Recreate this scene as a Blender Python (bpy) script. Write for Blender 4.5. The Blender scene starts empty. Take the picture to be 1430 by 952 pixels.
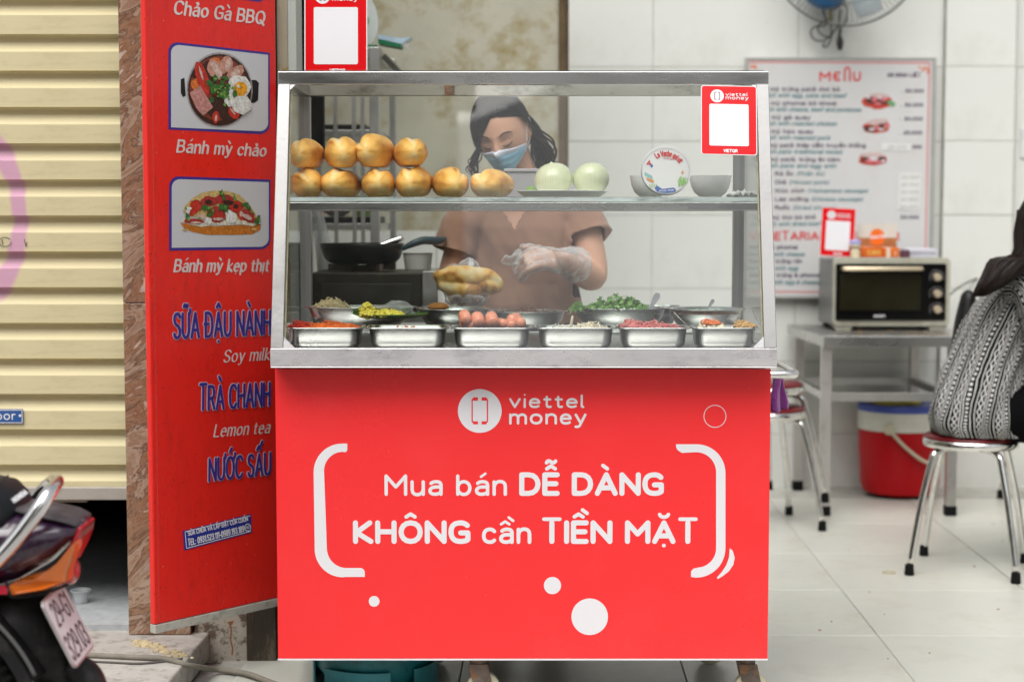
import bpy, bmesh, math, random, unicodedata
from mathutils import Vector, Matrix, noise
from mathutils.geometry import tessellate_polygon
R = math.radians
SC = bpy.context.scene
COL = SC.collection
# ------------------------------------------------------------------ camera, sky, sun, exposure
FPX, CAMZ, HORIZON = 2300.0, 1.216, 305.0
TILT = math.atan((476 - HORIZON) / FPX)
cd = bpy.data.cameras.new('camera'); cam = bpy.data.objects.new('camera', cd); COL.objects.link(cam)
cam.location = (0, 0, CAMZ); cam.rotation_euler = (R(90) - TILT, 0, 0)
cd.sensor_width = 36; cd.lens = 36 * FPX / 1430; cd.clip_start = .05; cd.clip_end = 500
cd.dof.use_dof = True; cd.dof.focus_distance = 4.02; cd.dof.aperture_fstop = 2.6
SC.camera = cam
SUN_EL, SUN_AZ = R(58), R(200)          # azimuth measured from +Y, clockwise; the sun stands behind the camera
world = bpy.data.worlds.new('World'); SC.world = world; world.use_nodes = True
wn = world.node_tree; bg = wn.nodes['Background']
sky = wn.nodes.new('ShaderNodeTexSky'); sky.sky_type = 'NISHITA'; sky.sun_disc = False
sky.sun_elevation = SUN_EL; sky.sun_rotation = SUN_AZ; sky.dust_density = 4; sky.air_density = 1.0; sky.ozone_density = 1
hs = wn.nodes.new('ShaderNodeHueSaturation'); hs.inputs['Saturation'].default_value = .16
wn.links.new(sky.outputs[0], hs.inputs['Color']); wn.links.new(hs.outputs[0], bg.inputs[0]); bg.inputs[1].default_value = .10
sl = bpy.data.lights.new('sun', 'SUN'); sl.energy = 1.5; sl.angle = R(55); sl.color = (1, .97, .93)
sun = bpy.data.objects.new('sun', sl); COL.objects.link(sun)
sd = Vector((math.sin(SUN_AZ) * math.cos(SUN_EL), math.cos(SUN_AZ) * math.cos(SUN_EL), math.sin(SUN_EL)))
sun.rotation_euler = sd.to_track_quat('Z', 'Y').to_euler(); sun.location = sd * 20
SC.view_settings.view_transform = 'Standard'; SC.view_settings.look = 'None'
SC.view_settings.exposure = 0.78; SC.view_settings.gamma = 1
SC.render.engine = 'CYCLES'
SC.cycles.max_bounces = 10; SC.cycles.transparent_max_bounces = 24; SC.cycles.use_denoising = True
SC.cycles.caustics_reflective = False; SC.cycles.caustics_refractive = False

# ------------------------------------------------------------------ where a pixel of the photograph lies at a given depth
CT, ST = math.cos(TILT), math.sin(TILT)
def ray(px, py):
    u, v = (px - 715) / FPX, (476 - py) / FPX
    return Vector((u, CT + v * ST, -ST + v * CT))
def P(px, py, Y):
    d = ray(px, py); return Vector((0, 0, CAMZ)) + d * (Y / d.y)
def PZ(px, py, z):
    d = ray(px, py); return Vector((0, 0, CAMZ)) + d * ((z - CAMZ) / d.z)
def PP(px, py, O, N):
    d = ray(px, py); c = Vector((0, 0, CAMZ)); return c + d * ((O - c).dot(N) / d.dot(N))
def catmull(pts, n=6):
    pts = [Vector(p) for p in pts]
    if len(pts) < 3: return [pts[0].lerp(pts[-1], i / n) for i in range(n + 1)]
    out = []
    for i in range(len(pts) - 1):
        p0 = pts[max(i - 1, 0)]; p1 = pts[i]; p2 = pts[i + 1]; p3 = pts[min(i + 2, len(pts) - 1)]
        for k in range(n):
            t = k / n
            out.append(.5 * ((2 * p1) + (p2 - p0) * t + (2 * p0 - 5 * p1 + 4 * p2 - p3) * t * t + (3 * p1 - p0 - 3 * p2 + p3) * t ** 3))
    out.append(pts[-1]); return out

# ------------------------------------------------------------------ materials
MATS = {}
def nd(nt, t, **kw):
    n = nt.nodes.new(t)
    for k, v in kw.items(): setattr(n, k, v)
    return n
def M(name, col=(.8, .8, .8), rough=.5, metal=0, var=.12, scale=8, bump=.0, bscale=60, dirt=None, spec=.32, alpha=None, coat=0, rvar=.12, stretch=None, sss=0, sheen=0, trans=0, specks=()):
    """principled material with colour variation, fine relief, roughness variation and an optional dirt layer"""
    if name in MATS: return MATS[name]
    m = bpy.data.materials.new(name); m.use_nodes = True; nt = m.node_tree; b = nt.nodes['Principled BSDF']
    L = nt.links.new
    tc = nd(nt, 'ShaderNodeTexCoord'); mp = nd(nt, 'ShaderNodeMapping'); L(tc.outputs['Object'], mp.inputs[0])
    if stretch: mp.inputs['Scale'].default_value = stretch
    no = nd(nt, 'ShaderNodeTexNoise'); no.inputs['Scale'].default_value = scale; no.inputs['Detail'].default_value = 6; no.inputs['Roughness'].default_value = .6
    L(mp.outputs[0], no.inputs['Vector'])
    rg = nd(nt, 'ShaderNodeMapRange'); L(no.outputs['Fac'], rg.inputs[0]); rg.inputs[1].default_value = .25; rg.inputs[2].default_value = .75
    rg.inputs[3].default_value = 1 - var; rg.inputs[4].default_value = 1 + var
    mx = nd(nt, 'ShaderNodeVectorMath', operation='SCALE'); mx.inputs[0].default_value = col; L(rg.outputs[0], mx.inputs['Scale'])
    out = mx.outputs[0]
    if dirt:
        dc, amt, dsc = dirt[:3]
        n2 = nd(nt, 'ShaderNodeTexNoise'); n2.inputs['Scale'].default_value = dsc; n2.inputs['Detail'].default_value = 9; n2.inputs['Roughness'].default_value = .72
        L(mp.outputs[0], n2.inputs['Vector'])
        r2 = nd(nt, 'ShaderNodeMapRange'); L(n2.outputs['Fac'], r2.inputs[0]); r2.inputs[1].default_value = .5; r2.inputs[2].default_value = .5 + (dirt[3] if len(dirt) > 3 else .2)
        r2.inputs[4].default_value = amt
        mm = nd(nt, 'ShaderNodeMix', data_type='RGBA'); L(r2.outputs[0], mm.inputs[0]); L(out, mm.inputs[6]); mm.inputs[7].default_value = (*dc, 1)
        out = mm.outputs[2]
    L(out, b.inputs['Base Color'])
    b.inputs['Metallic'].default_value = metal; b.inputs['Specular IOR Level'].default_value = spec
    r3 = nd(nt, 'ShaderNodeMapRange'); L(no.outputs['Fac'], r3.inputs[0]); r3.inputs[1].default_value = .3; r3.inputs[2].default_value = .7
    r3.inputs[3].default_value = max(.02, rough * (1 - rvar)); r3.inputs[4].default_value = min(1, rough * (1 + rvar)); L(r3.outputs[0], b.inputs['Roughness'])
    if coat: b.inputs['Coat Weight'].default_value = coat; b.inputs['Coat Roughness'].default_value = .06
    if sss: b.inputs['Subsurface Weight'].default_value = sss; b.inputs['Subsurface Radius'].default_value = (.02, .008, .004); b.inputs['Subsurface Scale'].default_value = .5
    if sheen: b.inputs['Sheen Weight'].default_value = sheen
    if trans: b.inputs['Transmission Weight'].default_value = trans
    for sc_, siz, colr, keep in specks:      # scattered nicks and spots of their own colour
        vo = nd(nt, 'ShaderNodeTexVoronoi'); vo.inputs['Scale'].default_value = sc_; L(tc.outputs['Object'], vo.inputs['Vector'])
        a_ = nd(nt, 'ShaderNodeMath', operation='LESS_THAN'); L(vo.outputs['Distance'], a_.inputs[0]); a_.inputs[1].default_value = siz
        se = nd(nt, 'ShaderNodeSeparateColor'); L(vo.outputs['Color'], se.inputs[0]); k_ = nd(nt, 'ShaderNodeMath', operation='LESS_THAN'); L(se.outputs[0], k_.inputs[0]); k_.inputs[1].default_value = keep
        m_ = nd(nt, 'ShaderNodeMath', operation='MULTIPLY'); L(a_.outputs[0], m_.inputs[0]); L(k_.outputs[0], m_.inputs[1]); m2_ = nd(nt, 'ShaderNodeMath', operation='MULTIPLY'); L(m_.outputs[0], m2_.inputs[0]); m2_.inputs[1].default_value = .7
        mm = nd(nt, 'ShaderNodeMix', data_type='RGBA'); L(m2_.outputs[0], mm.inputs[0]); L(out, mm.inputs[6]); mm.inputs[7].default_value = (*colr, 1); out = mm.outputs[2]; L(out, b.inputs['Base Color'])
    if alpha is not None: b.inputs['Alpha'].default_value = alpha
    if bump:
        n3 = nd(nt, 'ShaderNodeTexNoise'); n3.inputs['Scale'].default_value = bscale; n3.inputs['Detail'].default_value = 4; L(mp.outputs[0], n3.inputs['Vector'])
        bp = nd(nt, 'ShaderNodeBump'); bp.inputs['Strength'].default_value = bump; bp.inputs['Distance'].default_value = .01; L(n3.outputs['Fac'], bp.inputs['Height']); L(bp.outputs[0], b.inputs['Normal'])
    MATS[name] = m; return m
def glass_mat(name, tint=(.975, .985, .978), f0=.04, smudge=.02, rough=.0):
    if name in MATS: return MATS[name]
    m = bpy.data.materials.new(name); m.use_nodes = True; nt = m.node_tree; nt.nodes.remove(nt.nodes['Principled BSDF']); L = nt.links.new
    o = nt.nodes['Material Output']
    tr = nd(nt, 'ShaderNodeBsdfTransparent'); tr.inputs[0].default_value = (*tint, 1)
    gl = nd(nt, 'ShaderNodeBsdfGlossy'); gl.inputs['Roughness'].default_value = rough
    lw = nd(nt, 'ShaderNodeLayerWeight'); lw.inputs[0].default_value = .5
    pw = nd(nt, 'ShaderNodeMath', operation='POWER'); L(lw.outputs['Facing'], pw.inputs[0]); pw.inputs[1].default_value = 5
    ma = nd(nt, 'ShaderNodeMath', operation='MULTIPLY_ADD'); L(pw.outputs[0], ma.inputs[0]); ma.inputs[1].default_value = 1 - f0; ma.inputs[2].default_value = f0
    mx = nd(nt, 'ShaderNodeMixShader'); L(ma.outputs[0], mx.inputs[0]); L(tr.outputs[0], mx.inputs[1]); L(gl.outputs[0], mx.inputs[2])
    last = mx.outputs[0]
    if smudge:      # a thin film of dust and smears on the pane
        tc = nd(nt, 'ShaderNodeTexCoord'); no = nd(nt, 'ShaderNodeTexNoise'); L(tc.outputs['Object'], no.inputs['Vector']); no.inputs['Scale'].default_value = 7; no.inputs['Detail'].default_value = 10; no.inputs['Roughness'].default_value = .8
        r = nd(nt, 'ShaderNodeMapRange'); L(no.outputs['Fac'], r.inputs[0]); r.inputs[1].default_value = .4; r.inputs[2].default_value = .8; r.inputs[3].default_value = smudge * .4; r.inputs[4].default_value = smudge * 2.5
        df = nd(nt, 'ShaderNodeBsdfDiffuse'); df.inputs[0].default_value = (.8, .8, .8, 1)
        m2 = nd(nt, 'ShaderNodeMixShader'); L(r.outputs[0], m2.inputs[0]); L(last, m2.inputs[1]); L(df.outputs[0], m2.inputs[2]); last = m2.outputs[0]
    L(last, o.inputs[0]); MATS[name] = m; return m

# ------------------------------------------------------------------ objects
def empty(name, label, cat, loc=(0, 0, 0), group=None, rz=0):
    o = bpy.data.objects.new(name, None); COL.objects.link(o); o.location = loc; o.rotation_euler = (0, 0, rz); o.empty_display_size = .05
    tag(o, label, cat, group); return o
def tag(o, label=None, cat=None, group=None, kind=None):
    if label: o['label'] = label
    if cat: o['category'] = cat
    if group: o['group'] = group
    if kind: o['kind'] = kind
    return o
def worg(o):
    v = Vector((0, 0, 0))
    while o: v += Vector(o.location); o = o.parent
    return v
def copy_tree(o, parent=None):
    c = o.copy(); COL.objects.link(c); c.parent = parent
    for ch in list(o.children): copy_tree(ch, c)
    return c
def newell(pts):
    n = Vector((0, 0, 0))
    for i in range(len(pts)):
        a, b = pts[i], pts[(i + 1) % len(pts)]
        n += Vector(((a.y - b.y) * (a.z + b.z), (a.z - b.z) * (a.x + b.x), (a.x - b.x) * (a.y + b.y)))
    return n
class MB:
    """collects geometry in world coordinates; build() links it as one mesh object under its parent"""
    def __init__(s): s.v = []; s.f = []; s.mi = []; s.uv = {}; s.cur = 0
    def add(s, vs, fs):
        k = len(s.v); s.v += [Vector(v) for v in vs]
        for f in fs: s.f.append([k + i for i in f]); s.mi.append(s.cur)
        return k
    def box(s, a, b):
        x0, y0, z0 = [min(a[i], b[i]) for i in range(3)]; x1, y1, z1 = [max(a[i], b[i]) for i in range(3)]
        s.add([(x0, y0, z0), (x1, y0, z0), (x1, y1, z0), (x0, y1, z0), (x0, y0, z1), (x1, y0, z1), (x1, y1, z1), (x0, y1, z1)],
              [(0, 3, 2, 1), (4, 5, 6, 7), (0, 1, 5, 4), (1, 2, 6, 5), (2, 3, 7, 6), (3, 0, 4, 7)]); return s
    def hexa(s, bot, top):
        s.add(list(bot) + list(top), [(0, 3, 2, 1), (4, 5, 6, 7), (0, 1, 5, 4), (1, 2, 6, 5), (2, 3, 7, 6), (3, 0, 4, 7)]); return s
    def beam(s, a, b, w, d, up=(0, 0, 1)):
        a, b = Vector(a), Vector(b); t = (b - a).normalized(); u = Vector(up)
        x = t.cross(u)
        if x.length < 1e-4: x = t.cross(Vector((0, 1, 0)))
        x.normalize(); y = x.cross(t).normalized()
        c = [(-w / 2, -d / 2), (w / 2, -d / 2), (w / 2, d / 2), (-w / 2, d / 2)]
        s.hexa([a + x * p + y * q for p, q in c], [b + x * p + y * q for p, q in c]); return s
    def prism(s, poly, ext):
        """closed planar outline (list of world points) pushed along ext"""
        poly = [Vector(p) for p in poly]; ext = Vector(ext); n = len(poly)
        if newell(poly).dot(ext) > 0: poly = poly[::-1]
        tri = tessellate_polygon([poly]); k = len(s.v); s.v += poly + [p + ext for p in poly]
        nn = newell(poly)
        for t in tri:
            q = [poly[i] for i in t]
            t = list(t)
            if newell(q).dot(nn) < 0: t = t[::-1]
            s.f.append([k + i for i in t]); s.mi.append(s.cur); s.f.append([k + n + i for i in t[::-1]]); s.mi.append(s.cur)
        for i in range(n):
            j = (i + 1) % n; s.f.append([k + j, k + i, k + n + i, k + n + j]); s.mi.append(s.cur)
        return s
    def flat(s, poly, lift=(0, 0, 0)):
        poly = [Vector(p) + Vector(lift) for p in poly]; k = len(s.v); s.v += poly
        for t in tessellate_polygon([poly]): s.f.append([k + i for i in t]); s.mi.append(s.cur)
        return s
    def loft(s, rings, cap=(True, True), closed=True, uv=None):
        n = len(rings[0]); k = len(s.v)
        for r in rings: s.v += [Vector(p) for p in r]
        m = n if closed else n - 1
        for i in range(len(rings) - 1):
            for j in range(m):
                a = k + i * n + j; b = k + i * n + (j + 1) % n
                if uv is not None: s.uv[len(s.f)] = [(j / n, i), ((j + 1) / n, i), ((j + 1) / n, i + 1), (j / n, i + 1)]
                s.f.append([a, b, b + n, a + n]); s.mi.append(s.cur)
        for w, (ri, flip) in enumerate(((0, True), (len(rings) - 1, False))):
            if cap[w] and closed:
                c = sum((Vector(p) for p in rings[ri]), Vector()) / n; s.v.append(c); ci = len(s.v) - 1
                for j in range(n):
                    a = k + ri * n + j; b = k + ri * n + (j + 1) % n
                    s.f.append([b, a, ci] if flip else [a, b, ci]); s.mi.append(s.cur)
        return s
    def tube(s, pts, r, n=10, smooth=0, flat=1.0, ref=None, ends=False, uv=None):
        """swept tube; r a number or one radius per point; ends=True rounds both ends"""
        pts = [Vector(p) for p in pts]; rr = list(r) if isinstance(r, (list, tuple)) else [r] * len(pts)
        if smooth:
            q = catmull([(*p, ) for p in pts], smooth); q4 = catmull([(a, 0, 0) for a in rr], smooth); rr = [a.x for a in q4]; pts = q
        if ends:
            t0 = (pts[0] - pts[1]).normalized(); t1 = (pts[-1] - pts[-2]).normalized(); a, b = rr[0], rr[-1]
            pts = [pts[0] + t0 * a * .98, pts[0] + t0 * a * .8, pts[0] + t0 * a * .45] + pts + [pts[-1] + t1 * b * .45, pts[-1] + t1 * b * .8, pts[-1] + t1 * b * .98]
            rr = [a * .2, a * .6, a * .89] + rr + [b * .89, b * .6, b * .2]
        t = (pts[1] - pts[0]).normalized(); x = Vector(ref) if ref else (Vector((0, 0, 1)) if abs(t.z) < .9 else Vector((1, 0, 0)))
        x = (x - t * x.dot(t)).normalized(); rings = []
        for i, p in enumerate(pts):
            if i: t = ((pts[min(i + 1, len(pts) - 1)] - pts[i - 1])).normalized()
            x = (x - t * x.dot(t)).normalized(); y = t.cross(x)
            rings.append([p + (x * math.cos(a) * flat + y * math.sin(a)) * rr[i] for a in [2 * math.pi * j / n for j in range(n)]])
        s.loft(rings, uv=uv); return s
    def lathe(s, prof, c=(0, 0, 0), n=32, axis='Z', sx=1, sy=1, cap=(True, True)):
        c = Vector(c); rings = []
        for r, h in prof:
            ring = []
            for j in range(n):
                a = 2 * math.pi * j / n; p, q = math.cos(a) * r * sx, math.sin(a) * r * sy
                ring.append(c + (Vector((p, q, h)) if axis == 'Z' else Vector((p, -h, q)) if axis == 'Y' else Vector((h, p, q))))
            rings.append(ring)
        s.loft(rings, cap=cap); return s
    def ball(s, c, r, n=16, m=10, M3=None):
        r = r if isinstance(r, (tuple, list)) else (r, r, r); rings = []
        for i in range(1, m):
            th = math.pi * i / m - math.pi / 2; ring = []
            for j in range(n):
                a = 2 * math.pi * j / n; p = Vector((math.cos(a) * math.cos(th) * r[0], math.sin(a) * math.cos(th) * r[1], math.sin(th) * r[2]))
                if M3: p = M3 @ p
                ring.append(Vector(c) + p)
            rings.append(ring)
        s.loft(rings); return s
    def mesh(s, name, org=Vector((0, 0, 0))):
        me = bpy.data.meshes.new(name); me.from_pydata([v - org for v in s.v], [], s.f)
        if s.uv:
            ul = me.uv_layers.new(name='UVMap')
            for pi, p in enumerate(me.polygons):
                if pi in s.uv:
                    for li, c in zip(p.loop_indices, s.uv[pi]): ul.data[li].uv = c
        me.update(); return me
    def build(s, name, mat, parent=None, smooth=False, bevel=0, fix=True, mods=(), segs=2, loc=None):
        org = worg(parent) if parent else Vector((0, 0, 0))
        if loc is not None and not parent: org = Vector(loc)
        me = s.mesh(name, org)
        mats = mat if isinstance(mat, (list, tuple)) else [mat]
        for m in mats: me.materials.append(m)
        if len(mats) > 1:
            for p, i in zip(me.polygons, s.mi): p.material_index = i
        if fix:
            bm = bmesh.new(); bm.from_mesh(me); bmesh.ops.recalc_face_normals(bm, faces=bm.faces); bm.to_mesh(me); bm.free()
        if smooth:
            me.polygons.foreach_set('use_smooth', [True] * len(me.polygons))
            if smooth != 'all': me.set_sharp_from_angle(angle=R(38 if smooth is True else smooth))
        o = bpy.data.objects.new(name, me); COL.objects.link(o)
        if parent: o.parent = parent
        elif loc is not None: o.location = loc
        if bevel:
            b = o.modifiers.new('bevel', 'BEVEL'); b.width = bevel; b.segments = segs; b.limit_method = 'ANGLE'; b.angle_limit = R(40); b.harden_normals = False
        for t, kw in mods:
            md = o.modifiers.new(t.lower(), t)
            for k, v in kw.items(): setattr(md, k, v)
        return o
def bake(o):
    """replace an object's mesh by its evaluated mesh"""
    dg = bpy.context.evaluated_depsgraph_get(); me = bpy.data.meshes.new_from_object(o.evaluated_get(dg)); old = o.data; o.modifiers.clear(); o.data = me; me.name = old.name
    for p in me.polygons: p.use_smooth = True
    return me

# ------------------------------------------------------------------ a skeleton alphabet for every printed word (cap height 100, x height 68)
GL = {
'A': (72, 'M0 0 L36 100 L72 0;M14 30 L58 30'), 'B': (60, 'M0 53 L34 53 C60 53 60 100 34 100 L0 100 L0 0 L34 0 C68 0 68 53 34 53'),
'C': (64, 'M64 84 C56 96 48 100 38 100 C10 100 0 78 0 50 C0 22 10 0 38 0 C48 0 56 4 64 16'), 'D': (66, 'M0 0 L0 100 L28 100 C78 100 78 0 28 0 L0 0'),
'E': (50, 'M50 100 L0 100 L0 0 L50 0;M0 52 L45 52'), 'F': (50, 'M50 100 L0 100 L0 0;M0 52 L45 52'), 'G': (66, 'M64 86 C56 96 48 100 38 100 C8 100 0 78 0 50 C0 22 10 0 38 0 C50 0 60 4 66 10 L66 46 L38 46'),
'H': (64, 'M0 0 L0 100;M64 0 L64 100;M0 52 L64 52'), 'I': (0, 'M0 0 L0 100'), 'J': (40, 'M40 100 L40 26 C40 -6 4 -6 0 16'), 'K': (60, 'M0 0 L0 100;M56 100 L4 48 L60 0'), 'L': (48, 'M0 100 L0 0 L48 0'),
'M': (80, 'M0 0 L0 100 L40 40 L80 100 L80 0'), 'N': (66, 'M0 0 L0 100 L66 0 L66 100'), 'O': (76, 'M38 100 C-12 100 -12 0 38 0 C88 0 88 100 38 100'), 'P': (58, 'M0 0 L0 100 L34 100 C66 100 66 46 34 46 L0 46'),
'Q': (76, 'M38 100 C-12 100 -12 0 38 0 C88 0 88 100 38 100;M44 24 L76 -8'), 'R': (60, 'M0 0 L0 100 L34 100 C64 100 64 48 34 48 L0 48;M34 48 L60 0'), 'S': (54, 'M54 86 C48 96 40 100 29 100 C-8 100 -8 60 24 53 C66 44 62 0 28 0 C14 0 4 6 0 16'),
'T': (62, 'M0 100 L62 100;M31 100 L31 0'), 'U': (62, 'M0 100 L0 38 C0 -13 62 -13 62 38 L62 100'), 'V': (68, 'M0 100 L34 0 L68 100'), 'X': (62, 'M0 0 L62 100;M62 0 L0 100'), 'Y': (64, 'M0 100 L32 48 L64 100;M32 48 L32 0'), 'W': (96, 'M0 100 L24 0 L48 100 L72 0 L96 100'), 'Z': (58, 'M0 100 L58 100 L0 0 L58 0'),
'a': (46, 'M5 60 C12 67 18 69 26 69 C42 69 46 60 46 48 L46 0;M46 40 L24 40 C-7 40 -7 0 20 0 C33 0 42 6 46 14'), 'b': (50, 'M0 100 L0 0;M0 34 C0 81 50 81 50 34 C50 -13 0 -13 0 34'),
'c': (44, 'M44 58 C38 66 34 69 26 69 C8 69 0 54 0 34 C0 14 8 0 26 0 C34 0 38 3 44 10'), 'd': (50, 'M50 100 L50 0;M50 34 C50 81 0 81 0 34 C0 -13 50 -13 50 34'), 'e': (48, 'M1 37 L48 37;M48 37 C48 80 0 80 0 34 C0 -9 32 -4 44 7'),
'f': (32, 'M34 98 C22 103 12 98 12 82 L12 0;M0 66 L30 66'), 'g': (50, 'M50 68 L50 -8 C50 -32 14 -34 4 -20;M50 34 C50 81 0 81 0 34 C0 -13 50 -13 50 34'), 'h': (46, 'M0 100 L0 0;M0 40 C2 80 46 80 46 44 L46 0'), 'i': (0, 'M0 68 L0 0;.0 92'), 'j': (6, 'M6 68 L6 -10 C6 -26 -4 -28 -10 -24;.6 92'),
'k': (44, 'M0 100 L0 0;M42 68 L3 32 L44 0'), 'l': (4, 'M0 100 L0 12 C0 4 2 0 8 0'), 'm': (78, 'M0 68 L0 0;M0 42 C2 78 39 78 39 46 L39 0;M39 42 C41 78 78 78 78 46 L78 0'), 'n': (46, 'M0 68 L0 0;M0 40 C2 80 46 80 46 44 L46 0'),
'o': (52, 'M26 69 C-9 69 -9 0 26 0 C61 0 61 69 26 69'), 'p': (50, 'M0 68 L0 -28;M0 34 C0 81 50 81 50 34 C50 -13 0 -13 0 34'), 'q': (50, 'M50 68 L50 -28;M50 34 C50 81 0 81 0 34 C0 -13 50 -13 50 34'), 'r': (28, 'M0 68 L0 0;M0 40 C4 62 14 70 28 67'),
's': (40, 'M38 60 C32 67 26 69 20 69 C-4 69 -4 42 18 37 C46 31 44 0 18 0 C10 0 4 3 0 10'), 't': (32, 'M12 88 L12 18 C12 0 22 -2 32 2;M0 66 L30 66'), 'u': (46, 'M46 68 L46 0;M46 28 C44 -12 0 -12 0 24 L0 68'), 'v': (48, 'M0 68 L24 0 L48 68'),
'w': (72, 'M0 68 L18 0 L36 66 L54 0 L72 68'), 'x': (44, 'M0 68 L44 0;M44 68 L0 0'), 'y': (48, 'M0 68 L24 4;M48 68 L20 -18 C17 -27 8 -30 0 -27'), 'z': (42, 'M0 68 L42 68 L0 0 L42 0'),
'0': (54, 'M27 100 C-9 100 -9 0 27 0 C63 0 63 100 27 100'), '1': (24, 'M0 80 L24 100 L24 0'), '2': (52, 'M2 80 C8 108 52 106 50 72 C48 50 20 34 0 0 L52 0'), '3': (50, 'M2 86 C12 106 48 104 46 76 C44 56 30 54 18 54 C60 54 58 0 24 0 C12 0 4 6 0 16'),
'4': (56, 'M42 0 L42 100 L0 28 L56 28'), '5': (50, 'M46 100 L8 100 L4 56 C30 72 54 56 52 32 C50 2 18 -8 0 14'), '6': (52, 'M44 94 C20 106 0 80 0 40 C0 -14 52 -14 52 30 C52 66 12 70 2 38'), '7': (50, 'M0 100 L50 100 L16 0'), '8': (52, 'M26 54 C-4 54 -4 100 26 100 C56 100 56 54 26 54 C-9 54 -9 0 26 0 C61 0 61 54 26 54'), '9': (52, 'M8 6 C32 -6 52 20 52 60 C52 114 0 114 0 70 C0 34 40 30 50 62'),
'.': (2, '.0 0'), ',': (4, 'M2 2 L-3 -14'), ':': (2, '.0 6;.0 56'), '-': (28, 'M0 40 L28 40'), '(': (16, 'M14 108 C-4 80 -4 8 14 -18'), ')': (16, 'M2 108 C20 80 20 8 2 -18'), '&': (60, 'M60 30 C44 -12 0 -8 0 22 C0 52 40 56 38 82 C36 106 10 104 12 82 C14 62 40 26 58 0'), '+': (40, 'M0 44 L40 44;M20 64 L20 24'), '/': (30, 'M0 0 L30 100'),
'€': (60, 'M60 92 C20 108 0 90 0 50 C0 10 20 -8 60 8;M0 50 L44 50'), 'ก': (62, 'M0 0 L0 62 C0 113 62 113 62 62 L62 0'),
}
def parse(d):
    out = []
    for part in d.split(';'):
        if part[0] == '.':
            x, y = part[1:].split(); out.append([Vector((float(x) - .5, float(y), 0)), Vector((float(x) + .5, float(y), 0))]); continue
        tk = part.replace('M', 'M ').replace('L', 'L ').replace('C', 'C ').split(); i = 0; pts = []
        while i < len(tk):
            c = tk[i]; i += 1
            if c in 'ML': pts.append(Vector((float(tk[i]), float(tk[i + 1]), 0))); i += 2
            else:
                p0 = pts[-1]; a, b, e = [Vector((float(tk[i + 2 * k]), float(tk[i + 2 * k + 1]), 0)) for k in range(3)]; i += 6
                for k in range(1, 9):
                    t = k / 8; pts.append(p0 * (1 - t) ** 3 + a * 3 * t * (1 - t) ** 2 + b * 3 * t * t * (1 - t) + e * t ** 3)
        out.append(pts)
    return out
_GC = {}
def marks(ch, comb, w):
    up = ch.isupper(); top = 112 if up else 82; cx = w / 2; o = []; lift = 0
    if ch == 'i': o = []
    if '\u0302' in comb: sh = 5 if ('\u0300' in comb or '\u0301' in comb or '\u0309' in comb) else 0; o.append('M%g %g L%g %g L%g %g' % (cx - 17 - sh, top, cx - sh, top + 14, cx + 17 - sh, top)); lift = 1
    if '\u0306' in comb: o.append('M%g %g C%g %g %g %g %g %g' % (cx - 17, top + 12, cx - 12, top - 6, cx + 12, top - 6, cx + 17, top + 12)); lift = 1
    dx, ty = (0, top) if not lift else (20, top + 18)
    if lift and '\u0306' not in comb and '\u0300' in comb: dx = 24
    if '\u0301' in comb: o.append('M%g %g L%g %g' % (cx - 4 + dx, ty, cx + 14 + dx, ty + 17))
    if '\u0300' in comb: o.append('M%g %g L%g %g' % (cx + 4 + dx, ty, cx - 14 + dx, ty + 17))
    if '\u0309' in comb: o.append('M%g %g C%g %g %g %g %g %g' % (cx - 8 + dx, ty + 20, cx + 12 + dx, ty + 26, cx + 12 + dx, ty + 8, cx + dx, ty + 2))
    if '\u0303' in comb: ty2 = top + (31 if lift else 4); o.append('M%g %g C%g %g %g %g %g %g C%g %g %g %g %g %g' % (cx - 18, ty2, cx - 12, ty2 + 14, cx - 6, ty2 + 8, cx, ty2 + 4, cx + 6, ty2, cx + 12, ty2 - 4, cx + 18, ty2 + 8))
    if '\u0323' in comb: o.append('.%g -22' % cx)
    if '\u031b' in comb: h = 100 if up else 68; o.append('M%g %g C%g %g %g %g %g %g' % (w - (0 if ch in 'uU' else 10), h - (2 if ch in 'uU' else 8), w + 10, h - 2, w + 15, h + 4, w + 12, h + 16))
    return o
def strokes(text, xh=1.0):
    """list of stroke polylines (cap height 1) and the total width"""
    x = 0; out = []
    for ch in text:
        if ch == ' ': x += .42; continue
        bar = ch in 'đĐ'
        n = unicodedata.normalize('NFD', {'đ': 'd', 'Đ': 'D'}.get(ch, ch)); b, comb = n[0], n[1:]
        if b not in GL: x += .4; continue
        w, d = GL[b]
        if b == 'i' and comb: d = d.split(';')[0]
        ds = [d] + marks(b, comb, w)
        if bar: ds.append('M-12 54 L26 54' if b == 'D' else 'M26 84 L62 84')
        for q in ds:
            for s in parse(q): out.append([Vector((p.x / 100 + x, p.y / 100, 0)) for p in s])
        x += w / 100 + .27
    return out, x - .27
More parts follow.
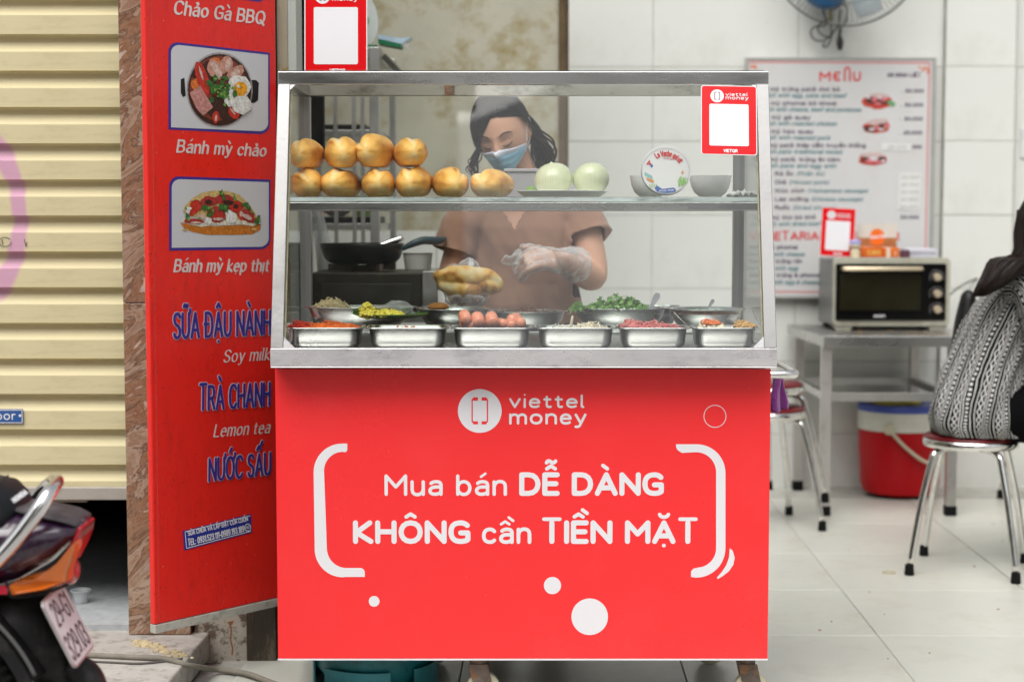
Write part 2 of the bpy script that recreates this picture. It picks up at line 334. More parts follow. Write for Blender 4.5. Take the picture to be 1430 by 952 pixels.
class Layer:
    """flat print on a plane: shapes given at the photograph's pixels, laid a hair above the surface"""
    def __init__(s, O, N, k, thick=.0006):
        s.O, s.N = Vector(O), Vector(N).normalized(); s.U = Vector((0, 0, 1)).cross(s.N).normalized()
        if s.U.x < 0 and abs(s.U.x) > .3: s.U = -s.U
        s.V = s.N.cross(s.U); s.V = s.V if s.V.z > 0 else -s.V
        s.k = k; s.th = thick; s.mb = MB(); s.n = 0; s.cuts = []; s.deep = 0
    def h(s, px, py):
        p = PP(px, py, s.O, s.N) - s.O; return Vector((p.dot(s.U), p.dot(s.V), 0))
    def w(s, q, e=0): return s.O + s.U * q.x + s.V * q.y + s.N * (s.k * s.th + e)
    def cut(s, kind):
        if not s.deep: s.cuts.append((len(s.mb.f), kind))
    def uvpoly(s, pts, e=None):
        s.cut('shape')
        s.n += 1; e = (s.n % 40) * 4e-6 if e is None else e
        s.mb.flat([s.w(q, e) for q in pts]); return s
    def poly(s, px): return s.uvpoly([s.h(*p) for p in px])
    def disc(s, cx, cy, r, n=40, ry=None):
        ry = ry or r; return s.poly([(cx + r * math.cos(2 * math.pi * i / n), cy + ry * math.sin(2 * math.pi * i / n)) for i in range(n)])
    def rrect(s, x0, y0, x1, y1, r, quad=None):
        pts = []
        for cx, cy, a0 in ((x1 - r, y0 + r, -90), (x1 - r, y1 - r, 0), (x0 + r, y1 - r, 90), (x0 + r, y0 + r, 180)):
            for i in range(7): a = R(a0 + 15 * i); pts.append((cx + r * math.cos(a), cy + r * math.sin(a)))
        return s.poly(pts)
    def stroke(s, pts, wd, rnd=True, contrast=0, nib=R(25), corner=True):
        """pts in plane units, wd full width"""
        s.cut('shape')
        q = [Vector(p) for p in pts]; Lh = []; Rh = []
        if corner:      # a sharp corner ends one stroke and starts the next, so no mitre spikes out
            k = 0; parts = []
            for i in range(1, len(q) - 1):
                d1, d2 = q[i] - q[i - 1], q[i + 1] - q[i]
                if d1.length > 1e-6 and d2.length > 1e-6 and d1.normalized().dot(d2.normalized()) < .62: parts.append(q[k:i + 1]); k = i
            if parts:
                parts.append(q[k:]); s.deep += 1
                for p in parts: s.stroke(p, wd, rnd, contrast, nib, False)
                s.deep -= 1; return s
        s.n += 1; e = (s.n % 60) * 3e-6
        c = [q[0]]
        for p in q[1:]:
            if (p - c[-1]).length > 1e-6: c.append(p)
        q = c
        if len(q) < 2: return s
        closed = (q[0] - q[-1]).length < 1e-5 and len(q) > 3
        if closed: q = q[:-1]
        N = len(q)
        def wof(d):
            if not contrast: return wd / 2
            a = abs(d.x * math.sin(nib) - d.y * math.cos(nib)); return wd / 2 * ((1 - contrast) + contrast * a)
        for i in range(N):
            if closed: d1 = (q[i] - q[i - 1]).normalized(); d2 = (q[(i + 1) % N] - q[i]).normalized()
            else: d1 = (q[i] - q[max(i - 1, 0)]) if i else (q[1] - q[0]); d2 = (q[min(i + 1, N - 1)] - q[i]) if i < N - 1 else (q[-1] - q[-2]); d1 = d1.normalized(); d2 = d2.normalized()
            t = d1 + d2
            t = t.normalized() if t.length > .05 else d1
            n = Vector((-t.y, t.x, 0)); m = 1 / max(.38, t.dot(d1)); h = wof(t) * m
            Lh.append(q[i] + n * h); Rh.append(q[i] - n * h)
        M_ = N if closed else N - 1
        vs = [s.w(p, e) for p in Lh + Rh]; fs = [(i, (i + 1) % N, N + (i + 1) % N, N + i) for i in range(M_)]
        s.mb.add(vs, fs)
        if rnd and not closed:
            for i, j in ((0, 1), (N - 1, N - 2)):
                d = (q[i] - q[j]).normalized(); r = wof(d); a0 = math.atan2(d.y, d.x)
                s.mb.add([s.w(q[i] + Vector((math.cos(a0 + R(-90 + 30 * k)), math.sin(a0 + R(-90 + 30 * k)), 0)) * r, e) for k in range(7)], [tuple(range(7))])
        return s
    def line(s, px, wpx, rnd=False):
        a = s.h(*px[0]); b = s.h(px[0][0] + 10, px[0][1]); return s.stroke([s.h(*p) for p in px], (b - a).length / 10 * wpx, rnd)
    def text(s, t, a, b, cap, wt=.14, shear=0, contrast=0, rnd=True, grow=0):
        """text from pixel a to pixel b along its baseline, cap height in pixels, wt stroke weight / cap"""
        A, B = s.h(*a), s.h(*b); C = s.h(a[0], a[1] - cap); H = (C - A).length; X = (B - A).normalized(); Yv = Vector((-X.y, X.x, 0)) * H
        st, w = strokes(t); W = (B - A).length
        wd = wt * H; sx = (W - wd) / max(w, 1e-3); s.cut('text'); s.deep += 1
        for q in st:
            mk = all(p.y > (1.05 if p.y > 1 else .79) or p.y < -.1 for p in q) and max(p.y for p in q) < 2 and (min(p.y for p in q) > .79 or max(p.y for p in q) < -.1)
            o = []
            for p in q:
                y = wt / 2 + p.y * (1 - wt) + (p.y - 1 + .12 if False else 0)
                if mk and p.y > 0: y = p.y * (1 - wt * .8) + wt * .85 + (.035)
                o.append(A + X * (wd / 2 + p.x * sx + y * shear * H) + Yv * y)
            s.stroke(o, (wd * (.72 if mk and wt > .13 else 1)) + grow * H, rnd, contrast)
        s.deep -= 1
        return s
    def build(s, name, mat, parent, kind=None, join=False, shape=None):
        cuts = [c for i, c in enumerate(s.cuts) if i == len(s.cuts) - 1 or s.cuts[i + 1][0] != c[0]]
        if parent and not join and len(cuts) > 1:       # every word line and every printed shape is a part of its own
            src = s.mb; ends = [c[0] for c in cuts[1:]] + [len(src.f)]; o = None
            for (a, kd), b in zip(cuts, ends):
                if b <= a: continue
                m = MB(); remap = {}
                for f in src.f[a:b]:
                    for i in f:
                        if i not in remap: remap[i] = len(m.v); m.v.append(src.v[i])
                    m.f.append([remap[i] for i in f]); m.mi.append(0)
                s.mb = m; s.cuts = []; o = s.build(name if kd == 'text' or not shape else shape, mat, parent, kind, True)
            s.mb = src; return o
        o = s.mb.build(name, mat, parent, fix=False)
        # face every sheet towards the plane's outward side
        me = o.data; bm = bmesh.new(); bm.from_mesh(me)
        for f in bm.faces:
            f.normal_update()
            if f.normal.dot(s.N) < 0: f.normal_flip()
        bm.to_mesh(me); bm.free()
        if kind: o['kind'] = kind
        return o
# ------------------------------------------------------------------ material set
steel = M('stainless_steel', (.62, .61, .60), .26, 1, .06, 3, .02, 120, ((.42, .40, .37), .35, 5), stretch=(1, 1, 6), rvar=.35)
steel_v = M('dull_stainless', (.40, .395, .39), .42, 1, .07, 4, .03, 90, ((.45, .42, .38), .45, 9), rvar=.3)
steel_film = M('steel_with_peeling_film', (.74, .72, .73), .26, .55, .05, 3, .10, 14, ((.42, .41, .44), .6, 9, .16), stretch=(1, 1, 2.6), rvar=.5)
tray_steel = M('tray_steel', (.62, .62, .61), .2, 1, .03, 12, .015, 60, rvar=.3)
chrome = M('chrome', (.78, .77, .75), .12, 1, .05, 14, 0, 40, ((.35, .28, .2), .25, 40, .1), rvar=.5)
rust = M('rusted_iron', (.16, .13, .11), .7, .3, .5, 22, .5, 80, ((.30, .13, .05), .8, 18, .1))
black_rub = M('black_rubber', (.007, .007, .007), .6, 0, .2, 30, spec=.12)
black_pl = M('black_plastic', (.009, .009, .01), .35, 0, .2, 20, .02, spec=.2)
white_pr = M('white_print', (.76, .75, .78), .32, 0, .02, 4, spec=.4)
red_board = M('red_printed_board', (.88, .030, .034), .26, 0, .03, 2, .004, 60, ((.95, .10, .10), .25, 3, .4), spec=.45, rvar=.15, specks=((42, .035, (.95, .45, .42), .07), (90, .05, (.55, .02, .02), .06)))
red_acr = M('red_acrylic', (.66, .006, .010), .2, 0, .03, 3, spec=.3)
red_fade = M('sun_worn_red_vinyl', (.78, .018, .011), .28, 0, .14, 1.6, .02, 30, ((.42, .012, .010), .6, 26, .3), stretch=(1.6, 1.6, .5), spec=.5, specks=((55, .07, (.78, .45, .38), .10), (80, .16, (.16, .015, .012), .16), (24, .05, (.12, .012, .01), .2)))
blue_pr = M('purple_blue_print', (.045, .03, .24), .35, 0, .1, 20)
white_ac = M('white_acrylic', (.72, .72, .72), .25, 0, .02)
white_cer = M('white_glazed', (.82, .82, .80), .12, 0, .02)
tile_w = M('white_wall_tile', (.70, .71, .675), .22, 0, .04, 1.3, .01, 8, ((.44, .42, .35), .45, 2.2, .3), specks=((11, .02, (.3, .26, .2), .2),))
tile_f = M('pale_floor_tile', (.53, .53, .475), .3, 0, .07, 2.5, .01, 20, ((.30, .27, .20), .55, 5, .3), spec=.4, specks=((16, .035, (.20, .14, .08), .12), (40, .06, (.30, .26, .2), .05)))
grout = M('grey_grout', (.40, .40, .36), .8, 0, .25, 12)
plaster = M('stained_plaster', (.42, .405, .325), .8, 0, .16, 5, .12, 30, ((.27, .215, .095), .95, 4.5, .16), specks=((26, .05, (.15, .11, .05), .12),))
concrete = M('pale_concrete', (.42, .40, .37), .85, 0, .16, 9, .3, 60, ((.20, .17, .14), .6, 22, .12))
asphalt = M('street_concrete', (.34, .335, .32), .9, 0, .2, 6, .3, 60)
dark_room = M('unlit_room_wall', (.012, .012, .012), .9, 0, .2, 3)  # near-black wall colour stands in for the unlit room's darkness

def tiles(parent, n_axis, O, U, V, nu, nv, su, sv, gap, th, mat, bev=.0012, skip=None):
    """tiles laid on a plane: every one an object of its own, all sharing one mesh"""
    O, U, V = Vector(O), Vector(U), Vector(V); N = Vector(n_axis); me = None
    for j in range(nv):
        for i in range(nu):
            c = O + U * (su * (i + .5)) + V * (sv * (j + .5))
            if skip and skip(c, i, j): continue
            if me is None:
                mb = MB(); a = U * (su - gap) / 2; b = V * (sv - gap) / 2; k = bev
                def q(s, h): return [-a * s - b * s + N * h, a * s - b * s + N * h, a * s + b * s + N * h, -a * s + b * s + N * h]
                sa = 1 - 2 * k / su
                mb.loft([q(1, -th), q(1, -k), q(sa, 0)], cap=(True, True)); me = mb.mesh('tile'); me.materials.append(mat)
                bm = bmesh.new(); bm.from_mesh(me); bmesh.ops.recalc_face_normals(bm, faces=bm.faces); bm.to_mesh(me); bm.free()
            o = bpy.data.objects.new('tile', me); COL.objects.link(o); o.parent = parent
            o.location = c - worg(parent) + N * random.uniform(-.0006, .0006)
            o.rotation_euler = tuple(random.uniform(-.0012, .0012) for _ in range(3))
random.seed(7)
# ------------------------------------------------------------------ ground and floor
mb = MB(); mb.box((-200, -200, -.06), (200, 200, -.012)); tag(mb.build('street', asphalt), kind='structure')
fl = MB().box((-.80, 3.1, -.011), (3.4, 7.55, -.004)).build('floor', grout); tag(fl, kind='structure')
fa = R(-1.15)
fu, fv = Vector((math.cos(fa), math.sin(fa), 0)), Vector((-math.sin(fa), math.cos(fa), 0))
c0 = Vector((1.071, 4.756, 0))
tiles(fl, (0, 0, 1), c0 - fu * 1.2 - fv * 1.2, fu, fv, 5, 6, .6, .594, .0035, .004, tile_f, skip=lambda c, i, j: c.y > 7.4)
tiles(fl, (0, 0, 1), c0 - fu * 1.8 - fv * 1.2, fu, fv, 1, 6, .6, .594, .0035, .004, tile_f, skip=lambda c, i, j: c.y > 7.4)
mb = MB(); mb.prism([(-3.2, 4.9, 0), (-3.2, 3.3, 0), (-.845, 3.3, 0), (-.85, 3.9, 0), (-.838, 4.47, 0), (-.84, 4.9, 0)], (0, 0, .076))
sw = mb.build('pavement', concrete, bevel=.006); tag(sw, kind='structure')
mb = MB()
for i in range(160):
    x = -1.02 + .16 * (i / 160) + random.gauss(0, .012); y = 4.385 - .16 * (i / 160) + random.gauss(0, .01); r = random.uniform(.003, .009)
    mb.ball((x, y, .077), (r, r, r * .6), 6, 4)
tag(mb.build('mortar_crumbs', M('yellowish_mortar', (.50, .42, .26), .9, 0, .3, 40), smooth=True), 'crust of yellowish mortar crumbs along the pavement edge by the marble pillar', 'mortar', kind='stuff')

# ------------------------------------------------------------------ the rear wall of white tiles, its pilaster and the stained plaster partition
WY = 7.45
Zr = lambda y: P(1360, y, WY).z
zt = Zr(94); pitch = .3305
wl = MB().box((-.40, WY, -.01), (3.3, WY + .15, 2.9)).build('tiled_wall', grout); tag(wl, kind='structure')
x13 = P(1313, 300, WY).x
tiles(wl, (0, -1, 0), (x13 - .65 * 4, WY - .003, zt - pitch * 6), (1, 0, 0), (0, 0, 1), 4, 9, .65, pitch, .003, .006, tile_w, skip=lambda c, i, j: c.x < -.2)
pl = MB().box((x13, WY - .035, -.01), (P(1417, 50, WY).x, WY - .002, 2.9)).build('tiled_pilaster', grout); tag(pl, kind='structure')
tiles(pl, (0, -1, 0), (x13 + .002, WY - .037, zt - pitch * 6), (1, 0, 0), (0, 0, 1), 1, 9, P(1417, 50, WY).x - x13 - .004, pitch, .004, .006, tile_w)
tiles(wl, (0, -1, 0), (P(1419, 50, WY).x, WY - .003, zt - pitch * 6), (1, 0, 0), (0, 0, 1), 2, 9, .65, pitch, .003, .006, tile_w)
mb = MB().box((3.3, 4.6, -.01), (3.42, WY, 2.9)); tag(mb.build('side_wall', M('white_paint_wall', (.62, .62, .6), .7, 0, .06, 3)), kind='structure')
PWY = 6.55; pr = P(790, 60, PWY).x
pw = MB().box((-.82, PWY, -.01), (pr, PWY + .12, 2.9)).build('plaster_wall', plaster); tag(pw, kind='structure')
zz = P(600, 322, PWY).z
tiles(pw, (0, -1, 0), (-.80, PWY - .0035, zz - .33 * 3), (1, 0, 0), (0, 0, 1), 2, 3, .5, .33, .004, .006, tile_w)
mb = MB(); mb.box((pr - .028, PWY - .02, 0), (pr - .004, PWY - .001, 2.9)); mb.box((pr + .001, PWY - .012, 0), (pr + .012, PWY + .1, 2.9))
tag(mb.build('corner_trim', M('brown_varnish', (.10, .065, .03), .5, 0, .3, 20), bevel=.002), 'thin brown corner trim where the stained plaster meets white tile', 'trim')
mb = MB().box((-.90, 4.62, -.01), (-.80, PWY, 2.9)); tag(mb.build('party_wall', plaster), kind='structure')

# ------------------------------------------------------------------ shop front on the left: shutter, dark room, marble pillar, door jambs
SY = 4.62
shut_cream = M('cream_painted_metal', (.62, .555, .345), .42, 0, .04, 2, .015, 120, ((.24, .20, .10), .6, 11, .35), stretch=(.35, 1, 2.2), specks=((38, .05, (.12, .09, .05), .12), (85, .08, (.25, .2, .12), .12)))
# graffiti: a sprayed mauve ring laid over the paint
nt = shut_cream.node_tree; bs = nt.nodes['Principled BSDF']; src = bs.inputs['Base Color'].links[0].from_socket
g = nd(nt, 'ShaderNodeNewGeometry'); sub = nd(nt, 'ShaderNodeVectorMath', operation='SUBTRACT'); nt.links.new(g.outputs['Position'], sub.inputs[0])
gc = P(-22, 303, SY); sub.inputs[1].default_value = gc
scl = nd(nt, 'ShaderNodeVectorMath', operation='MULTIPLY'); nt.links.new(sub.outputs[0], scl.inputs[0]); scl.inputs[1].default_value = (1 / .098, 0, 1 / .205)
ln = nd(nt, 'ShaderNodeVectorMath', operation='LENGTH'); nt.links.new(scl.outputs[0], ln.inputs[0])
s1 = nd(nt, 'ShaderNodeMath', operation='SUBTRACT'); nt.links.new(ln.outputs['Value'], s1.inputs[0]); s1.inputs[1].default_value = 1.0
ab = nd(nt, 'ShaderNodeMath', operation='ABSOLUTE'); nt.links.new(s1.outputs[0], ab.inputs[0])
mr = nd(nt, 'ShaderNodeMapRange'); nt.links.new(ab.outputs[0], mr.inputs[0]); mr.inputs[1].default_value = .16; mr.inputs[2].default_value = .26; mr.inputs[3].default_value = .64; mr.inputs[4].default_value = 0
mg = nd(nt, 'ShaderNodeMix', data_type='RGBA'); nt.links.new(mr.outputs[0], mg.inputs[0]); nt.links.new(src, mg.inputs[6]); mg.inputs[7].default_value = (.56, .22, .50, 1)
nt.links.new(mg.outputs[2], bs.inputs['Base Color'])
sh = empty('roller_shutter', 'cream roller shutter with mauve graffiti, raised just above the dark doorway', 'shutter', (-1.4, SY, 0))
zs = [P(80, y, SY).z for y in (697, 680)]
hz = (P(80, 50, SY).z - P(80, 650, SY).z) / 12
sx0, sx1 = -2.0, P(176, 400, SY).x
def slat(z):
    prof = []
    # flat proud face below, concave recess above
    for dy, dz in ((.000, 0), (.000, hz * .52), (.003, hz * .545), (.010, hz * .60), (.019, hz * .70), (.024, hz * .82), (.024, hz * .93), (.018, hz * .985), (-.001, hz * 1.0)):
        prof.append((dy, dz))
    mb = MB(); rings = [[Vector((x, SY + dy, z + dz)) for dy, dz in prof] + [Vector((x, SY + dy + .004, z + dz - .001)) for dy, dz in prof[::-1]] for x in (sx0, sx1)]
    mb.loft(rings, cap=(True, True)); return mb
z = P(80, 648, SY).z - hz
first = slat(z).build('slat', shut_cream, sh)
for k in range(1, 17):
    o = first.copy(); COL.objects.link(o); o.parent = sh; o.location = (random.uniform(-.001, .001), random.uniform(-.0015, .001), hz * k)
galv = M('worn_galvanised', (.42, .39, .35), .5, .3, .1, 6, .05, 50, ((.25, .2, .15), .5, 12), stretch=(.3, 1, 1))
MB().box((sx0, SY - .012, zs[0]), (sx1, SY + .02, zs[1] + .002)).build('bottom_rail', galv, sh, bevel=.003)
MB().box((sx0, SY + .022, zs[0] - .012), (P(118, 700, SY).x, SY + .045, zs[0] - .001)).build('rubber_seal', M('faded_rubber', (.33, .27, .22), .8), sh)
lb = MB().box(P(-40, 591, SY - .003), P(32, 571, SY - .006)).build('name_plate', M('blue_enamel', (.03, .10, .30), .35), sh, bevel=.001)
L1 = Layer((0, SY - .0065, 0), (0, -1, 0), 1)
L1.text('door', (-17, 586), (22, 586), 12, .13); L1.line([(-38, 572.5), (31, 572.5)], .9); L1.line([(31, 572.5), (31, 590)], .9); L1.line([(31, 590), (-38, 590)], .9); L1.disc(28, 580, 1.8)
L1.build('lettering', white_pr, lb, shape='plate_line')
L1 = Layer((0, SY - .003, 0), (0, -1, 0), 1); ink = M('black_ink', (.03, .03, .04), .5)
L1.line([(7.0 + 9 * math.cos(a / 10 * 6.28), 338 + 6.5 * math.sin(a / 10 * 6.28)) for a in range(10)], 1); L1.line([(3, 334), (4, 342)], 1); L1.line([(34, 334), (36, 344), (38, 338)], 1)
L1.build('scribble', ink, sh)
# dark room behind the shutter
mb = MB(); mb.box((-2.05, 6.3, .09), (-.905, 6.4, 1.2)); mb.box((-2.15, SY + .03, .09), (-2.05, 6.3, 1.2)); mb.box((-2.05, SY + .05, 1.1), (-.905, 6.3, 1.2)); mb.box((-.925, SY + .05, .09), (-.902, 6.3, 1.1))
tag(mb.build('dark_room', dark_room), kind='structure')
tag(MB().box((-2.05, 4.5, .05), (-.93, 6.3, .0925)).build('room_floor', M('dusty_terrazzo', (.40, .42, .43), .6, 0, .15, 20, .05, 60, ((.2, .2, .2), .5, 30))), kind='structure')
mb = MB(); t0 = P(108, 851, 4.72); mb.lathe([(.0, 0), (.020, 0), (.024, .034), (.030, .036), (.030, .039), (.022, .037), (.019, .004), (0, .004)], (t0.x, 4.76, .093), 28)
tag(mb.build('plastic_tub', M('clear_plastic_tub', (.55, .58, .6), .25, 0, .05, alpha=.55), smooth=True), 'small clear plastic tub on the floor of the dark doorway', 'tub')
# marble pillar
MY = 4.45
marble = M('brown_veined_marble', (.30, .17, .10), .28, 0, .35, 3, .01, 30, ((.20, .10, .06), .5, 7, .12), spec=.4)
nt = marble.node_tree; bs = nt.nodes['Principled BSDF']; src = bs.inputs['Base Color'].links[0].from_socket
tc = nd(nt, 'ShaderNodeTexCoord'); mp = nd(nt, 'ShaderNodeMapping'); mp0 = nd(nt, 'ShaderNodeMapping'); mp0.inputs['Rotation'].default_value = (.15, R(40), .1); nt.links.new(tc.outputs['Object'], mp0.inputs[0]); mp.inputs['Scale'].default_value = (1.0, 1.0, 3.0); nt.links.new(mp0.outputs[0], mp.inputs[0])
no = nd(nt, 'ShaderNodeTexNoise'); no.inputs['Scale'].default_value = 4; no.inputs['Detail'].default_value = 12; no.inputs['Roughness'].default_value = .65; no.inputs['Distortion'].default_value = 1.6; nt.links.new(mp.outputs[0], no.inputs['Vector'])
cr = nd(nt, 'ShaderNodeValToRGB'); nt.links.new(no.outputs['Fac'], cr.inputs[0]); e_ = cr.color_ramp.elements
e_[0].position = .30; e_[0].color = (.36, .29, .24, 1); e_[1].position = .72; e_[1].color = (.46, .38, .31, 1)
for p_, c_ in ((.40, (.27, .16, .10, 1)), (.46, (.40, .30, .22, 1)), (.50, (.13, .065, .04, 1)), (.54, (.30, .18, .11, 1)), (.60, (.22, .10, .05, 1)), (.64, (.50, .42, .35, 1))): k_ = e_.new(p_); k_.color = c_
src = cr.outputs[0]
vo = nd(nt, 'ShaderNodeTexVoronoi', feature='DISTANCE_TO_EDGE'); vo.inputs['Scale'].default_value = 6
mn = nd(nt, 'ShaderNodeTexNoise'); mn.inputs['Scale'].default_value = 6; mn.inputs['Detail'].default_value = 5; nt.links.new(mp.outputs[0], mn.inputs['Vector'])
wv = nd(nt, 'ShaderNodeVectorMath', operation='MULTIPLY_ADD'); nt.links.new(mn.outputs['Color'], wv.inputs[0]); wv.inputs[1].default_value = (.45, .45, .45); nt.links.new(mp.outputs[0], wv.inputs[2]); nt.links.new(wv.outputs[0], vo.inputs['Vector'])
c = nd(nt, 'ShaderNodeMapRange'); nt.links.new(vo.outputs['Distance'], c.inputs[0]); c.inputs[2].default_value = .012; c.inputs[3].default_value = .3; c.inputs[4].default_value = 0
x = nd(nt, 'ShaderNodeMix', data_type='RGBA'); nt.links.new(c.outputs[0], x.inputs[0]); nt.links.new(src, x.inputs[6]); x.inputs[7].default_value = (.58, .52, .46, 1)
nt.links.new(x.outputs[2], bs.inputs['Base Color'])
mx0, mx1 = P(175, 600, MY).x, P(266, 900, MY).x
mp_ = empty('marble_pillar', 'brown veined marble pillar between the cream shutter and the red menu banner', 'pillar', (mx0, MY, .076))
zj = P(190, 423, MY).z
MB().box((mx0 + .004, MY + .01, .076), (mx1 - .003, SY + .1, 2.6)).build('core', concrete, mp_)
MB().box((mx0, MY, .078), (mx1, MY + .012, zj - .0012)).build('slab', marble, mp_, bevel=.0015)
MB().box((mx0, MY, zj + .0012), (mx1, MY + .012, 2.6)).build('slab', marble, mp_, bevel=.0015)
MB().box((mx0 - .002, MY + .013, .078), (mx0 + .0035, SY - .02, zj - .0012)).build('side_slab', marble, mp_)
MB().box((mx0 - .002, MY + .013, zj + .0012), (mx0 + .0035, SY - .02, 2.6)).build('side_slab', marble, mp_)
# jamb strips right of the pillar
jy = MY + .03
dirty = M('blotched_render', (.44, .41, .35), .85, 0, .12, 10, .2, 40, ((.10, .065, .04), .9, 26, .09))
mb = MB().box((mx1 + .006, jy, -.01), (P(345, 900, jy).x - .001, jy + .14, 2.6)); tag(mb.build('rendered_jamb', dirty), 'blotched grey rendered jamb with rust run below the banner', 'jamb')
L1 = Layer((0, jy, 0), (0, -1, 0), 1); L1.line([(321, 868), (323, 880), (322, 893), (325, 905), (324, 914)], 2.2); L1.poly([(317, 868), (327, 866), (324, 872), (320, 872)])
rr = L1.build('rust_run', M('rust_stain', (.30, .13, .045), .8), None); tag(rr, 'orange rust run down the blotched jamb under the banner', 'stain')
mb = MB().box((P(345, 900, jy).x + .001, jy - .012, -.01), (P(386, 900, jy).x, jy + .14, 2.6)); tag(mb.build('dark_jamb', M('blackened_wood', (.045, .036, .026), .8, 0, .3, 8, .4, 40, ((.20, .16, .11), .7, 18, .12), stretch=(1, 1, .25)), bevel=.002), 'blackened timber jamb strip showing below the red banner', 'jamb')
mb = MB().box((P(387, 50, jy).x, jy + .01, -.01), (P(401, 50, jy).x, jy + .14, 2.6)); tag(mb.build('stained_jamb', M('yellow_stained_render', (.40, .37, .27), .85, 0, .15, 10, .3, 50, ((.30, .20, .03), .95, 14, .06), stretch=(1, 1, .5))), 'yellow stained edge of wall right beside the red banner', 'jamb')
mb = MB().box((P(402, 50, jy).x, jy + .0, -.01), (P(414, 50, jy).x, jy + .12, 2.6)); tag(mb.build('door_track', M('grey_green_paint', (.42, .45, .41), .5, 0, .08, 6), bevel=.002), 'pale grey green upright door track behind the left end of cart', 'track')
mb = MB().box((P(415, 50, 4.75).x, 4.76, 1.4), (P(450, 50, 4.75).x, 4.80, 2.6)); tag(mb.build('dark_gap_strip', M('near_black', (.004, .004, .004), .7, spec=.1)), 'black strip standing in for the dark gap behind the red payment sign', 'dark gap')  # black strip placed where there is only a dark gap

# ------------------------------------------------------------------ the folded red menu banner (a light box hanging on the pillar)
BA = P(211.5, 600, 4.11); BB = P(391, 600, 4.42); BA.z = BB.z = 0
bu = (BB - BA).normalized(); bN = Vector((bu.y, -bu.x, 0))
if bN.y > 0: bN = -bN
zb = PP(211, 885, BA, bN).z
bn = empty('menu_banner', 'tall red vinyl menu banner with food photos beside the marble pillar', 'banner', (BA.x, BA.y, zb))
th = .019
b0 = Vector((BA.x, BA.y, zb + .022)); b1 = Vector((BB.x, BB.y, zb + .022))
mb = MB(); mb.hexa([b0, b1, b1 - bN * th, b0 - bN * th], [p + Vector((0, 0, 2.2 - zb)) for p in (b0, b1, b1 - bN * th, b0 - bN * th)])
mb.build('printed_face', red_fade, bn, bevel=.003)
alu = M('weathered_aluminium', (.50, .49, .44), .5, .3, .1, 12, .05, 60, ((.25, .22, .18), .5, 40, .1))
mb = MB(); q0, q1 = b0 + bN * .003 + Vector((0, 0, -.001)), b1 + bN * .003 + Vector((0, 0, -.001)); e = Vector((0, 0, -.022))
mb.hexa([q0 + e, q1 + e, q1 + e - bN * (th + .004), q0 + e - bN * (th + .004)], [q0, q1, q1 - bN * (th + .004), q0 - bN * (th + .004)]); mb.build('bottom_profile', alu, bn, bevel=.0015)
L1 = Layer(b0, bN, 1, .0004)
L1.line([(211, 0), (222, 874)], 1.0); L1.line([(352, 852), (353, 862)], 1.2); L1.build('fold_line', M('pink_scuff', (.62, .16, .13), .5, alpha=.35), bn)
lay = lambda k: Layer(b0, bN, k, .0005)
def rr_px(L, pts, r, sh_=None): L.poly(pts)
def frame(dy, name):
    """photo panel: blue rounded border (two round corners), white ground"""
    def out(x0, x1, y0l, y0r, y1l, y1r, r):
        pts = []
        f = lambda x, a, b: a + (b - a) * (x - x0) / (x1 - x0)
        for i in range(7): a = R(180 + 15 * i); x = x0 + r + r * math.cos(a); pts.append((x, f(x, y0l, y0r) + r + r * math.sin(a)))
        pts.append((x1, y0r))
        for i in range(7): a = R(0 + 15 * i); x = x1 - r + r * math.cos(a); pts.append((x, f(x, y1l, y1r) - r + r * math.sin(a)))
        pts.append((x0, y1l)); return pts
    return out
fo = frame(0, '')
L1 = lay(1); L1.poly(fo(235, 376.5, 58, 74, 181, 188, 14)); L1.poly(fo(236, 377.5, 246, 251, 350, 348, 14))
L1.poly([(250, -60), (375, -45), (376, -4), (362, 3), (340, 0), (250, -12)]); L1.build('photo_border', blue_pr, bn)
L1 = lay(2); L1.poly(fo(238.5, 374, 62, 77, 178, 184, 12)); L1.poly(fo(239.5, 375, 250, 254.5, 346, 344.5, 12)); L1.poly([(254, -60), (371, -45), (372, -10), (254, -20)])
L1.build('photo_ground', M('photo_paper', (.56, .56, .58), .4, 0, .04, 6), bn)
def mcol(n, c): return M('print_' + n, c, .4, 0, .42, 110, dirt=(tuple(q * .45 for q in c), .7, 190, .12))
rnd = random.Random(3)
def blob(L, cx, cy, rx, ry, rot=0, j=.12, n=18):
    a = R(rot); pts = []
    for i in range(n):
        t = 2 * math.pi * i / n; k = 1 + rnd.uniform(-j, j); x, y = rx * math.cos(t) * k, ry * math.sin(t) * k
        pts.append((cx + x * math.cos(a) - y * math.sin(a), cy + x * math.sin(a) + y * math.cos(a)))
    L.poly(pts)
def pp(name, k, fn):
    L = lay(k); fn(L); tag(L.build('food_print', mcol(name, PC[name]), bn, join=True), kind='stuff')
PC = dict(black=(.012, .012, .012), rim=(.36, .33, .32), broth=(.20, .045, .025), dark=(.05, .02, .014), meat=(.52, .26, .19), pale=(.60, .42, .36), red=(.50, .035, .02), spam=(.50, .23, .20), white=(.70, .70, .66),
          yolk=(.75, .33, .02), green=(.045, .14, .03), lgreen=(.16, .32, .06), crust=(.52, .17, .02), bread=(.58, .42, .16), ham=(.38, .04, .035), cream=(.66, .62, .50), orange=(.62, .16, .03))
pp('black', 3, lambda L: (L.poly([(252, 111), (257, 109), (259, 134), (255, 136), (252, 130)]), L.poly([(350, 112), (357, 112), (361, 116), (360, 140), (355, 144), (350, 144)])))
pp('rim', 4, lambda L: L.disc(306, 125.5, 46, 48, 52))
pp('dark', 5, lambda L: L.disc(306, 126, 44.3, 48, 50)); pp('broth', 6, lambda L: (L.disc(304, 124, 40, 40, 45), ))
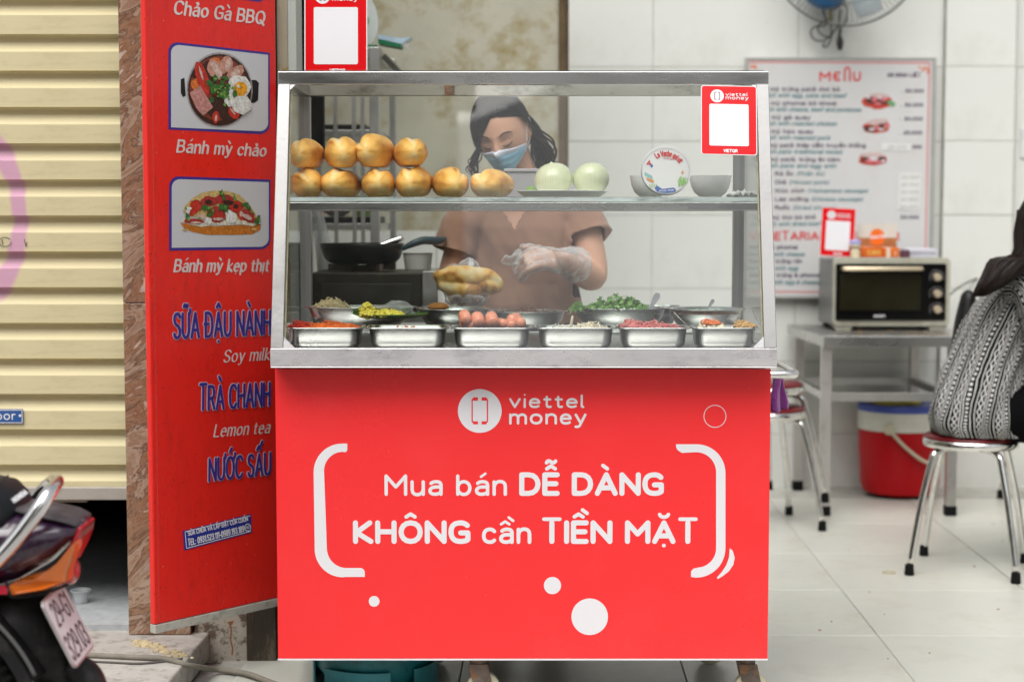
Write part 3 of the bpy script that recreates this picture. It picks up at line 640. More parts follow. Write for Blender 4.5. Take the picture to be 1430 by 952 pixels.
pp('dark', 7, lambda L: [blob(L, *q) for q in ((294, 96, 13, 11), (292, 112, 9, 10), (300, 150, 16, 14), (318, 160, 14, 9), (276, 104, 9, 7), (330, 98, 8, 6))])
pp('orange', 8, lambda L: [blob(L, *q) for q in ((300, 88, 9, 7, 20), (272, 118, 7, 8), (314, 86, 6, 6))])
pp('meat', 9, lambda L: (blob(L, 299, 97, 10, 15, -28), blob(L, 315, 91, 9, 12, 10), blob(L, 328, 101, 13, 8, -32)))
pp('pale', 10, lambda L: (blob(L, 302, 99, 5, 11, -28), blob(L, 317, 90, 4, 9, 10), blob(L, 327, 102, 8, 4, -32), blob(L, 296, 92, 3, 6, -20)))
pp('red', 9, lambda L: (blob(L, 281, 110, 8, 25, -17, .04), blob(L, 325, 158, 6, 10, -38), blob(L, 300, 164, 5, 9, 5)))
pp('pale', 11, lambda L: (blob(L, 279, 103, 1.4, 10, -17), blob(L, 300, 165, 1.6, 5, 5), blob(L, 323, 156, 1.2, 6, -38)))
pp('spam', 10, lambda L: L.poly([(263, 130), (278, 120), (296, 150), (282, 162), (272, 151)]))
pp('white', 10, lambda L: (blob(L, 332, 122, 17, 16, 0, .09), blob(L, 336, 147, 14, 13, 20, .1), blob(L, 324, 140, 12, 10)))
pp('yolk', 11, lambda L: L.disc(334, 124.5, 9.5, 24, 10))
pp('cream', 12, lambda L: blob(L, 331, 121, 3, 2, 30))
pp('green', 12, lambda L: [blob(L, 306 + rnd.gauss(0, 8), 128 + rnd.gauss(0, 9), rnd.uniform(3, 6), rnd.uniform(3, 5), 0, .35, 9) for _ in range(22)])
pp('lgreen', 13, lambda L: [blob(L, 307 + rnd.gauss(0, 8), 130 + rnd.gauss(0, 10), rnd.uniform(1.2, 3), rnd.uniform(1, 2.5), 0, .4, 7) for _ in range(16)])
# sandwich
pp('bread', 3, lambda L: L.poly([(255, 296), (258, 287), (268, 277), (282, 269), (300, 266), (318, 267), (334, 272), (344, 282), (352, 292), (358, 302), (362, 314), (340, 312), (300, 305), (268, 303)]))
pp('crust', 3, lambda L: L.poly([(251, 311), (262, 313), (300, 316), (340, 314), (364, 313), (363, 321), (352, 327), (325, 328), (290, 328), (268, 324), (256, 318)]))
pp('cream', 4, lambda L: L.poly([(252, 309), (258, 305), (300, 308), (345, 306), (363, 312), (352, 316), (335, 313), (320, 315), (300, 314), (280, 317), (262, 313)]))
pp('bread', 5, lambda L: [blob(L, 258 + i * 8, 321 + math.sin(i) * 1.5, 4, 1.6, 0) for i in (0, 12)] )
pp('ham', 5, lambda L: [blob(L, *q) for q in ((274, 287, 9, 8), (292, 281, 12, 7), (312, 278, 13, 7), (303, 299, 14, 11), (343, 300, 12, 8), (270, 309, 14, 4), (328, 288, 12, 8), (352, 308, 9, 4))])
pp('red', 6, lambda L: [blob(L, *q, .25) for q in ((272, 289, 7, 8, 0), (329, 289, 10, 8, 0), (302, 301, 9, 5, 0), (336, 301, 5, 7, -40), (268, 296, 4, 6, 30))])
pp('pale', 7, lambda L: [blob(L, *q) for q in ((280, 303, 6, 4), (344, 303, 7, 3, 30), (304, 306, 8, 2), (336, 299, 3, 4), (272, 311, 8, 1.5))])
pp('white', 6, lambda L: (blob(L, 322, 304, 8, 8), blob(L, 263, 294, 5, 5), blob(L, 290, 308, 5, 5), blob(L, 318, 297, 5, 4)))
pp('dark', 7, lambda L: (blob(L, 318, 283, 8, 3.5), blob(L, 328, 288, 4, 3), blob(L, 290, 282, 5, 3)))
pp('green', 8, lambda L: [blob(L, *q, rnd.uniform(2.5, 5), rnd.uniform(2.5, 5), 0, .4, 9) for q in ((308, 269), (311, 275), (290, 292), (286, 289), (294, 298), (311, 287), (314, 293), (308, 290), (341, 285), (346, 290), (360, 304), (358, 309), (260, 302), (284, 291), (316, 289), (291, 300))])
pp('lgreen', 9, lambda L: [blob(L, *q, 1.6, 2.6, 0, .4, 7) for q in ((309, 270), (290, 290), (326, 274), (328, 278), (350, 296), (313, 289), (258, 291), (262, 306), (277, 305), (296, 294), (345, 288), (361, 307))])
# words
it = dict(shear=.2, contrast=.62, wt=.2)
L1 = lay(2)
L1.text('Chảo Gà BBQ', (241, 21), (369, 36), 22, **it); L1.text('Bánh mỳ chảo', (245, 214), (371, 220), 20, **it); L1.text('Bánh mỳ kẹp thịt', (241, 381), (375, 380), 20, **it)
it2 = dict(shear=.22, contrast=.66, wt=.15)
L1.text('Soy milk', (311, 507), (376, 503), 19, **it2); L1.text('Lemon tea', (297, 611), (376, 605), 19, **it2)
L1.build('lettering', M('cream_lettering', (.66, .58, .56), .4), bn)
big = (('SỮA ĐẬU NÀNH', (240, 474), (379, 468), 38), ('TRÀ CHANH', (276, 574), (378, 567), 36), ('NƯỚC SẤU', (289, 673), (379, 663), 34))
L1 = lay(2)
for t, a, b, c in big: L1.text(t, (a[0] + 1, a[1]), (b[0] - 1, b[1]), c, .115, grow=.055)
L1.build('letter_outline', M('lettering_edge', (.60, .50, .60), .4), bn)
L1 = lay(5)
for t, a, b, c in big: L1.text(t, (a[0] + 1, a[1]), (b[0] - 1, b[1]), c, .115)
L1.build('lettering', blue_pr, bn)
# repair sticker on the banner
Ls = lay(2); Ls.poly([(255, 741), (350, 717), (351.5, 743), (257, 768)]); stk = Ls.build('repair_sticker', M('blue_sticker', (.02, .03, .25), .35), None)
stk.location = (0, 0, 0); tag(stk, 'small blue roller door repair sticker, tilted, low on the red banner', 'sticker')
L1 = lay(3); L1.line([(258, 742), (349, 719.5)], .9); L1.line([(258, 742), (260, 765)], .9); L1.line([(260, 765), (350, 741)], .9)
L1.text('SỬA CHỮA VÀ LẮP ĐẶT CỬA CUỐN', (262, 748), (346, 727), 7, .17); L1.text('TEL: 0931.523.111-0989.193.189', (262, 762), (341, 742), 9.5, .15)
L1.line([(345.5 + 4.2 * math.cos(i * .63), 736 + 5 * math.sin(i * .63)) for i in range(11)], .9); L1.text('SD', (343, 738), (348, 737), 3.5, .2)
L1.build('lettering', white_pr, stk, shape='sticker_line')
bowl_white = M('bright_porcelain', (.90, .90, .88), .15, 0, .02)
# ------------------------------------------------------------------ the food cart
random.seed(11)
X0, X1 = -.578, .634
YB, YT, YR = 3.93, 4.11, 4.52          # front of the case at its foot, at its top, and its back
ZF, ZTOP = .907, P(700, 100, 4.11).z
def yf(z): return YB + (z - ZF) / (ZTOP - ZF) * (YT - YB)
cart = empty('food_cart', 'steel street food cart with glass case over a red printed front panel', 'food cart', (.03, 4.2, 0))
SPY = 4.0
sx0_, sx1_ = P(386, 700, SPY).x, P(1074.5, 700, SPY).x
sz0, sz1 = P(700, 919, SPY).z, P(700, 515, SPY).z
panel = MB().box((sx0_, SPY, sz0), (sx1_, SPY + .012, sz1)).build('front_panel', red_board, cart, bevel=.0008)
MB().box((sx0_ - .0005, SPY - .0012, sz0 - .004), (sx1_ + .0005, SPY + .0135, sz0 - .0004)).build('panel_edge', white_pr, panel)
S = lambda k: Layer((0, SPY, 0), (0, -1, 0), k, .0004)
L = S(1)
L.disc(670, 573.5, 30.5, 64)
L.disc(522.5, 839, 7.5, 32); L.disc(771.5, 817, 12, 40); L.disc(823.5, 860.5, 25.5, 64)
def arcpts(cx, cy, r, a0, a1, n=14): return [(cx + r * math.cos(R(a0 + (a1 - a0) * i / n)), cy - r * math.sin(R(a0 + (a1 - a0) * i / n))) for i in range(n + 1)]
L.poly([(485, 619), (485, 627)] + arcpts(481, 627, 4, 0, -90, 4) + arcpts(479, 657, 26.5, 90, 180)[0:] + arcpts(484, 765, 27.5, 180, 270) + [(503, 792.5)] + arcpts(503, 799, 6.5, 90, 0, 5) + [(509.5, 805), (482, 805)] + arcpts(479, 766, 39.5, 270, 180) + arcpts(478, 659, 40, 180, 90))
L.poly([(944, 620)] + [(974, 620)] + arcpts(973, 660, 40, 90, 0) + arcpts(972, 765, 41, 0, -90) + [(965, 805), (965, 797), (969, 793), (975, 792.5)] + arcpts(973, 765, 27, -90, 0) + arcpts(972, 659, 28, 0, 90) + [(952, 632)] + arcpts(953, 622, 9, 250, 180, 5))
L.poly([(1019, 765), (1023, 768), (1026, 778), (1024, 788), (1018, 797), (1009, 804), (1002, 808), (1001, 806), (1008, 798), (1014, 789), (1018, 778)])
L.text('Mua bán', (537, 692), (708, 692), 30, .155); L.text('DỄ DÀNG', (725, 692), (927, 692), 33, .215)
L.text('KHÔNG', (493, 759), (657, 759), 33, .215); L.text('cần', (673, 759), (742, 759), 31, .165); L.text('TIỀN MẶT', (756, 759), (975, 759), 33, .215)
L.text('viettel', (711, 569.5), (815, 569.5), 19, .165); L.text('money', (711, 592.5), (819, 592.5), 21, .165)
L.line([(998.4 + 15.4 * math.cos(i * math.pi / 20), 581 + 15.4 * math.sin(i * math.pi / 20)) for i in range(41)], .9)
L.build('lettering', white_pr, panel, shape='printed_shape')
L = S(3)
for sgn, cx in ((-1, 662), (1, 678)):
    o = 670 + sgn * 11.5; i = 670 + sgn * 2.6
    L.poly([(i, 554.5), (o - sgn * 3, 554.5), (o, 558), (o, 588), (o - sgn * 3, 592), (i, 592), (i, 588), (o - sgn * 1.9, 588), (o - sgn * 1.6, 586), (o - sgn * 1.6, 559), (i, 559)])
L.build('logo_bracket', red_board, panel)
# body, rims and frame
body = MB(); body.box((sx0_ + .004, SPY + .0135, sz0 + .004), (sx1_ - .004, YR, sz1 - .002)); body.build('cabinet', steel_v, cart, bevel=.003)
zr0, zr1 = P(700, 513.5, YB).z, P(700, 486, YB).z
rim = MB(); rim.box((X0, YB - .006, zr0), (X1, YR + .01, zr0 + .004)); rim.box((X0, YB - .006, zr0 + .0045), (X1, YB + .022, zr1)); rim.box((X0, YR - .02, zr0 + .0045), (X1, YR + .01, zr1)); rim.box((X0, YB + .023, zr0 + .0045), (X0 + .02, YR - .021, zr1)); rim.box((X1 - .02, YB + .023, zr0 + .0045), (X1, YR - .021, zr1))
rim.build('counter_rim', steel_film, cart, bevel=.0015)
MB().box((X0 + .021, YB + .023, zr1 - .02), (X1 - .021, YR - .021, zr1 - .006)).build('display_floor', M('case_floor_steel', (.34, .34, .33), .3, .9, .1, 6, dirt=((.2, .2, .18), .5, 14)), cart)
w = .030
def post(x, name='front_post'):
    mb = MB(); z0, z1 = zr1 + .0006, ZTOP - .033
    mb.hexa([(x, yf(z0), z0), (x + w, yf(z0), z0), (x + w, yf(z0) + w, z0), (x, yf(z0) + w, z0)], [(x, yf(z1), z1), (x + w, yf(z1), z1), (x + w, yf(z1) + w, z1), (x, yf(z1) + w, z1)])
    return mb.build(name, steel_v, cart, bevel=.0015)
post(X0); post(X1 - w)
for x in (X0 + .001, X1 - w - .001): MB().box((x, YR - w, zr1 + .0006), (x + w, YR, ZTOP - .033)).build('rear_post', steel_v, cart, bevel=.0015)
tr = steel_film
MB().box((X0 - .001, YT, ZTOP - .032), (X1 + .001, YT + w, ZTOP)).build('top_rail', steel, cart, bevel=.0015)
grimy = M('grimy_rail', (.47, .46, .40), .4, .6, .12, 8, .05, 60, ((.16, .15, .12), .7, 20, .14), stretch=(.6, 1, 1))
MB().box((X0 + .0005, YR - w, ZTOP - .031), (X1 - .0005, YR, ZTOP - .001)).build('rear_top_rail', grimy, cart, bevel=.0015)
bx0 = P(621, 125, YR - w).x
MB().box((bx0, YR - w - .004, ZTOP - .030), (bx0 + .026, YR - w - .0006, ZTOP - .004)).build('rail_bracket', rust, cart, bevel=.001)
for x in (X0 - .0005, X1 - w + .0005): MB().box((x, YT + w + .0006, ZTOP - .031), (x + w, YR - w - .0006, ZTOP - .0006)).build('side_top_rail', steel_v, cart, bevel=.0015)
pane = glass_mat('dusty_glass', f0=.032, smudge=.003); pane2 = glass_mat('clean_glass', smudge=.002); pane_g = glass_mat('thick_glass', (.86, .93, .89), .05, .01)
MB().box((X0 + .006, YT + w + .002, ZTOP + .0006), (X1 - .006, YR, ZTOP + .006)).build('roof_glass', pane2, cart)
mb = MB(); a0, a1 = zr1 + .001, ZTOP - .034
mb.hexa([(X0 + w + .0005, yf(a0) + .006, a0), (X1 - w - .0005, yf(a0) + .006, a0), (X1 - w - .0005, yf(a0) + .0105, a0), (X0 + w + .0005, yf(a0) + .0105, a0)],
        [(X0 + w + .0005, yf(a1) + .006, a1), (X1 - w - .0005, yf(a1) + .006, a1), (X1 - w - .0005, yf(a1) + .0105, a1), (X0 + w + .0005, yf(a1) + .0105, a1)])
mb.build('front_glass', pane, cart)
for x in (X0 + .012, X1 - .017):
    mb = MB(); yb0, yb1 = yf(a0) + w + .001, yf(a1) + w + .001
    mb.hexa([(x, yb0, a0), (x + .004, yb0, a0), (x + .004, YR - w - .001, a0), (x, YR - w - .001, a0)], [(x, yb1, a1), (x + .004, yb1, a1), (x + .004, YR - w - .001, a1), (x, YR - w - .001, a1)])
    mb.build('side_glass', pane2, cart)
# yellowed sealant strips and gussets
sealc = M('old_sealant', (.42, .38, .26), .7, 0, .3, 40, .1, 90)
for x in (X0 + w + .0006, X1 - w - .0046):
    mb = MB(); z0, z1 = a0, a1; mb.hexa([(x, yf(z0) + .011, z0), (x + .004, yf(z0) + .011, z0), (x + .004, yf(z0) + .016, z0), (x, yf(z0) + .016, z0)], [(x, yf(z1) + .011, z1), (x + .004, yf(z1) + .011, z1), (x + .004, yf(z1) + .016, z1), (x, yf(z1) + .016, z1)]); mb.build('sealant', sealc, cart)
for sgn, x in ((1, X0 + w + .0007), (-1, X1 - w - .0007)):
    for zb_, zs_ in ((zr1 + .0012, 1), (ZTOP - .0335, -1)):
        y = yf(zb_) + .0005; s_ = .026 if zs_ > 0 else .012
        MB().prism([(x, y, zb_), (x + sgn * s_, y, zb_), (x, y + zs_ * s_ * .24, zb_ + zs_ * s_)], (0, .004, 0)).build('corner_gusset', steel_film, cart)
# shelf
ZS = P(700, 275, 4.05).z; ys = yf(ZS) + .0125
MB().box((X0 + .03, ys, ZS - .0125), (X1 - .03, YR - .035, ZS)).build('glass_shelf', pane_g, cart, bevel=.0008)
MB().box((X0 + .031, ys - .0006, ZS - .011), (X1 - .031, ys + .0008, ZS - .0015)).build('shelf_edge_strip', M('green_glass_edge', (.52, .58, .57), .12, 0, .3, 6, stretch=(1, 1, 5), spec=.8, dirt=((.12, .15, .14), .7, 10, .12)), cart)
MB().box((X0 + .0305, ys + .002, ZS - .033), (X1 - .0305, ys + .02, ZS - .0135)).build('shelf_rail', steel, cart, bevel=.001)
MB().box((X0 + .0325, YR - .05, ZS - .033), (X1 - .0325, YR - .034, ZS - .0135)).build('shelf_rail', steel_v, cart, bevel=.001)
for x in (X0 + .031, X1 - .047): MB().box((x, ys + .021, ZS - .031), (x + .016, YR - .051, ZS - .0137)).build('shelf_bracket', steel_v, cart)
# push handle at the right side
mb = MB(); zh = P(1100, 513, 4.35).z
mb.tube([(X1 - .01, 4.16, zh), (X1 + .05, 4.155, zh), (X1 + .078, 4.165, zh), (X1 + .088, 4.20, zh), (X1 + .088, 4.42, zh), (X1 + .078, 4.47, zh), (X1 + .03, 4.50, zh), (X1 - .01, 4.5, zh)], .011, 12, smooth=4)
mb.build('push_handle', chrome, cart, smooth=True)
# castors
cream = M('cream_nylon', (.58, .55, .40), .45, 0, .15, 20, 0, 60, ((.3, .22, .1), .5, 25))
def castor(px, Y, yaw=0, side=1):
    x = P(px, 940, Y).x; zt_ = sz0 - .002; Rw = .042; zc = Rw
    c = MB(); c.box((x - .035, Y - .03, zt_ - .008), (x + .035, Y + .03, zt_)); c.lathe([(.022, zt_ - .022), (.024, zt_ - .008)], (x, Y, 0), 18)
    for s_ in (-1, 1):
        c.prism([(x - .024, Y + s_ * .021, zt_ - .0225), (x + .024, Y + s_ * .021, zt_ - .0225), (x + .026 + .01 * side, Y + s_ * .021, zc + .012), (x + .012 * side + .010, Y + s_ * .021, zc - .012), (x + .012 * side - .010, Y + s_ * .021, zc - .012), (x + .002 * side - .014, Y + s_ * .021, zc + .014)], (0, .003 * s_, 0))
    c.tube([(x + .012 * side, Y - .028, zc), (x + .012 * side, Y + .028, zc)], .006, 10)
    o = c.build('castor', rust, cart, bevel=.0008)
    MB().lathe([(.006, -.016), (.030, -.017), (Rw, -.010), (Rw + .001, 0), (Rw, .010), (.030, .017), (.006, .016)], (x + .012 * side, Y, zc), 32, 'Y').build('wheel', cream, o, smooth=True)
castor(668, 4.06); castor(1042, 4.06, side=1); castor(985, 4.44, side=1); castor(600, 4.44)
MB().box((sx0_ + .01, SPY + .016, sz0 - .006), (sx1_ - .01, SPY + .05, sz0 - .001)).build('under_frame', rust, cart)

# ------------------------------------------------------------------ payment signs (their code squares are left as plain white fields)
def pay_sign(cx, top, bot, wd, Y, label, lean=0, onto=None, pw_=1.0, wtxt=True, cat='sign', thick=.003, deg=0):
    c0 = P(cx, (top + bot) / 2, Y); hh = (P(cx, top, Y) - P(cx, bot, Y)).length / 2; hw = wd / 2 / FPX * Y
    root = empty('payment_sign', label, cat, (c0.x, c0.y, c0.z - hh), 'red payment signs with the same print')
    rot = Matrix.Rotation(R(lean), 3, 'X') @ Matrix.Rotation(R(deg), 3, 'Y')
    N = rot @ Vector((0, -1, 0)); U = rot @ Vector((1, 0, 0)); V = rot @ Vector((0, 0, 1))
    def rr(w_, h_, r, lift, oy=0, ox=0):
        o = []
        for sx_, sy_, a0 in ((1, 1, 0), (-1, 1, 90), (-1, -1, 180), (1, -1, 270)):
            for i in range(6): a = R(a0 + 18 * i); o.append(c0 + U * (ox + sx_ * (w_ - r) + r * math.cos(a)) + V * (oy + sy_ * (h_ - r) + r * math.sin(a)) + N * lift)
        return o
    u = hw
    MB().prism(rr(hw, hh, u * .1, 0), -N * thick).build('board', white_ac, root)
    MB().prism(rr(hw * .965, hh * .975, u * .08, .0004), -N * .0003).build('red_field', red_acr, root)
    MB().prism(rr(hw * .70, hh * .60, u * .06, .0008, -hh * .14), -N * .0003).build('white_field', white_pr, root)
    m = MB(); cc = c0 + U * (-hw * .42) + V * (hh * .69) + N * .0008
    m.prism([cc + U * (hw * .24) * math.cos(i * math.pi / 16) + V * (hw * .24) * math.sin(i * math.pi / 16) for i in range(32)], -N * .0003); m.build('logo_disc', white_pr, root)
    Ly = Layer(c0, N, 3, .0004); Ly.U, Ly.V, Ly.N = U, V, N
    q = lambda x, y: Vector((x * hw, y * hh, 0))
    def tx(t, xa, xb, y, cap, wt):
        st, wd_ = strokes(t); H = cap * hh; W = (xb - xa) * hw; wp = wt * H; sx_ = (W - wp) / wd_
        for s_ in st: Ly.stroke([Vector((xa * hw + wp / 2 + p.x * sx_, y * hh + p.y * H, 0)) for p in s_], wp)
    tx('viettel', -.12, .66, .70, .085, .2); tx('money', -.12, .70, .60, .09, .2); tx('VIETQR', -.2, .3, -.92, .075, .28)
    Ly.build('lettering', white_pr, root, join=True)
    Lb = Layer(c0, N, 4, .0004); Lb.U, Lb.V, Lb.N = U, V, N
    for s_ in (-1, 1):
        cx_ = -.42 * hw; Lb.stroke([Vector((cx_ + s_ * hw * .03, hh * .69 + hw * .13, 0)), Vector((cx_ + s_ * hw * .09, hh * .69 + hw * .13, 0)), Vector((cx_ + s_ * hw * .09, hh * .69 - hw * .13, 0)), Vector((cx_ + s_ * hw * .03, hh * .69 - hw * .13, 0))], hw * .02, False)
    Lb.build('logo_bracket', M('dark_red_print', (.12, .01, .01), .4), root)
    return root, N, U, V, c0, hw, hh
r_, N_, U_, V_, c_, hw_, hh_ = pay_sign(469, -26, 108, 87, 4.3, 'red payment sign standing on the roof of the cart, above the bread', lean=-4)
mb = MB(); foot = c_ - V_ * hh_; mb.box((foot.x - hw_, foot.y - .002, ZTOP + .0065), (foot.x + hw_, foot.y + .06, ZTOP + .0095)); mb.build('foot', white_ac, r_)
# sign stuck inside the slanted pane
zc_ = P(1018, 167, 4.08).z
slope = math.degrees(math.atan((YT - YB) / (ZTOP - ZF)))
pay_sign(1018, 117, 219, 78, yf(zc_) + .0005, 'red payment sign stuck on the glass at the top right of the case', lean=-slope, thick=.0015, deg=1.2)

# ------------------------------------------------------------------ bread rolls
def crust_mat():
    m = M('bread_crust', (.6, .3, .08), .40, 0, .14, 22, .16, 55, spec=.4, rvar=.5); nt = m.node_tree; b = nt.nodes['Principled BSDF']; L = nt.links.new
    at = nd(nt, 'ShaderNodeAttribute', attribute_name='bake'); tc = nd(nt, 'ShaderNodeTexCoord')
    n = nd(nt, 'ShaderNodeTexNoise'); n.inputs['Scale'].default_value = 20; n.inputs['Detail'].default_value = 7; n.inputs['Roughness'].default_value = .6; L(tc.outputs['Object'], n.inputs['Vector'])
    ad = nd(nt, 'ShaderNodeMath', operation='MULTIPLY_ADD'); L(n.outputs['Fac'], ad.inputs[0]); ad.inputs[1].default_value = .60; L(at.outputs['Fac'], ad.inputs[2])
    cr = nd(nt, 'ShaderNodeValToRGB'); L(ad.outputs[0], cr.inputs[0]); e = cr.color_ramp.elements
    e[0].position = .16; e[0].color = (.86, .72, .44, 1); e[1].position = 1.32; e[1].color = (.42, .13, .014, 1)
    for p, c in ((.44, (.90, .64, .27, 1)), (.74, (.88, .50, .115, 1)), (1.02, (.64, .28, .035, 1))): k = e.new(p); k.color = c
    L(cr.outputs[0], b.inputs['Base Color']); return m
crust = crust_mat()
def roll_mesh(seed, wx, hz_, ly, slit_a, name='crust'):
    """a short Vietnamese roll seen end on: plump ends, a burst slit with a raised ear along the top"""
    rg = random.Random(seed); n, m = 44, 26; mb = MB(); bake_ = []; off = Vector((rg.uniform(0, 50),) * 3); rings = []
    for i in range(m + 1):
        t = -1 + 2 * (i + .0) / m; t = max(-.985, min(.985, t)); prof = (1 - abs(t) ** 2.5) ** .5; y = t * ly / 2; ring = []
        for j in range(n):
            a = 2 * math.pi * j / n; ca, sa = math.cos(a), math.sin(a)
            d = (a - slit_a + math.pi) % (2 * math.pi) - math.pi; w_ = max(0, 1 - abs(t) ** 6)
            d += .10 * noise.noise(Vector((t * 4, seed, 0))); g = 1 + w_ * (.10 * math.exp(-((d - .42) / .26) ** 2) - .13 * math.exp(-(d / .19) ** 2) + .05 * math.exp(-((d + .42) / .3) ** 2))
            r = prof * g * (1 + .05 * noise.noise(Vector((ca, sa, t)) * 1.7 + off))
            x = ca * r * wx / 2; z = sa * r * hz_ / 2
            if z < -hz_ * .40: z = -hz_ * .40 + (z + hz_ * .40) * .25
            ring.append((x, y, z)); k = .42 + .16 * noise.noise(Vector((ca, sa, t)) * 2.2 + off)
            k += .22 * (1 - abs(sa)) * .8 + (-.50 * math.exp(-((d - .12) / .24) ** 2) + .22 * math.exp(-((d - .50) / .14) ** 2)) * w_ - .12 * max(0, -sa) - .25 * max(0, abs(t) - .8) / .2 * (.5 + rg.random() * .01)
            bake_.append(k)
        rings.append(ring)
    mb.loft(rings); bake_ += [.2, .2]; me = mb.mesh(name); at = me.attributes.new('bake', 'FLOAT', 'POINT')
    for i, v in enumerate(bake_): at.data[i].value = v
    me.materials.append(crust); me.polygons.foreach_set('use_smooth', [True] * len(me.polygons))
    bm = bmesh.new(); bm.from_mesh(me); bmesh.ops.recalc_face_normals(bm, faces=bm.faces); bm.to_mesh(me); bm.free(); return me
rolls = [  # centre px, centre py, width px, height px, depth, slit angle, yaw, label
    (424, 215, 44, 42, 4.20, 1.9, -6, 'golden bread roll of the upper row at the left post of the case'),
    (473, 213, 52, 44, 4.20, 1.8, 8, 'second golden roll from the left post in the upper row, resting over two rolls'),
    (521, 211, 48, 48, 4.20, 2.5, -10, 'tall darker crusted bread roll third from the left in the upper row'),
    (570, 213, 48, 40, 4.20, 1.5, 10, 'last bread roll on the right end of the upper row, pale burst on top'),
    (424, 255, 44, 42, 4.19, 2.2, 12, 'pale yellow bread roll of the lower row against the left post'),
    (472, 255, 54, 40, 4.19, 1.3, -8, 'wide pale bread roll second from the left in the lower row'),
    (525, 254, 50, 40, 4.19, 1.5, 4, 'bread roll third from the left in the lower row, heart shaped end'),
    (576, 252, 52, 44, 4.19, 1.6, -4, 'bread roll under the right end of the upper row with a wide pale slit'),
    (626, 252, 51, 42, 4.19, 1.05, 12, 'single rounded bread roll beside the stack, just left of the masked vendor'),
    (687, 254, 56, 40, 4.19, 2.1, -14, 'last bread roll on the shelf, in front of the vendor, near the onions')]
for i, (cx, cy, wp, hp, Y, sa, yaw, lb_) in enumerate(rolls):
    zc = P(cx, cy, Y - .06).z
    wm, hm = wp / FPX * (Y - .03), hp / FPX * (Y - .03)
    if i >= 4: zc = ZS + hm * .40 + .004
    o = bpy.data.objects.new('bread_roll', roll_mesh(50 + i, wm * .97, hm * 1.06, .20, sa)); COL.objects.link(o)
    o.location = (P(cx, cy, Y - .06).x, Y + .02, zc); o.rotation_euler = (R(random.uniform(-2, 3)), R(random.uniform(-8, 8)), R(yaw)); tag(o, lb_, 'bread roll', 'golden bread rolls stacked on the glass shelf')
# onions on a white plate, lime, lidded box
on_m = M('peeled_onion', (.66, .70, .42), .2, 0, .05, 4, sss=.15, spec=.5, stretch=(1, 1, .3), coat=.3)
nt = on_m.node_tree; bs = nt.nodes['Principled BSDF']; tc = nd(nt, 'ShaderNodeTexCoord'); sp = nd(nt, 'ShaderNodeSeparateXYZ'); nt.links.new(tc.outputs['Object'], sp.inputs[0])
an = nd(nt, 'ShaderNodeMath', operation='ARCTAN2'); nt.links.new(sp.outputs[0], an.inputs[0]); nt.links.new(sp.outputs[1], an.inputs[1])
sn = nd(nt, 'ShaderNodeMath', operation='MULTIPLY'); nt.links.new(an.outputs[0], sn.inputs[0]); sn.inputs[1].default_value = 5
no = nd(nt, 'ShaderNodeTexNoise', noise_dimensions='1D'); nt.links.new(sn.outputs[0], no.inputs['W']); no.inputs['Detail'].default_value = 4
cr = nd(nt, 'ShaderNodeValToRGB'); nt.links.new(no.outputs['Fac'], cr.inputs[0]); cr.color_ramp.elements[0].position = .35; cr.color_ramp.elements[0].color = (.56, .62, .34, 1); cr.color_ramp.elements[1].position = .6; cr.color_ramp.elements[1].color = (.74, .76, .56, 1); nt.links.new(cr.outputs[0], bs.inputs['Base Color'])
pz = ZS + .0065
for cx, wp, dz, rot, lb_ in ((773, 53, 0, (8, -12, 20), 'peeled pale green onion on the left side of the white plate'), (825.5, 51, .002, (-10, 22, 80), 'peeled white onion on the right side of the white plate')):
    r = wp / FPX * 4.26 / 2; mb = MB(); prof = [(r * math.sin(math.pi * t / 22) ** .92 * (1 if t else 0), -r * .84 * math.cos(math.pi * t / 22)) for t in range(1, 22)]
    prof = [(.0015, -r * .86)] + prof + [(.004, r * .86), (.002, r * .92)]
    o = MB().lathe(prof, (0, 0, 0), 36).build('onion', on_m, None, smooth='all'); o.location = (P(cx, 240, 4.24).x, 4.24, pz + r * .84 + dz); o.rotation_euler = [R(a) for a in rot]; tag(o, lb_, 'onion', 'peeled onions on the plate')
c = P(785, 270, 4.25); mb = MB().lathe([(.0, 0), (.092, 0), (.096, .001), (.117, .0155), (.120, .0165), (.117, .0175), (.094, .0055), (0, .005)], (c.x, 4.23, ZS + .0006), 56, sy=.8)
tag(mb.build('plate', bowl_white, None, smooth=True), 'shallow white plate under the two peeled onions', 'plate')
o = MB().ball((P(742, 257, 4.36).x, 4.36, ZS + .017), (.016, .015, .016), 20, 12).build('lime', M('lime_skin', (.20, .34, .06), .35, 0, .15, 30, .05, 90), None, smooth='all'); tag(o, 'small green lime behind the left onion', 'lime')
lbx = empty('food_container', 'greyish lidded plastic container behind the last roll and the onions', 'container', (P(730, 250, 4.42).x, 4.42, ZS))
bxm = M('milky_plastic', (.50, .49, .52), .35, 0, .05, 6, alpha=.85)
x0_, x1_ = P(705, 250, 4.40).x, P(766, 250, 4.40).x; ztop_ = P(730, 236, 4.40).z
MB().box((x0_, 4.38, ZS + .0006), (x1_, 4.455, ztop_ - .009)).build('tub', bxm, lbx, bevel=.004); MB().box((x0_ - .003, 4.376, ztop_ - .0085), (x1_ + .003, 4.459, ztop_)).build('lid', bxm, lbx, bevel=.002)
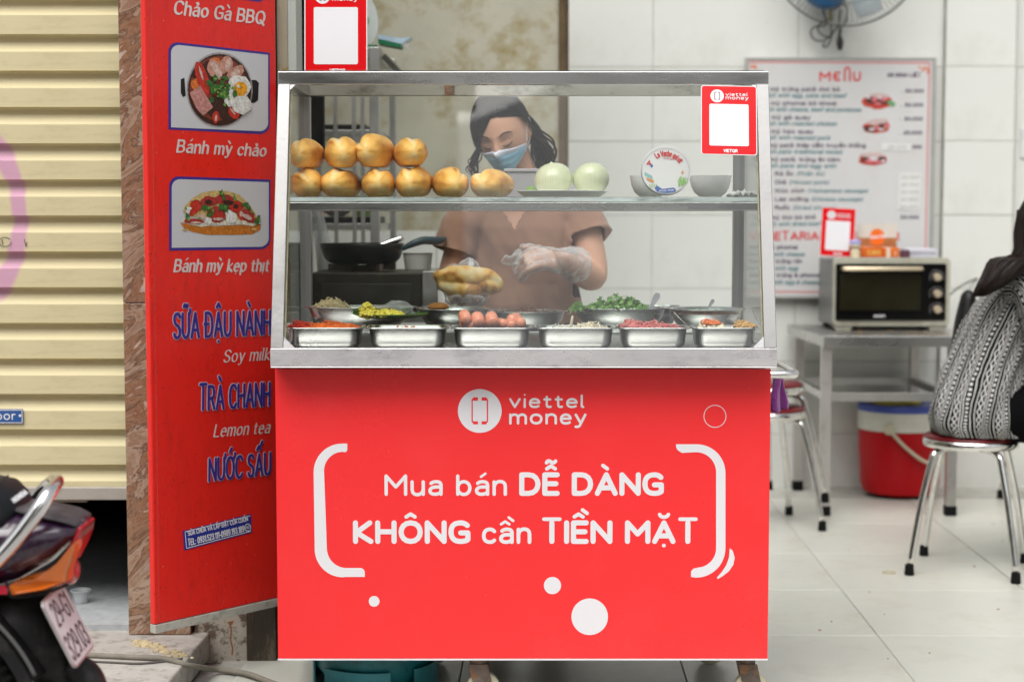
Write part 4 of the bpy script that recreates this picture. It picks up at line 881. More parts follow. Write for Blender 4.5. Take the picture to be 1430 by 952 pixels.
# bowls, round cheese box, crumpled paper
bprof = lambda r, h: [(0, 0), (r * .46, 0), (r * .50, h * .05), (r * .76, h * .25), (r * .91, h * .55), (r * .975, h * .82), (r, h), (r * .965, h), (r * .93, h * .8), (r * .86, h * .55), (r * .70, h * .28), (r * .42, h * .1), (0, h * .09)]
for cx, Y, lb_ in ((908, 4.36, 'white bowl half hidden behind the round cheese box'), (992, 4.34, 'white bowl right of the round cheese box')):
    r = (29 if cx > 950 else 28) / FPX * Y * 1.02; h = 31 / FPX * Y
    o = MB().lathe(bprof(r, h), (P(cx, 260, Y).x, Y, ZS + .0006), 40).build('bowl', bowl_white, None, smooth=True); tag(o, lb_, 'bowl', 'white bowls on the shelf')
cb = P(929.5, 239, 4.17); rb = 34.5 / FPX * 4.17
chb = empty('cheese_box', 'round white cheese box standing on edge with red lettering', 'cheese box', (cb.x, cb.y, ZS))
tl = R(-8); Rm = Matrix.Rotation(tl, 4, 'X')
card = M('white_card', (.70, .69, .68), .45, 0, .04, 6)
zc = ZS + rb * math.cos(tl) + .004
o = MB().lathe([(0, .022), (rb, .022), (rb, 0), (rb, -.0005), (0, -.0005)], (0, 0, 0), 56, 'Y').build('box', card, None, bevel=.001); o.parent = chb; o.location = Vector((cb.x, cb.y, zc)) - chb.location; o.rotation_euler = (tl, 0, 0)
Nc = Matrix.Rotation(tl, 3, 'X') @ Vector((0, -1, 0)); Oc = Vector((cb.x, cb.y, zc)) + Nc * .0225
def cl(k): return Layer(Oc, Nc, k, .0004)
rim_ = cl(1); rim_.line([(929.5 + 33 * math.cos(i * .1257), 239 + 31.5 * math.sin(i * .1257)) for i in range(51)], .8); rim_.build('rim_print', M('pale_grey_print', (.45, .46, .5), .5), chb, join=True)
def arctext(L, t, cx, cy, rad, a0, a1, cap, wt, inward=False):
    st, w_ = strokes(t)
    O = L.h(cx, cy); s = (L.h(cx + 10, cy) - O).length / 10
    for q in st:
        pts = []
        for p in q:
            a = R(a0 + (a1 - a0) * p.x / w_); rr_ = (rad + (-p.y if inward else p.y) * cap) * s; pts.append(O + Vector((math.cos(a) * rr_, math.sin(a) * rr_, 0)))
        L.stroke(pts, wt * cap * s)
L = cl(2); arctext(L, 'La Vache qui rit', 929.5, 240, 22.5, 122, 33, 7, .22); L.text('4', (903, 232), (910, 231), 7.5, .2); L.build('lettering', M('red_print', (.55, .03, .03), .45), chb)
L = cl(2); arctext(L, 'Con bò cười', 929.5, 240, 18.2, 100, 62, 2.6, .16); L.build('small_lettering', M('rose_print', (.55, .2, .2), .45), chb)
L = cl(2); L.poly([(914, 263), (917, 259), (925, 264), (941, 262), (944, 265), (943, 268), (930, 270), (918, 268)]); L.poly([(908, 231), (910, 229), (912, 231), (911, 234), (909, 234)]); L.build('ribbon_print', M('blue_print', (.05, .12, .38), .45), chb)
L = cl(3); L.text('Phô mai', (921, 268.4), (941, 266.4), 2.8, .18); L.build('ribbon_lettering', white_pr, chb)
L = cl(2)
for i in range(16): x = 948 + rnd.uniform(0, 12); L.line([(x, 261 - (x - 948) * .4), (x + rnd.uniform(-2, 2), 252 - rnd.uniform(0, 6))], 1)
for i in range(5): L.line([(908 + i * 2, 262 - i * .4 + 1), (907 + i * 2.4, 257)], .8)
L.build('grass_print', M('green_print', (.22, .45, .10), .45), chb, kind='stuff', join=True)
L = cl(2); L.poly([(900, 240), (911, 246), (911, 250), (900, 245)]); L.build('slice_print', M('teal_print', (.25, .50, .45), .45), chb)
L = cl(2); L.poly([(902, 248), (913, 252), (913, 256), (904, 252)]); L.poly([(951, 241), (953, 238), (955, 241), (953, 244)]); L.build('accent_print', M('orange_print', (.65, .28, .05), .45), chb)
mb = MB(); c = P(1035, 268, 4.4); n = 14
rg_ = random.Random(5); vs = []; fs = []
for i in range(n):
    for j in range(8): vs.append((c.x - .04 + .085 * i / (n - 1), 4.36 + .08 * j / 7, ZS + .004 + .016 * rg_.random() * math.sin(math.pi * i / (n - 1)) + .006 * math.sin(j)))
for i in range(n - 1):
    for j in range(7): fs.append((i * 8 + j, (i + 1) * 8 + j, (i + 1) * 8 + j + 1, i * 8 + j + 1))
mb.add(vs, fs); tag(mb.build('paper', M('white_tissue', (.66, .67, .64), .8), None, smooth=True, mods=(('SOLIDIFY', dict(thickness=.0008)),)), 'crumpled white paper at the right end of the glass shelf', 'paper')

# ------------------------------------------------------------------ steel trays and the food in them
def tray(x0, x1, y0, y1, zt_, h, label, group='rectangular steel food trays in the front row', name='food_tray'):
    """a pressed gastronorm style tray: flared lip, tapered rounded body"""
    cx, cy = (x0 + x1) / 2, (y0 + y1) / 2; hx, hy = (x1 - x0) / 2, (y1 - y0) / 2
    def ring(dx, dy, r, z):
        o = []; a_, b_ = hx - dx, hy - dy
        for sx_, sy_, a0 in ((1, 1, 0), (-1, 1, 90), (-1, -1, 180), (1, -1, 270)):
            for i in range(7): t = R(a0 + 15 * i); o.append((cx + sx_ * (a_ - r) + r * math.cos(t), cy + sy_ * (b_ - r) + r * math.sin(t), z))
        return o
    t = .0012; mb = MB()
    mb.loft([ring(.03, .03, .02, zt_ - h), ring(.020, .020, .025, zt_ - h), ring(.014, .014, .026, zt_ - h + .004), ring(.011, .011, .026, zt_ - h + .012), ring(.007, .007, .025, zt_ - .004), ring(0, 0, .022, zt_ - .0035), ring(-.0006, -.0006, .022, zt_ - .001), ring(0, 0, .022, zt_),
             ring(.008, .008, .022, zt_ - .0008), ring(.0125, .0125, .024, zt_ - h + .013), ring(.016, .016, .024, zt_ - h + .005), ring(.03, .03, .02, zt_ - h + .002)], cap=(True, True))
    o = mb.build(name, tray_steel, None, smooth='all', loc=(cx, cy, zt_ - h)); return tag(o, label, 'food tray', group), (cx, cy, hx, hy)
ZT = P(550, 457, 4.0).z; HT = ZT - (zr1 - .006) - .0005
spans = [(397, 506), (510, 626), (629, 744), (748, 861), (864, 965), (968, 1062)]
tl_ = ['front row steel tray heaped with orange shredded carrot', 'front row steel tray with only a little pink meat low inside', 'front row steel tray piled with pink sausages', 'front row steel tray with pale shredded chicken', 'front row steel tray of pink shredded ham', 'front row steel tray at the right end with pale cheese and orange shreds']
trs = []
for (a, b), lb_ in zip(spans, tl_):
    trs.append(tray(P(a, 455, 3.985).x, P(b, 455, 3.985).x, 3.985, 4.115, ZT, HT, lb_)[1])
def oval(cx, y, cyY, rx, ry, zt_, h, label, cat='dish', group='round and oval steel dishes in the back row'):
    mb = MB().lathe([(0, 0), (.62, 0), (.70, h * .06), (.86, h * .5), (.925, h * .93), (1.0, h * .97), (1.004, h), (1.0, h * 1.01), (.915, h * .985), (.84, h * .5), (.68, h * .10), (0, h * .06)], (0, 0, 0), 48, sx=rx, sy=ry)
    for v in mb.v: pass
    o = mb.build('steel_dish', tray_steel, None, smooth='all'); o.location = (cx, cyY, zt_ - h); return tag(o, label, cat, group)
zfl = zr1 - .006
ZB = P(620, 436, 4.22).z; ZB2 = P(860, 430, 4.22).z
oval(P(503, 433, 4.30).x, 0, 4.30, .148, .085, P(500, 430, 4.22).z, .05, 'oval steel dish with pale yellow shreds at the left post')
oval(P(632, 433, 4.33).x, 0, 4.33, .10, .09, P(630, 433, 4.23).z, .045, 'flat steel dish with a brown patty, behind the second front tray')
oval(P(735, 433, 4.31).x, 0, 4.31, .108, .09, P(735, 436, 4.23).z, .05, 'steel dish of brown meat floss, behind the sausages')
oval(P(866, 433, 4.30).x, 0, 4.30, .128, .10, P(866, 432, 4.20).z, .052, 'steel dish heaped with green coriander')
oval(P(986, 433, 4.31).x, 0, 4.31, .104, .09, P(986, 433, 4.22).z, .05, 'round steel dish of brown sauce with a spoon, at the right post')
oval(P(918, 425, 4.45).x, 0, 4.44, .06, .035, P(918, 427, 4.42).z, .05, 'small steel dish behind the coriander')

def heap(cx, cy, rx, ry, z0, h, n, ln, r, mat, name, label, seed=1, curl=1.0, thing=True, kind='stuff', tilt=.6):
    """a pile of shreds: short bent strips lying every way on a low mound"""
    rg = random.Random(seed); mb = MB()
    mb.lathe([(0, -h * .3), (1, -h * .1), (.8, h * .3), (.45, h * .7), (0, h * .8)], (cx, cy, z0), 20, sx=rx * .9, sy=ry * .9)
    for _ in range(n):
        a = rg.uniform(0, 2 * math.pi); q = math.sqrt(rg.random()); x, y = cx + rx * q * math.cos(a), cy + ry * q * math.sin(a); z = z0 + h * (1 - q ** 1.6) * rg.uniform(.6, 1.1)
        d = Vector((rg.gauss(0, 1), rg.gauss(0, 1), rg.gauss(0, tilt))).normalized(); u = Vector((rg.gauss(0, 1), rg.gauss(0, 1), rg.gauss(0, 1))).normalized() * curl; l = ln * rg.uniform(.6, 1.3)
        p = [Vector((x, y, z)) + d * l * t + u * l * .35 * (1 - 4 * t * t) for t in (-.5, -.17, .17, .5)]
        mb.tube(p, [r * .8, r, r, r * .7], 5)
    o = mb.build(name, mat, None, smooth='all', loc=(cx, cy, z0)); return tag(o, label, name.replace('_', ' '), kind=kind)
car = M('shredded_carrot_orange', (.72, .16, .022), .4, 0, .25, 90, spec=.5)
chi = M('chilli_red', (.55, .035, .015), .35, 0, .25, 90)
egg = M('pale_shreds', (.62, .52, .30), .5, 0, .15, 90)
flo = M('meat_floss', (.20, .10, .07), .8, 0, .3, 90)
ham = M('pink_ham', (.56, .17, .16), .4, 0, .2, 70)
chk = M('chicken_shreds', (.66, .60, .46), .45, 0, .15, 70)
t = trs[0]; heap(t[0] + .006, t[1], t[2] * .84, t[3] * .8, ZT - .007, .015, 330, .016, .0013, car, 'shredded_carrot', 'heap of orange shredded carrot in the left front tray')
heap(t[0] - .065, t[1] - .01, .026, .04, ZT - .004, .017, 70, .016, .0016, chi, 'chilli_shreds', 'red chilli shreds at the left end of the carrot tray', 2)
t = trs[1]; heap(t[0] + .005, t[1] + .02, t[2] * .6, t[3] * .5, ZT - .022, .017, 60, .02, .0035, M('pink_meat', (.50, .26, .20), .45, 0, .2, 60), 'sliced_meat', 'few slices of pinkish meat low in the second front tray', 3, .5)
t = trs[3]; heap(t[0] + .03, t[1], .045, t[3] * .7, ZT - .010, .012, 60, .028, .0022, chk, 'shredded_chicken', 'pale shredded chicken in the fourth front tray', 4, .6); heap(t[0] - .025, t[1] + .01, .035, t[3] * .6, ZT - .012, .012, 50, .026, .0016, M('white_shreds', (.66, .64, .56), .5, 0, .15, 70), 'shredded_papaya', 'whitish vegetable shreds at the left of the chicken tray', 5, .6)
mb = MB(); c = P(798, 440, 4.04); mb.tube([(c.x - .004, 4.03, ZT - .01), (c.x, 4.03, ZT + .01), (c.x + .002, 4.03, ZT + .024)], [.003, .0035, .003], 8, smooth=3, ends=True); tag(mb.build('chicken_strip', chk, None, smooth=True), 'single pale strip standing up from the chicken tray', 'chicken strip')
t = trs[4]; heap(t[0], t[1], t[2] * .84, t[3] * .75, ZT - .008, .015, 150, .022, .003, ham, 'shredded_ham', 'pink shredded ham filling the fifth front tray', 6, .7); heap(t[0] - .055, t[1] - .01, .025, .03, ZT, .014, 26, .022, .003, ham, 'ham_peak', 'small peak of pink ham at the left of its tray', 7, .7)
t = trs[5]; heap(t[0] - .025, t[1], .04, t[3] * .7, ZT - .006, .016, 60, .014, .0042, M('white_cheese', (.70, .66, .50), .5, 0, .1, 60), 'cheese_pieces', 'pale cheese pieces in the right end tray', 8, .6); heap(t[0] + .05, t[1], .028, t[3] * .7, ZT - .004, .014, 40, .016, .003, M('toasted_bits', (.62, .38, .14), .5, 0, .3, 60), 'toasted_pieces', 'toasted yellow and orange pieces at the right of the end tray', 9, .6)
heap(t[0] - .03, t[1] - .01, .03, .03, ZT + .007, .010, 22, .014, .0013, car, 'carrot_shreds', 'few orange carrot shreds over the cheese pieces', 10)
cxd = P(462, 428, 4.26); heap(cxd.x, 4.28, .045, .05, P(500, 430, 4.22).z - .002, .022, 200, .017, .0013, egg, 'yellow_shreds', 'heap of pale yellow shreds in the left oval dish', 11)
c = P(735, 430, 4.29); heap(c.x, 4.29, .085, .06, P(735, 436, 4.23).z - .002, .003, 120, .008, .0014, flo, 'meat_floss', 'thin scatter of brown meat floss over the dish behind the sausages', 12); heap(c.x + .004, 4.29, .03, .04, P(735, 436, 4.23).z - .002, .013, 110, .008, .0014, flo, 'floss_mound', 'small mound of brown meat floss in the middle dish', 13)
c = P(986, 430, 4.29); o = MB().lathe([(0, .002), (.9, .001), (1, -.004), (0, -.006)], (0, 0, 0), 40, sx=.092, sy=.075).build('sauce', M('brown_sauce', (.13, .04, .015), .15, 0, .4, 40, .4, 90, ((.45, .2, .05), .6, 60, .08), coat=.5), None, smooth='all'); o.location = (c.x, 4.30, P(986, 434, 4.3).z - .002); tag(o, 'brown chunky sauce in the round dish by the right post', 'sauce')
o = MB().lathe([(0, .014), (.4, .013), (.8, .009), (1, .0), (.6, -.006), (0, -.006)], (0, 0, 0), 30, sx=.030, sy=.028).build('meat_patty', M('fried_patty', (.50, .20, .04), .4, 0, .25, 50, .1, 80), None, smooth='all'); o.location = (P(612, 432, 4.33).x, 4.33, P(630, 433, 4.23).z + .001); tag(o, 'orange brown fried patty in the dish below the sandwich', 'patty')
# coriander: stems and many small leaves
def herb(cx, cy, rx, ry, z0, h, n, seed, name, label):
    rg = random.Random(seed); mb = MB()
    for _ in range(n):
        a = rg.uniform(0, 6.28); q = math.sqrt(rg.random()); x, y = cx + rx * q * math.cos(a), cy + ry * q * math.sin(a); z = z0 + h * max(0, 1 - q ** 1.5) * rg.uniform(.3, 1.15)
        nrm = Vector((rg.gauss(0, .8), rg.gauss(-.5, .8), rg.gauss(.6, .5))).normalized(); t1 = nrm.cross(Vector((rg.gauss(0, 1), rg.gauss(0, 1), rg.gauss(0, 1)))).normalized(); t2 = nrm.cross(t1); s = rg.uniform(.0055, .0115)
        mb.cur = 0 if rg.random() < .7 else 1
        pts = []
        for k in range(10): b = k * .628; rr_ = s * (1.0 if k % 2 == 0 else .5); pts.append(Vector((x, y, z)) + t1 * math.cos(b) * rr_ + t2 * math.sin(b) * rr_ + nrm * (.0012 if k % 2 else 0))
        kk = mb.add(pts + [Vector((x, y, z)) + nrm * .001], [(i, (i + 1) % 10, 10) for i in range(10)])
        if rg.random() < .4:
            mb.cur = 2; mb.tube([Vector((x, y, z)), Vector((x + rg.gauss(0, .008), y + rg.gauss(0, .008), z - .010)), Vector((x + rg.gauss(0, .014), y + rg.gauss(0, .01), z - .014))], .0007, 4)
    mb.cur = 0
    o = mb.build(name, [M('leaf_green', (.13, .28, .05), .5, 0, .3, 60), M('light_leaf', (.26, .42, .12), .5, 0, .3, 60), M('leaf_stem', (.42, .52, .26), .5)], None, fix=False, smooth='all', loc=(cx, cy, z0)); tag(o, label, 'coriander', kind='stuff')
c = P(862, 425, 4.27); herb(c.x, 4.26, .082, .06, P(866, 432, 4.20).z - .002, .036, 230, 4, 'coriander', 'loose heap of green coriander leaves in the steel dish')
c = P(808, 425, 4.22); herb(c.x, 4.235, .02, .03, P(866, 432, 4.20).z - .002, .018, 34, 5, 'coriander_sprig', 'small coriander sprig at the left edge of its dish')
# green plate with yellow pickle under cling film
c = P(545, 437, 4.24); gp = MB().lathe([(0, 0), (.7, 0), (1, .010), (1, .012), (.7, .003), (0, .002)], (c.x, 4.24, P(545, 446, 4.17).z), 40, sx=.098, sy=.075).build('plate', M('green_plastic', (.12, .24, .05), .35), None, smooth=True); tag(gp, 'green plastic plate holding yellow pickle behind the second front tray', 'plate')
yel = M('yellow_pickle', (.72, .62, .09), .4, 0, .2, 50, .1, 90)
for cx, w_, hh, sd_, lb_ in ((513, .022, .034, 21, 'tall lump of yellow pickle at the left of the green plate'), (540, .045, .016, 22, 'low spread of yellow pickle across the green plate')):
    c = P(cx, 440, 4.19); heap(c.x, 4.20, w_, .03, P(545, 444, 4.17).z + .004, hh, 70 if sd_ == 21 else 110, .012, .0045, yel, 'yellow_pickle', lb_, sd_, .4)
film = M('cling_film', (.8, .8, .8), .08, 0, .02, alpha=.28, spec=.8)
def crumple(cx, cy, z0, rx, ry, h, seed, name, label, mat=film):
    rg = random.Random(seed); n, m = 18, 7; off = Vector((seed * 3.1, 0, 0)); rings = []
    for i in range(m):
        t = i / (m - 1); q = math.cos(t * math.pi / 2) ** .7; rings.append([(cx + rx * q * math.cos(2 * math.pi * j / n) * (1 + .35 * noise.noise(Vector((j * .9, i * .8, 0)) + off)), cy + ry * q * math.sin(2 * math.pi * j / n) * (1 + .35 * noise.noise(Vector((j * .8, i, 3)) + off)), z0 + h * math.sin(t * math.pi / 2) * (1 + .4 * noise.noise(Vector((j, i * 1.3, 9)) + off))) for j in range(n)])
    mb = MB(); mb.loft(rings, cap=(False, True)); return tag(mb.build(name, mat, None, loc=(cx, cy, z0)), label, 'plastic film')
c = P(555, 440, 4.26); crumple(c.x, 4.27, P(545, 444, 4.17).z + .006, .045, .04, .030, 3, 'plastic_film', 'crumpled clear plastic film behind the yellow pickle')
# sausages
sau = M('pink_sausage', (.68, .25, .15), .28, 0, .14, 40, .12, 70, spec=.5, sss=.08, dirt=((.72, .5, .4), .4, 60, .15))
t = trs[2]
sa = [(658, 451, 15, 0, -.01), (675, 452, 12, 0, .0), (648, 450, 14, 0, .0), (694, 452, 10, 0, .005), (703, 450, 14, 0, -.005), (714, 451, 13, 0, -.008), (727, 449, 16, 0, .0), (715, 445, 16, 0, .02), (651, 444, 17, 1, -.012), (669, 447, 18, 1, -.012), (688, 447, 18, 1, -.012)]
slb = ['pink sausage low in the sausage tray, second from its left rim', 'small sausage end low in the tray between two raised sausages', 'leftmost low sausage of the sausage tray', 'small low sausage right of the three raised sausages', 'sausage of the lower layer right of centre in the tray', 'sausage of the lower layer next to the right end of the tray', 'rightmost sausage against the right rim of its tray', 'darker sausage lying at the back right of the tray', 'leftmost of the three raised sausages, tallest', 'middle one of the three raised sausages', 'rightmost of the three raised sausages, redder tip']
for (cx, cy, d, up, dy), lb_ in zip(sa, slb):
    Y = 4.02 + (.02 if not up else .01); c = P(cx, cy, Y); r = d / 2 / FPX * Y
    mb = MB(); mb.tube([(0, 0, 0), (0, .02, .0), (0, .055, -.002)], r, 16, ends=True)
    o = mb.build('sausage', sau, None, smooth='all'); o.location = (c.x, Y + dy, c.z - (.006 if up else .003)); o.scale = (1, .5 if up else .8, 1); o.rotation_euler = (R(36) if up else R(random.uniform(-4, 12)), 0, R(random.uniform(-14, 14) if up else random.uniform(-38, 38))); tag(o, lb_, 'sausage', 'pink sausages piled in the steel tray')
# spoons
def spoon(p0, p1, w_, label, name='serving_spoon'):
    mb = MB(); a, b = Vector(p0), Vector(p1); mb.tube([a, a.lerp(b, .4), a.lerp(b, .8), b], [w_ * .45, w_ * .5, w_, w_ * .9], 12, smooth=4, ends=True, flat=.22, ref=(0, -1, .3)); tag(mb.build(name, chrome, None, smooth=True), label, 'spoon')
spoon(P(903, 440, 4.33), P(919, 411, 4.44), .009, 'steel serving spoon handle sticking up behind the coriander'); spoon(P(985, 437, 4.30), P(996, 419, 4.38), .005, 'small spoon handle standing in the brown sauce dish')
mb = MB(); mb.tube([P(941, 436, 4.17), P(951, 446, 4.13), P(962, 457, 4.06)], .0015, 6); tag(mb.build('skewer', chrome, None), 'thin steel skewer lying between the two right front trays', 'skewer')

# ------------------------------------------------------------------ things under and beside the cart
gx = P(505, 930, 4.42).x
gas = empty('gas_cylinder', 'teal gas cylinder under the left half of the cart', 'gas cylinder', (gx, 4.36, 0))
teal = M('teal_paint', (.012, .15, .17), .35, .0, .15, 6, .02, 60, ((.02, .05, .05), .6, 20, .12))
rg = .155
MB().lathe([(0, .004), (rg * .8, .006), (rg, .05), (rg, .12), (rg * .96, .15), (rg * .80, .19), (rg * .62, .205), (.03, .215), (0, .216)], (gx + .05, 4.28, 0), 40).build('tank', teal, gas, smooth=True)
mb = MB(); n = 60
for k in range(n):
    a, b = 2 * math.pi * k / n, 2 * math.pi * (k + 1) / n
    if k % 15 in (3, 4, 5, 6): continue
    q = [(gx + .05 + .165 * math.cos(t), 4.28 + .165 * math.sin(t)) for t in (a, b)]; q2 = [(gx + .05 + .161 * math.cos(t), 4.28 + .161 * math.sin(t)) for t in (a, b)]
    mb.hexa([(*q[0], .0), (*q[1], .0), (*q2[1], .0), (*q2[0], .0)], [(*q[0], .062), (*q[1], .062), (*q2[1], .062), (*q2[0], .062)])
    if k % 15 == 2: mb.build('guard_plate', M('pale_teal_paint', (.04, .24, .28), .4, 0, .1, 10), gas); mb = MB()
for k in range(1): mb.build('guard_plate', MATS['pale_teal_paint'], gas)
hose = M('dusty_hose', (.21, .19, .155), .8, 0, .2, 30, .1, 90)
pts = [P(120, 905, 4.1), PZ(190, 916, .084), PZ(250, 922, .09), Vector((-.83, 4.16, .072)), PZ(300, 934, .012), PZ(345, 940, .012), PZ(390, 956, .012), PZ(470, 975, .012)]
pts[0] = Vector((-1.3, 4.25, .083)); pts[1] = Vector((-1.0, 4.2, .083)); pts[2] = Vector((-.9, 4.18, .084))
tag(MB().tube(pts, .0075, 10, smooth=8).build('hose', hose, None, smooth=True), 'thick dusty grey hose running over the pavement edge under the cart', 'hose')
tag(MB().tube([Vector((-1.3, 4.20, .079)), Vector((-1.05, 4.165, .079)), Vector((-.96, 4.15, .0795)), Vector((-.90, 4.17, .079)), Vector((-.855, 4.2, .0785))], .003, 8, smooth=8).build('thin_cable', M('dark_cable', (.10, .09, .08), .7), None, smooth=True), 'thin dark cable beside the hose on the pavement', 'cable')
# ------------------------------------------------------------------ menu board on the tiled wall
random.seed(21)
BY = WY - .042
mz0, mz1 = P(1170, 415, BY).z, P(1170, 81, BY).z; mxa, mxb = P(1041, 100, BY).x, P(1306, 100, BY).x
mbd = empty('menu_board', 'large white wall menu with red heading and price list above the toaster oven', 'menu board', ((mxa + mxb) / 2, BY, mz0))
MB().box((mxa, BY, mz0), (mxb, BY + .025, mz1)).build('board', M('pale_board', (.60, .60, .60), .3, 0, .05, 1.5, dirt=((.52, .47, .38), .45, 4, .3)), mbd, bevel=.002)
fm = M('board_frame', (.40, .41, .38), .4, .3, .1, 10); f = .014
for a, b in (((mxa - .004, BY - .004, mz0 - .004), (mxa + f, BY - .0005, mz1)), ((mxb - f, BY - .004, mz0 - .004), (mxb + .004, BY - .0005, mz1)), ((mxa + f + .001, BY - .0035, mz1 - f * .6), (mxb - f - .001, BY - .0005, mz1)), ((mxa + f + .001, BY - .0035, mz0 - .004), (mxb - f - .001, BY - .0005, mz0 + .006))):
    MB().box(a, b).build('frame', fm, mbd)
mr_ = M('menu_red', (.62, .07, .07), .5); mp = M('menu_grey_print', (.17, .15, .19), .5); mt_ = M('menu_teal_print', (.14, .26, .28), .5)
L = Layer((0, BY, 0), (0, -1, 0), 1); L.line([(1042, 87), (1298, 88), (1291, 409), (1042, 407)], 2.2); L.build('border_line', M('faded_red_line', (.62, .22, .22), .5), mbd)
L = Layer((0, BY, 0), (0, -1, 0), 2)
for k in range(14): a = rnd.uniform(0, 1); x = 1284 + 14 * a; L.line([(x, 92 + 14 * a * rnd.random()), (x + rnd.uniform(-3, 3), 92 + 14 * a * rnd.random() + 3)], 1.4)
for k in range(8): x = 1043 + 12 * rnd.random(); L.line([(x, 90 + rnd.random() * 6), (x + 3, 92 + rnd.random() * 5)], 1.4)
L.build('corner_ornament', M('orange_ornament', (.70, .18, .08), .5), mbd, kind='stuff', join=True)
L = Layer((0, BY, 0), (0, -1, 0), 2); L.text('M', (1144, 114), (1160, 114), 14, .2); L.text('€', (1163, 114), (1174, 114), 14, .2); L.text('ก', (1178, 114), (1188, 114), 21, .13); L.text('U', (1191, 114), (1202, 114), 14, .2)
L.text('VEGETARIAN', (1046, 336), (1156, 335), 12, .2); L.text('BURGER', (1190, 336), (1256, 336), 12, .2); L.build('heading', mr_, mbd)
vi = ['Bánh mỳ trứng patê thịt bò', 'Bánh mỳ phomai bò khoai', 'Bánh mỳ gà quay', 'Bánh mỳ heo quay', 'Bánh mỳ patê thập cẩm truyền thống', 'Bánh mỳ patê, trứng ăn kèm']
en = ['Sandwich with egg, pate and beef', 'Sandwich with cheese, beef and potatoes', 'Sandwich with roasted chicken', 'Sandwich with roasted pork', 'Sandwich pate traditional mixed', 'Sandwich pate and egg with']
vx = [1173, 1168, 1132, 1136, 1209, 1173]; ex = [1181, 1202, 1168, 1159, 1175, 1167]
L = Layer((0, BY, 0), (0, -1, 0), 2); L2 = Layer((0, BY, 0), (0, -1, 0), 2)
for i in range(6):
    y = 127 + i * 19.6; L.text(vi[i], (1050, y + .5), (vx[i], y + 1), 6.2, .24); L2.text(en[i], (1046, y + 9), (ex[i], y + 10), 6.4, .2, shear=.3)
L.text('38 ĐINH LIỆT', (1239, 108), (1286, 108), 6, .24)
for i, p in enumerate(('50.000', '50.000', '30.000', '25.000')): L.text(p, (1264 - i * .8, 130 + i * 19.4), (1290 - i * .8, 130 + i * 19.4), 5.6, .24); L.disc(1259.5 - i, 129 + i * 19.4, .7)
L.text('000', (1274, 208), (1287, 208), 5.6, .24); L.text('20.000', (1257, 306), (1283, 306), 5.6, .24)
for i, (a, b) in enumerate((('Rá ốc', '(Phần ốc)'), ('Chả', '(Minced pork)'), ('Xúc xích', '(Vietnamese sausage)'), ('Lạp xưởng', '(Chinese sausage)'), ('Ruốc', '(Dried shrimp)'))):
    y = 245 + i * 11.8; wa = (1083, 1105 if i != 3 else 1123, y); w0 = 1082; w1 = 1082 + 5.2 * len(a); L.text(a, (w0, y + .5), (w1, y + .5), 6, .24); L2.text(b, (w1 + 4, y + .5), (w1 + 6 + 4.1 * len(b), y + .5), 5.6, .2, shear=.3)
L.text('Bánh mỳ thịt bò khô', (1052, 307), (1139, 306), 6, .24); L2.text('Sandwich with dried beef', (1047, 316), (1146, 315), 6, .2, shear=.3)
for i, (a, b, xa, xb) in enumerate((('Bánh mỳ phomai', 'Sandwich with cheese', 1114, 1123), ('Bánh mỳ trứng rán', 'Sandwich with egg', 1120, 1114), ('Bánh mỳ trứng & phomai', 'Sandwich with egg & cheese', 1146, 1144))):
    L.text(a, (1046, 348 + i * 19.5), (xa, 348 + i * 19.5), 6.2, .24); L2.text(b, (1042, 357.5 + i * 19.5), (xb, 358 + i * 19.5), 6.2, .2, shear=.3)
L.build('lettering', mp, mbd, shape='price_dot'); L2.build('english_lettering', mt_, mbd)
L = Layer((0, BY, 0), (0, -1, 0), 3); L.poly([(1232, 200), (1272, 201), (1271, 211), (1231, 210)]); L.poly([(1256, 241), (1287, 241), (1284, 294), (1253, 293)]); L.build('price_patches', M('white_patch', (.68, .69, .66), .4), mbd)
L = Layer((0, BY, 0), (0, -1, 0), 4)
for i in range(5): L.text('20.000', (1259 - i * .5, 250 + i * 10.4), (1284 - i * .5, 250 + i * 10.4), 5, .16)
L.text('25.000', (1240, 208), (1266, 208), 5, .16)
L.build('patch_lettering', M('faint_grey_print', (.40, .40, .42), .5), mbd)
def mprint(nm, c, k, shapes):
    L = Layer((0, BY, 0), (0, -1, 0), k)
    for q in shapes: blob(L, *q)
    L.build('food_print', M('menu_' + nm, c, .5, 0, .3, 120), mbd, kind='stuff', join=True)
mprint('crust', (.52, .06, .04), 2, ((1225, 142, 20, 10), (1224, 178, 19, 8, -4), (1219, 223, 20, 8)))
mprint('top', (.55, .42, .40), 3, ((1226, 135, 15, 4.5), (1226, 170, 16, 4, -6), (1219, 217, 17, 4)))
mprint('fill', (.10, .035, .03), 4, ((1216, 140, 8, 5), (1231, 142, 9, 5), (1214, 180, 9, 4, 10), (1232, 176, 9, 3.5, -10), (1208, 223, 6, 4), (1231, 222, 6, 3)))
mprint('slice', (.62, .16, .18), 5, ((1221, 139, 4, 3), (1234, 139, 4, 3), (1226, 145, 5, 2), (1224, 178, 4, 3), (1238, 176, 4, 3), (1214, 225, 6, 3), (1226, 227, 5, 2.5)))
mprint('pale', (.62, .56, .60), 6, ((1212, 136, 3, 2), (1229, 137, 2, 2), (1217, 181, 4, 2), (1230, 181, 4, 1.6), (1220, 222, 6, 3), (1233, 225, 3, 2)))
mprint('leaf', (.10, .35, .14), 5, ((1246, 145, 4, 4, 0, .4), (1241, 143, 2, 3, 0, .4), (1220, 176, 2, 1.5), (1236, 179, 2, 1.5)))

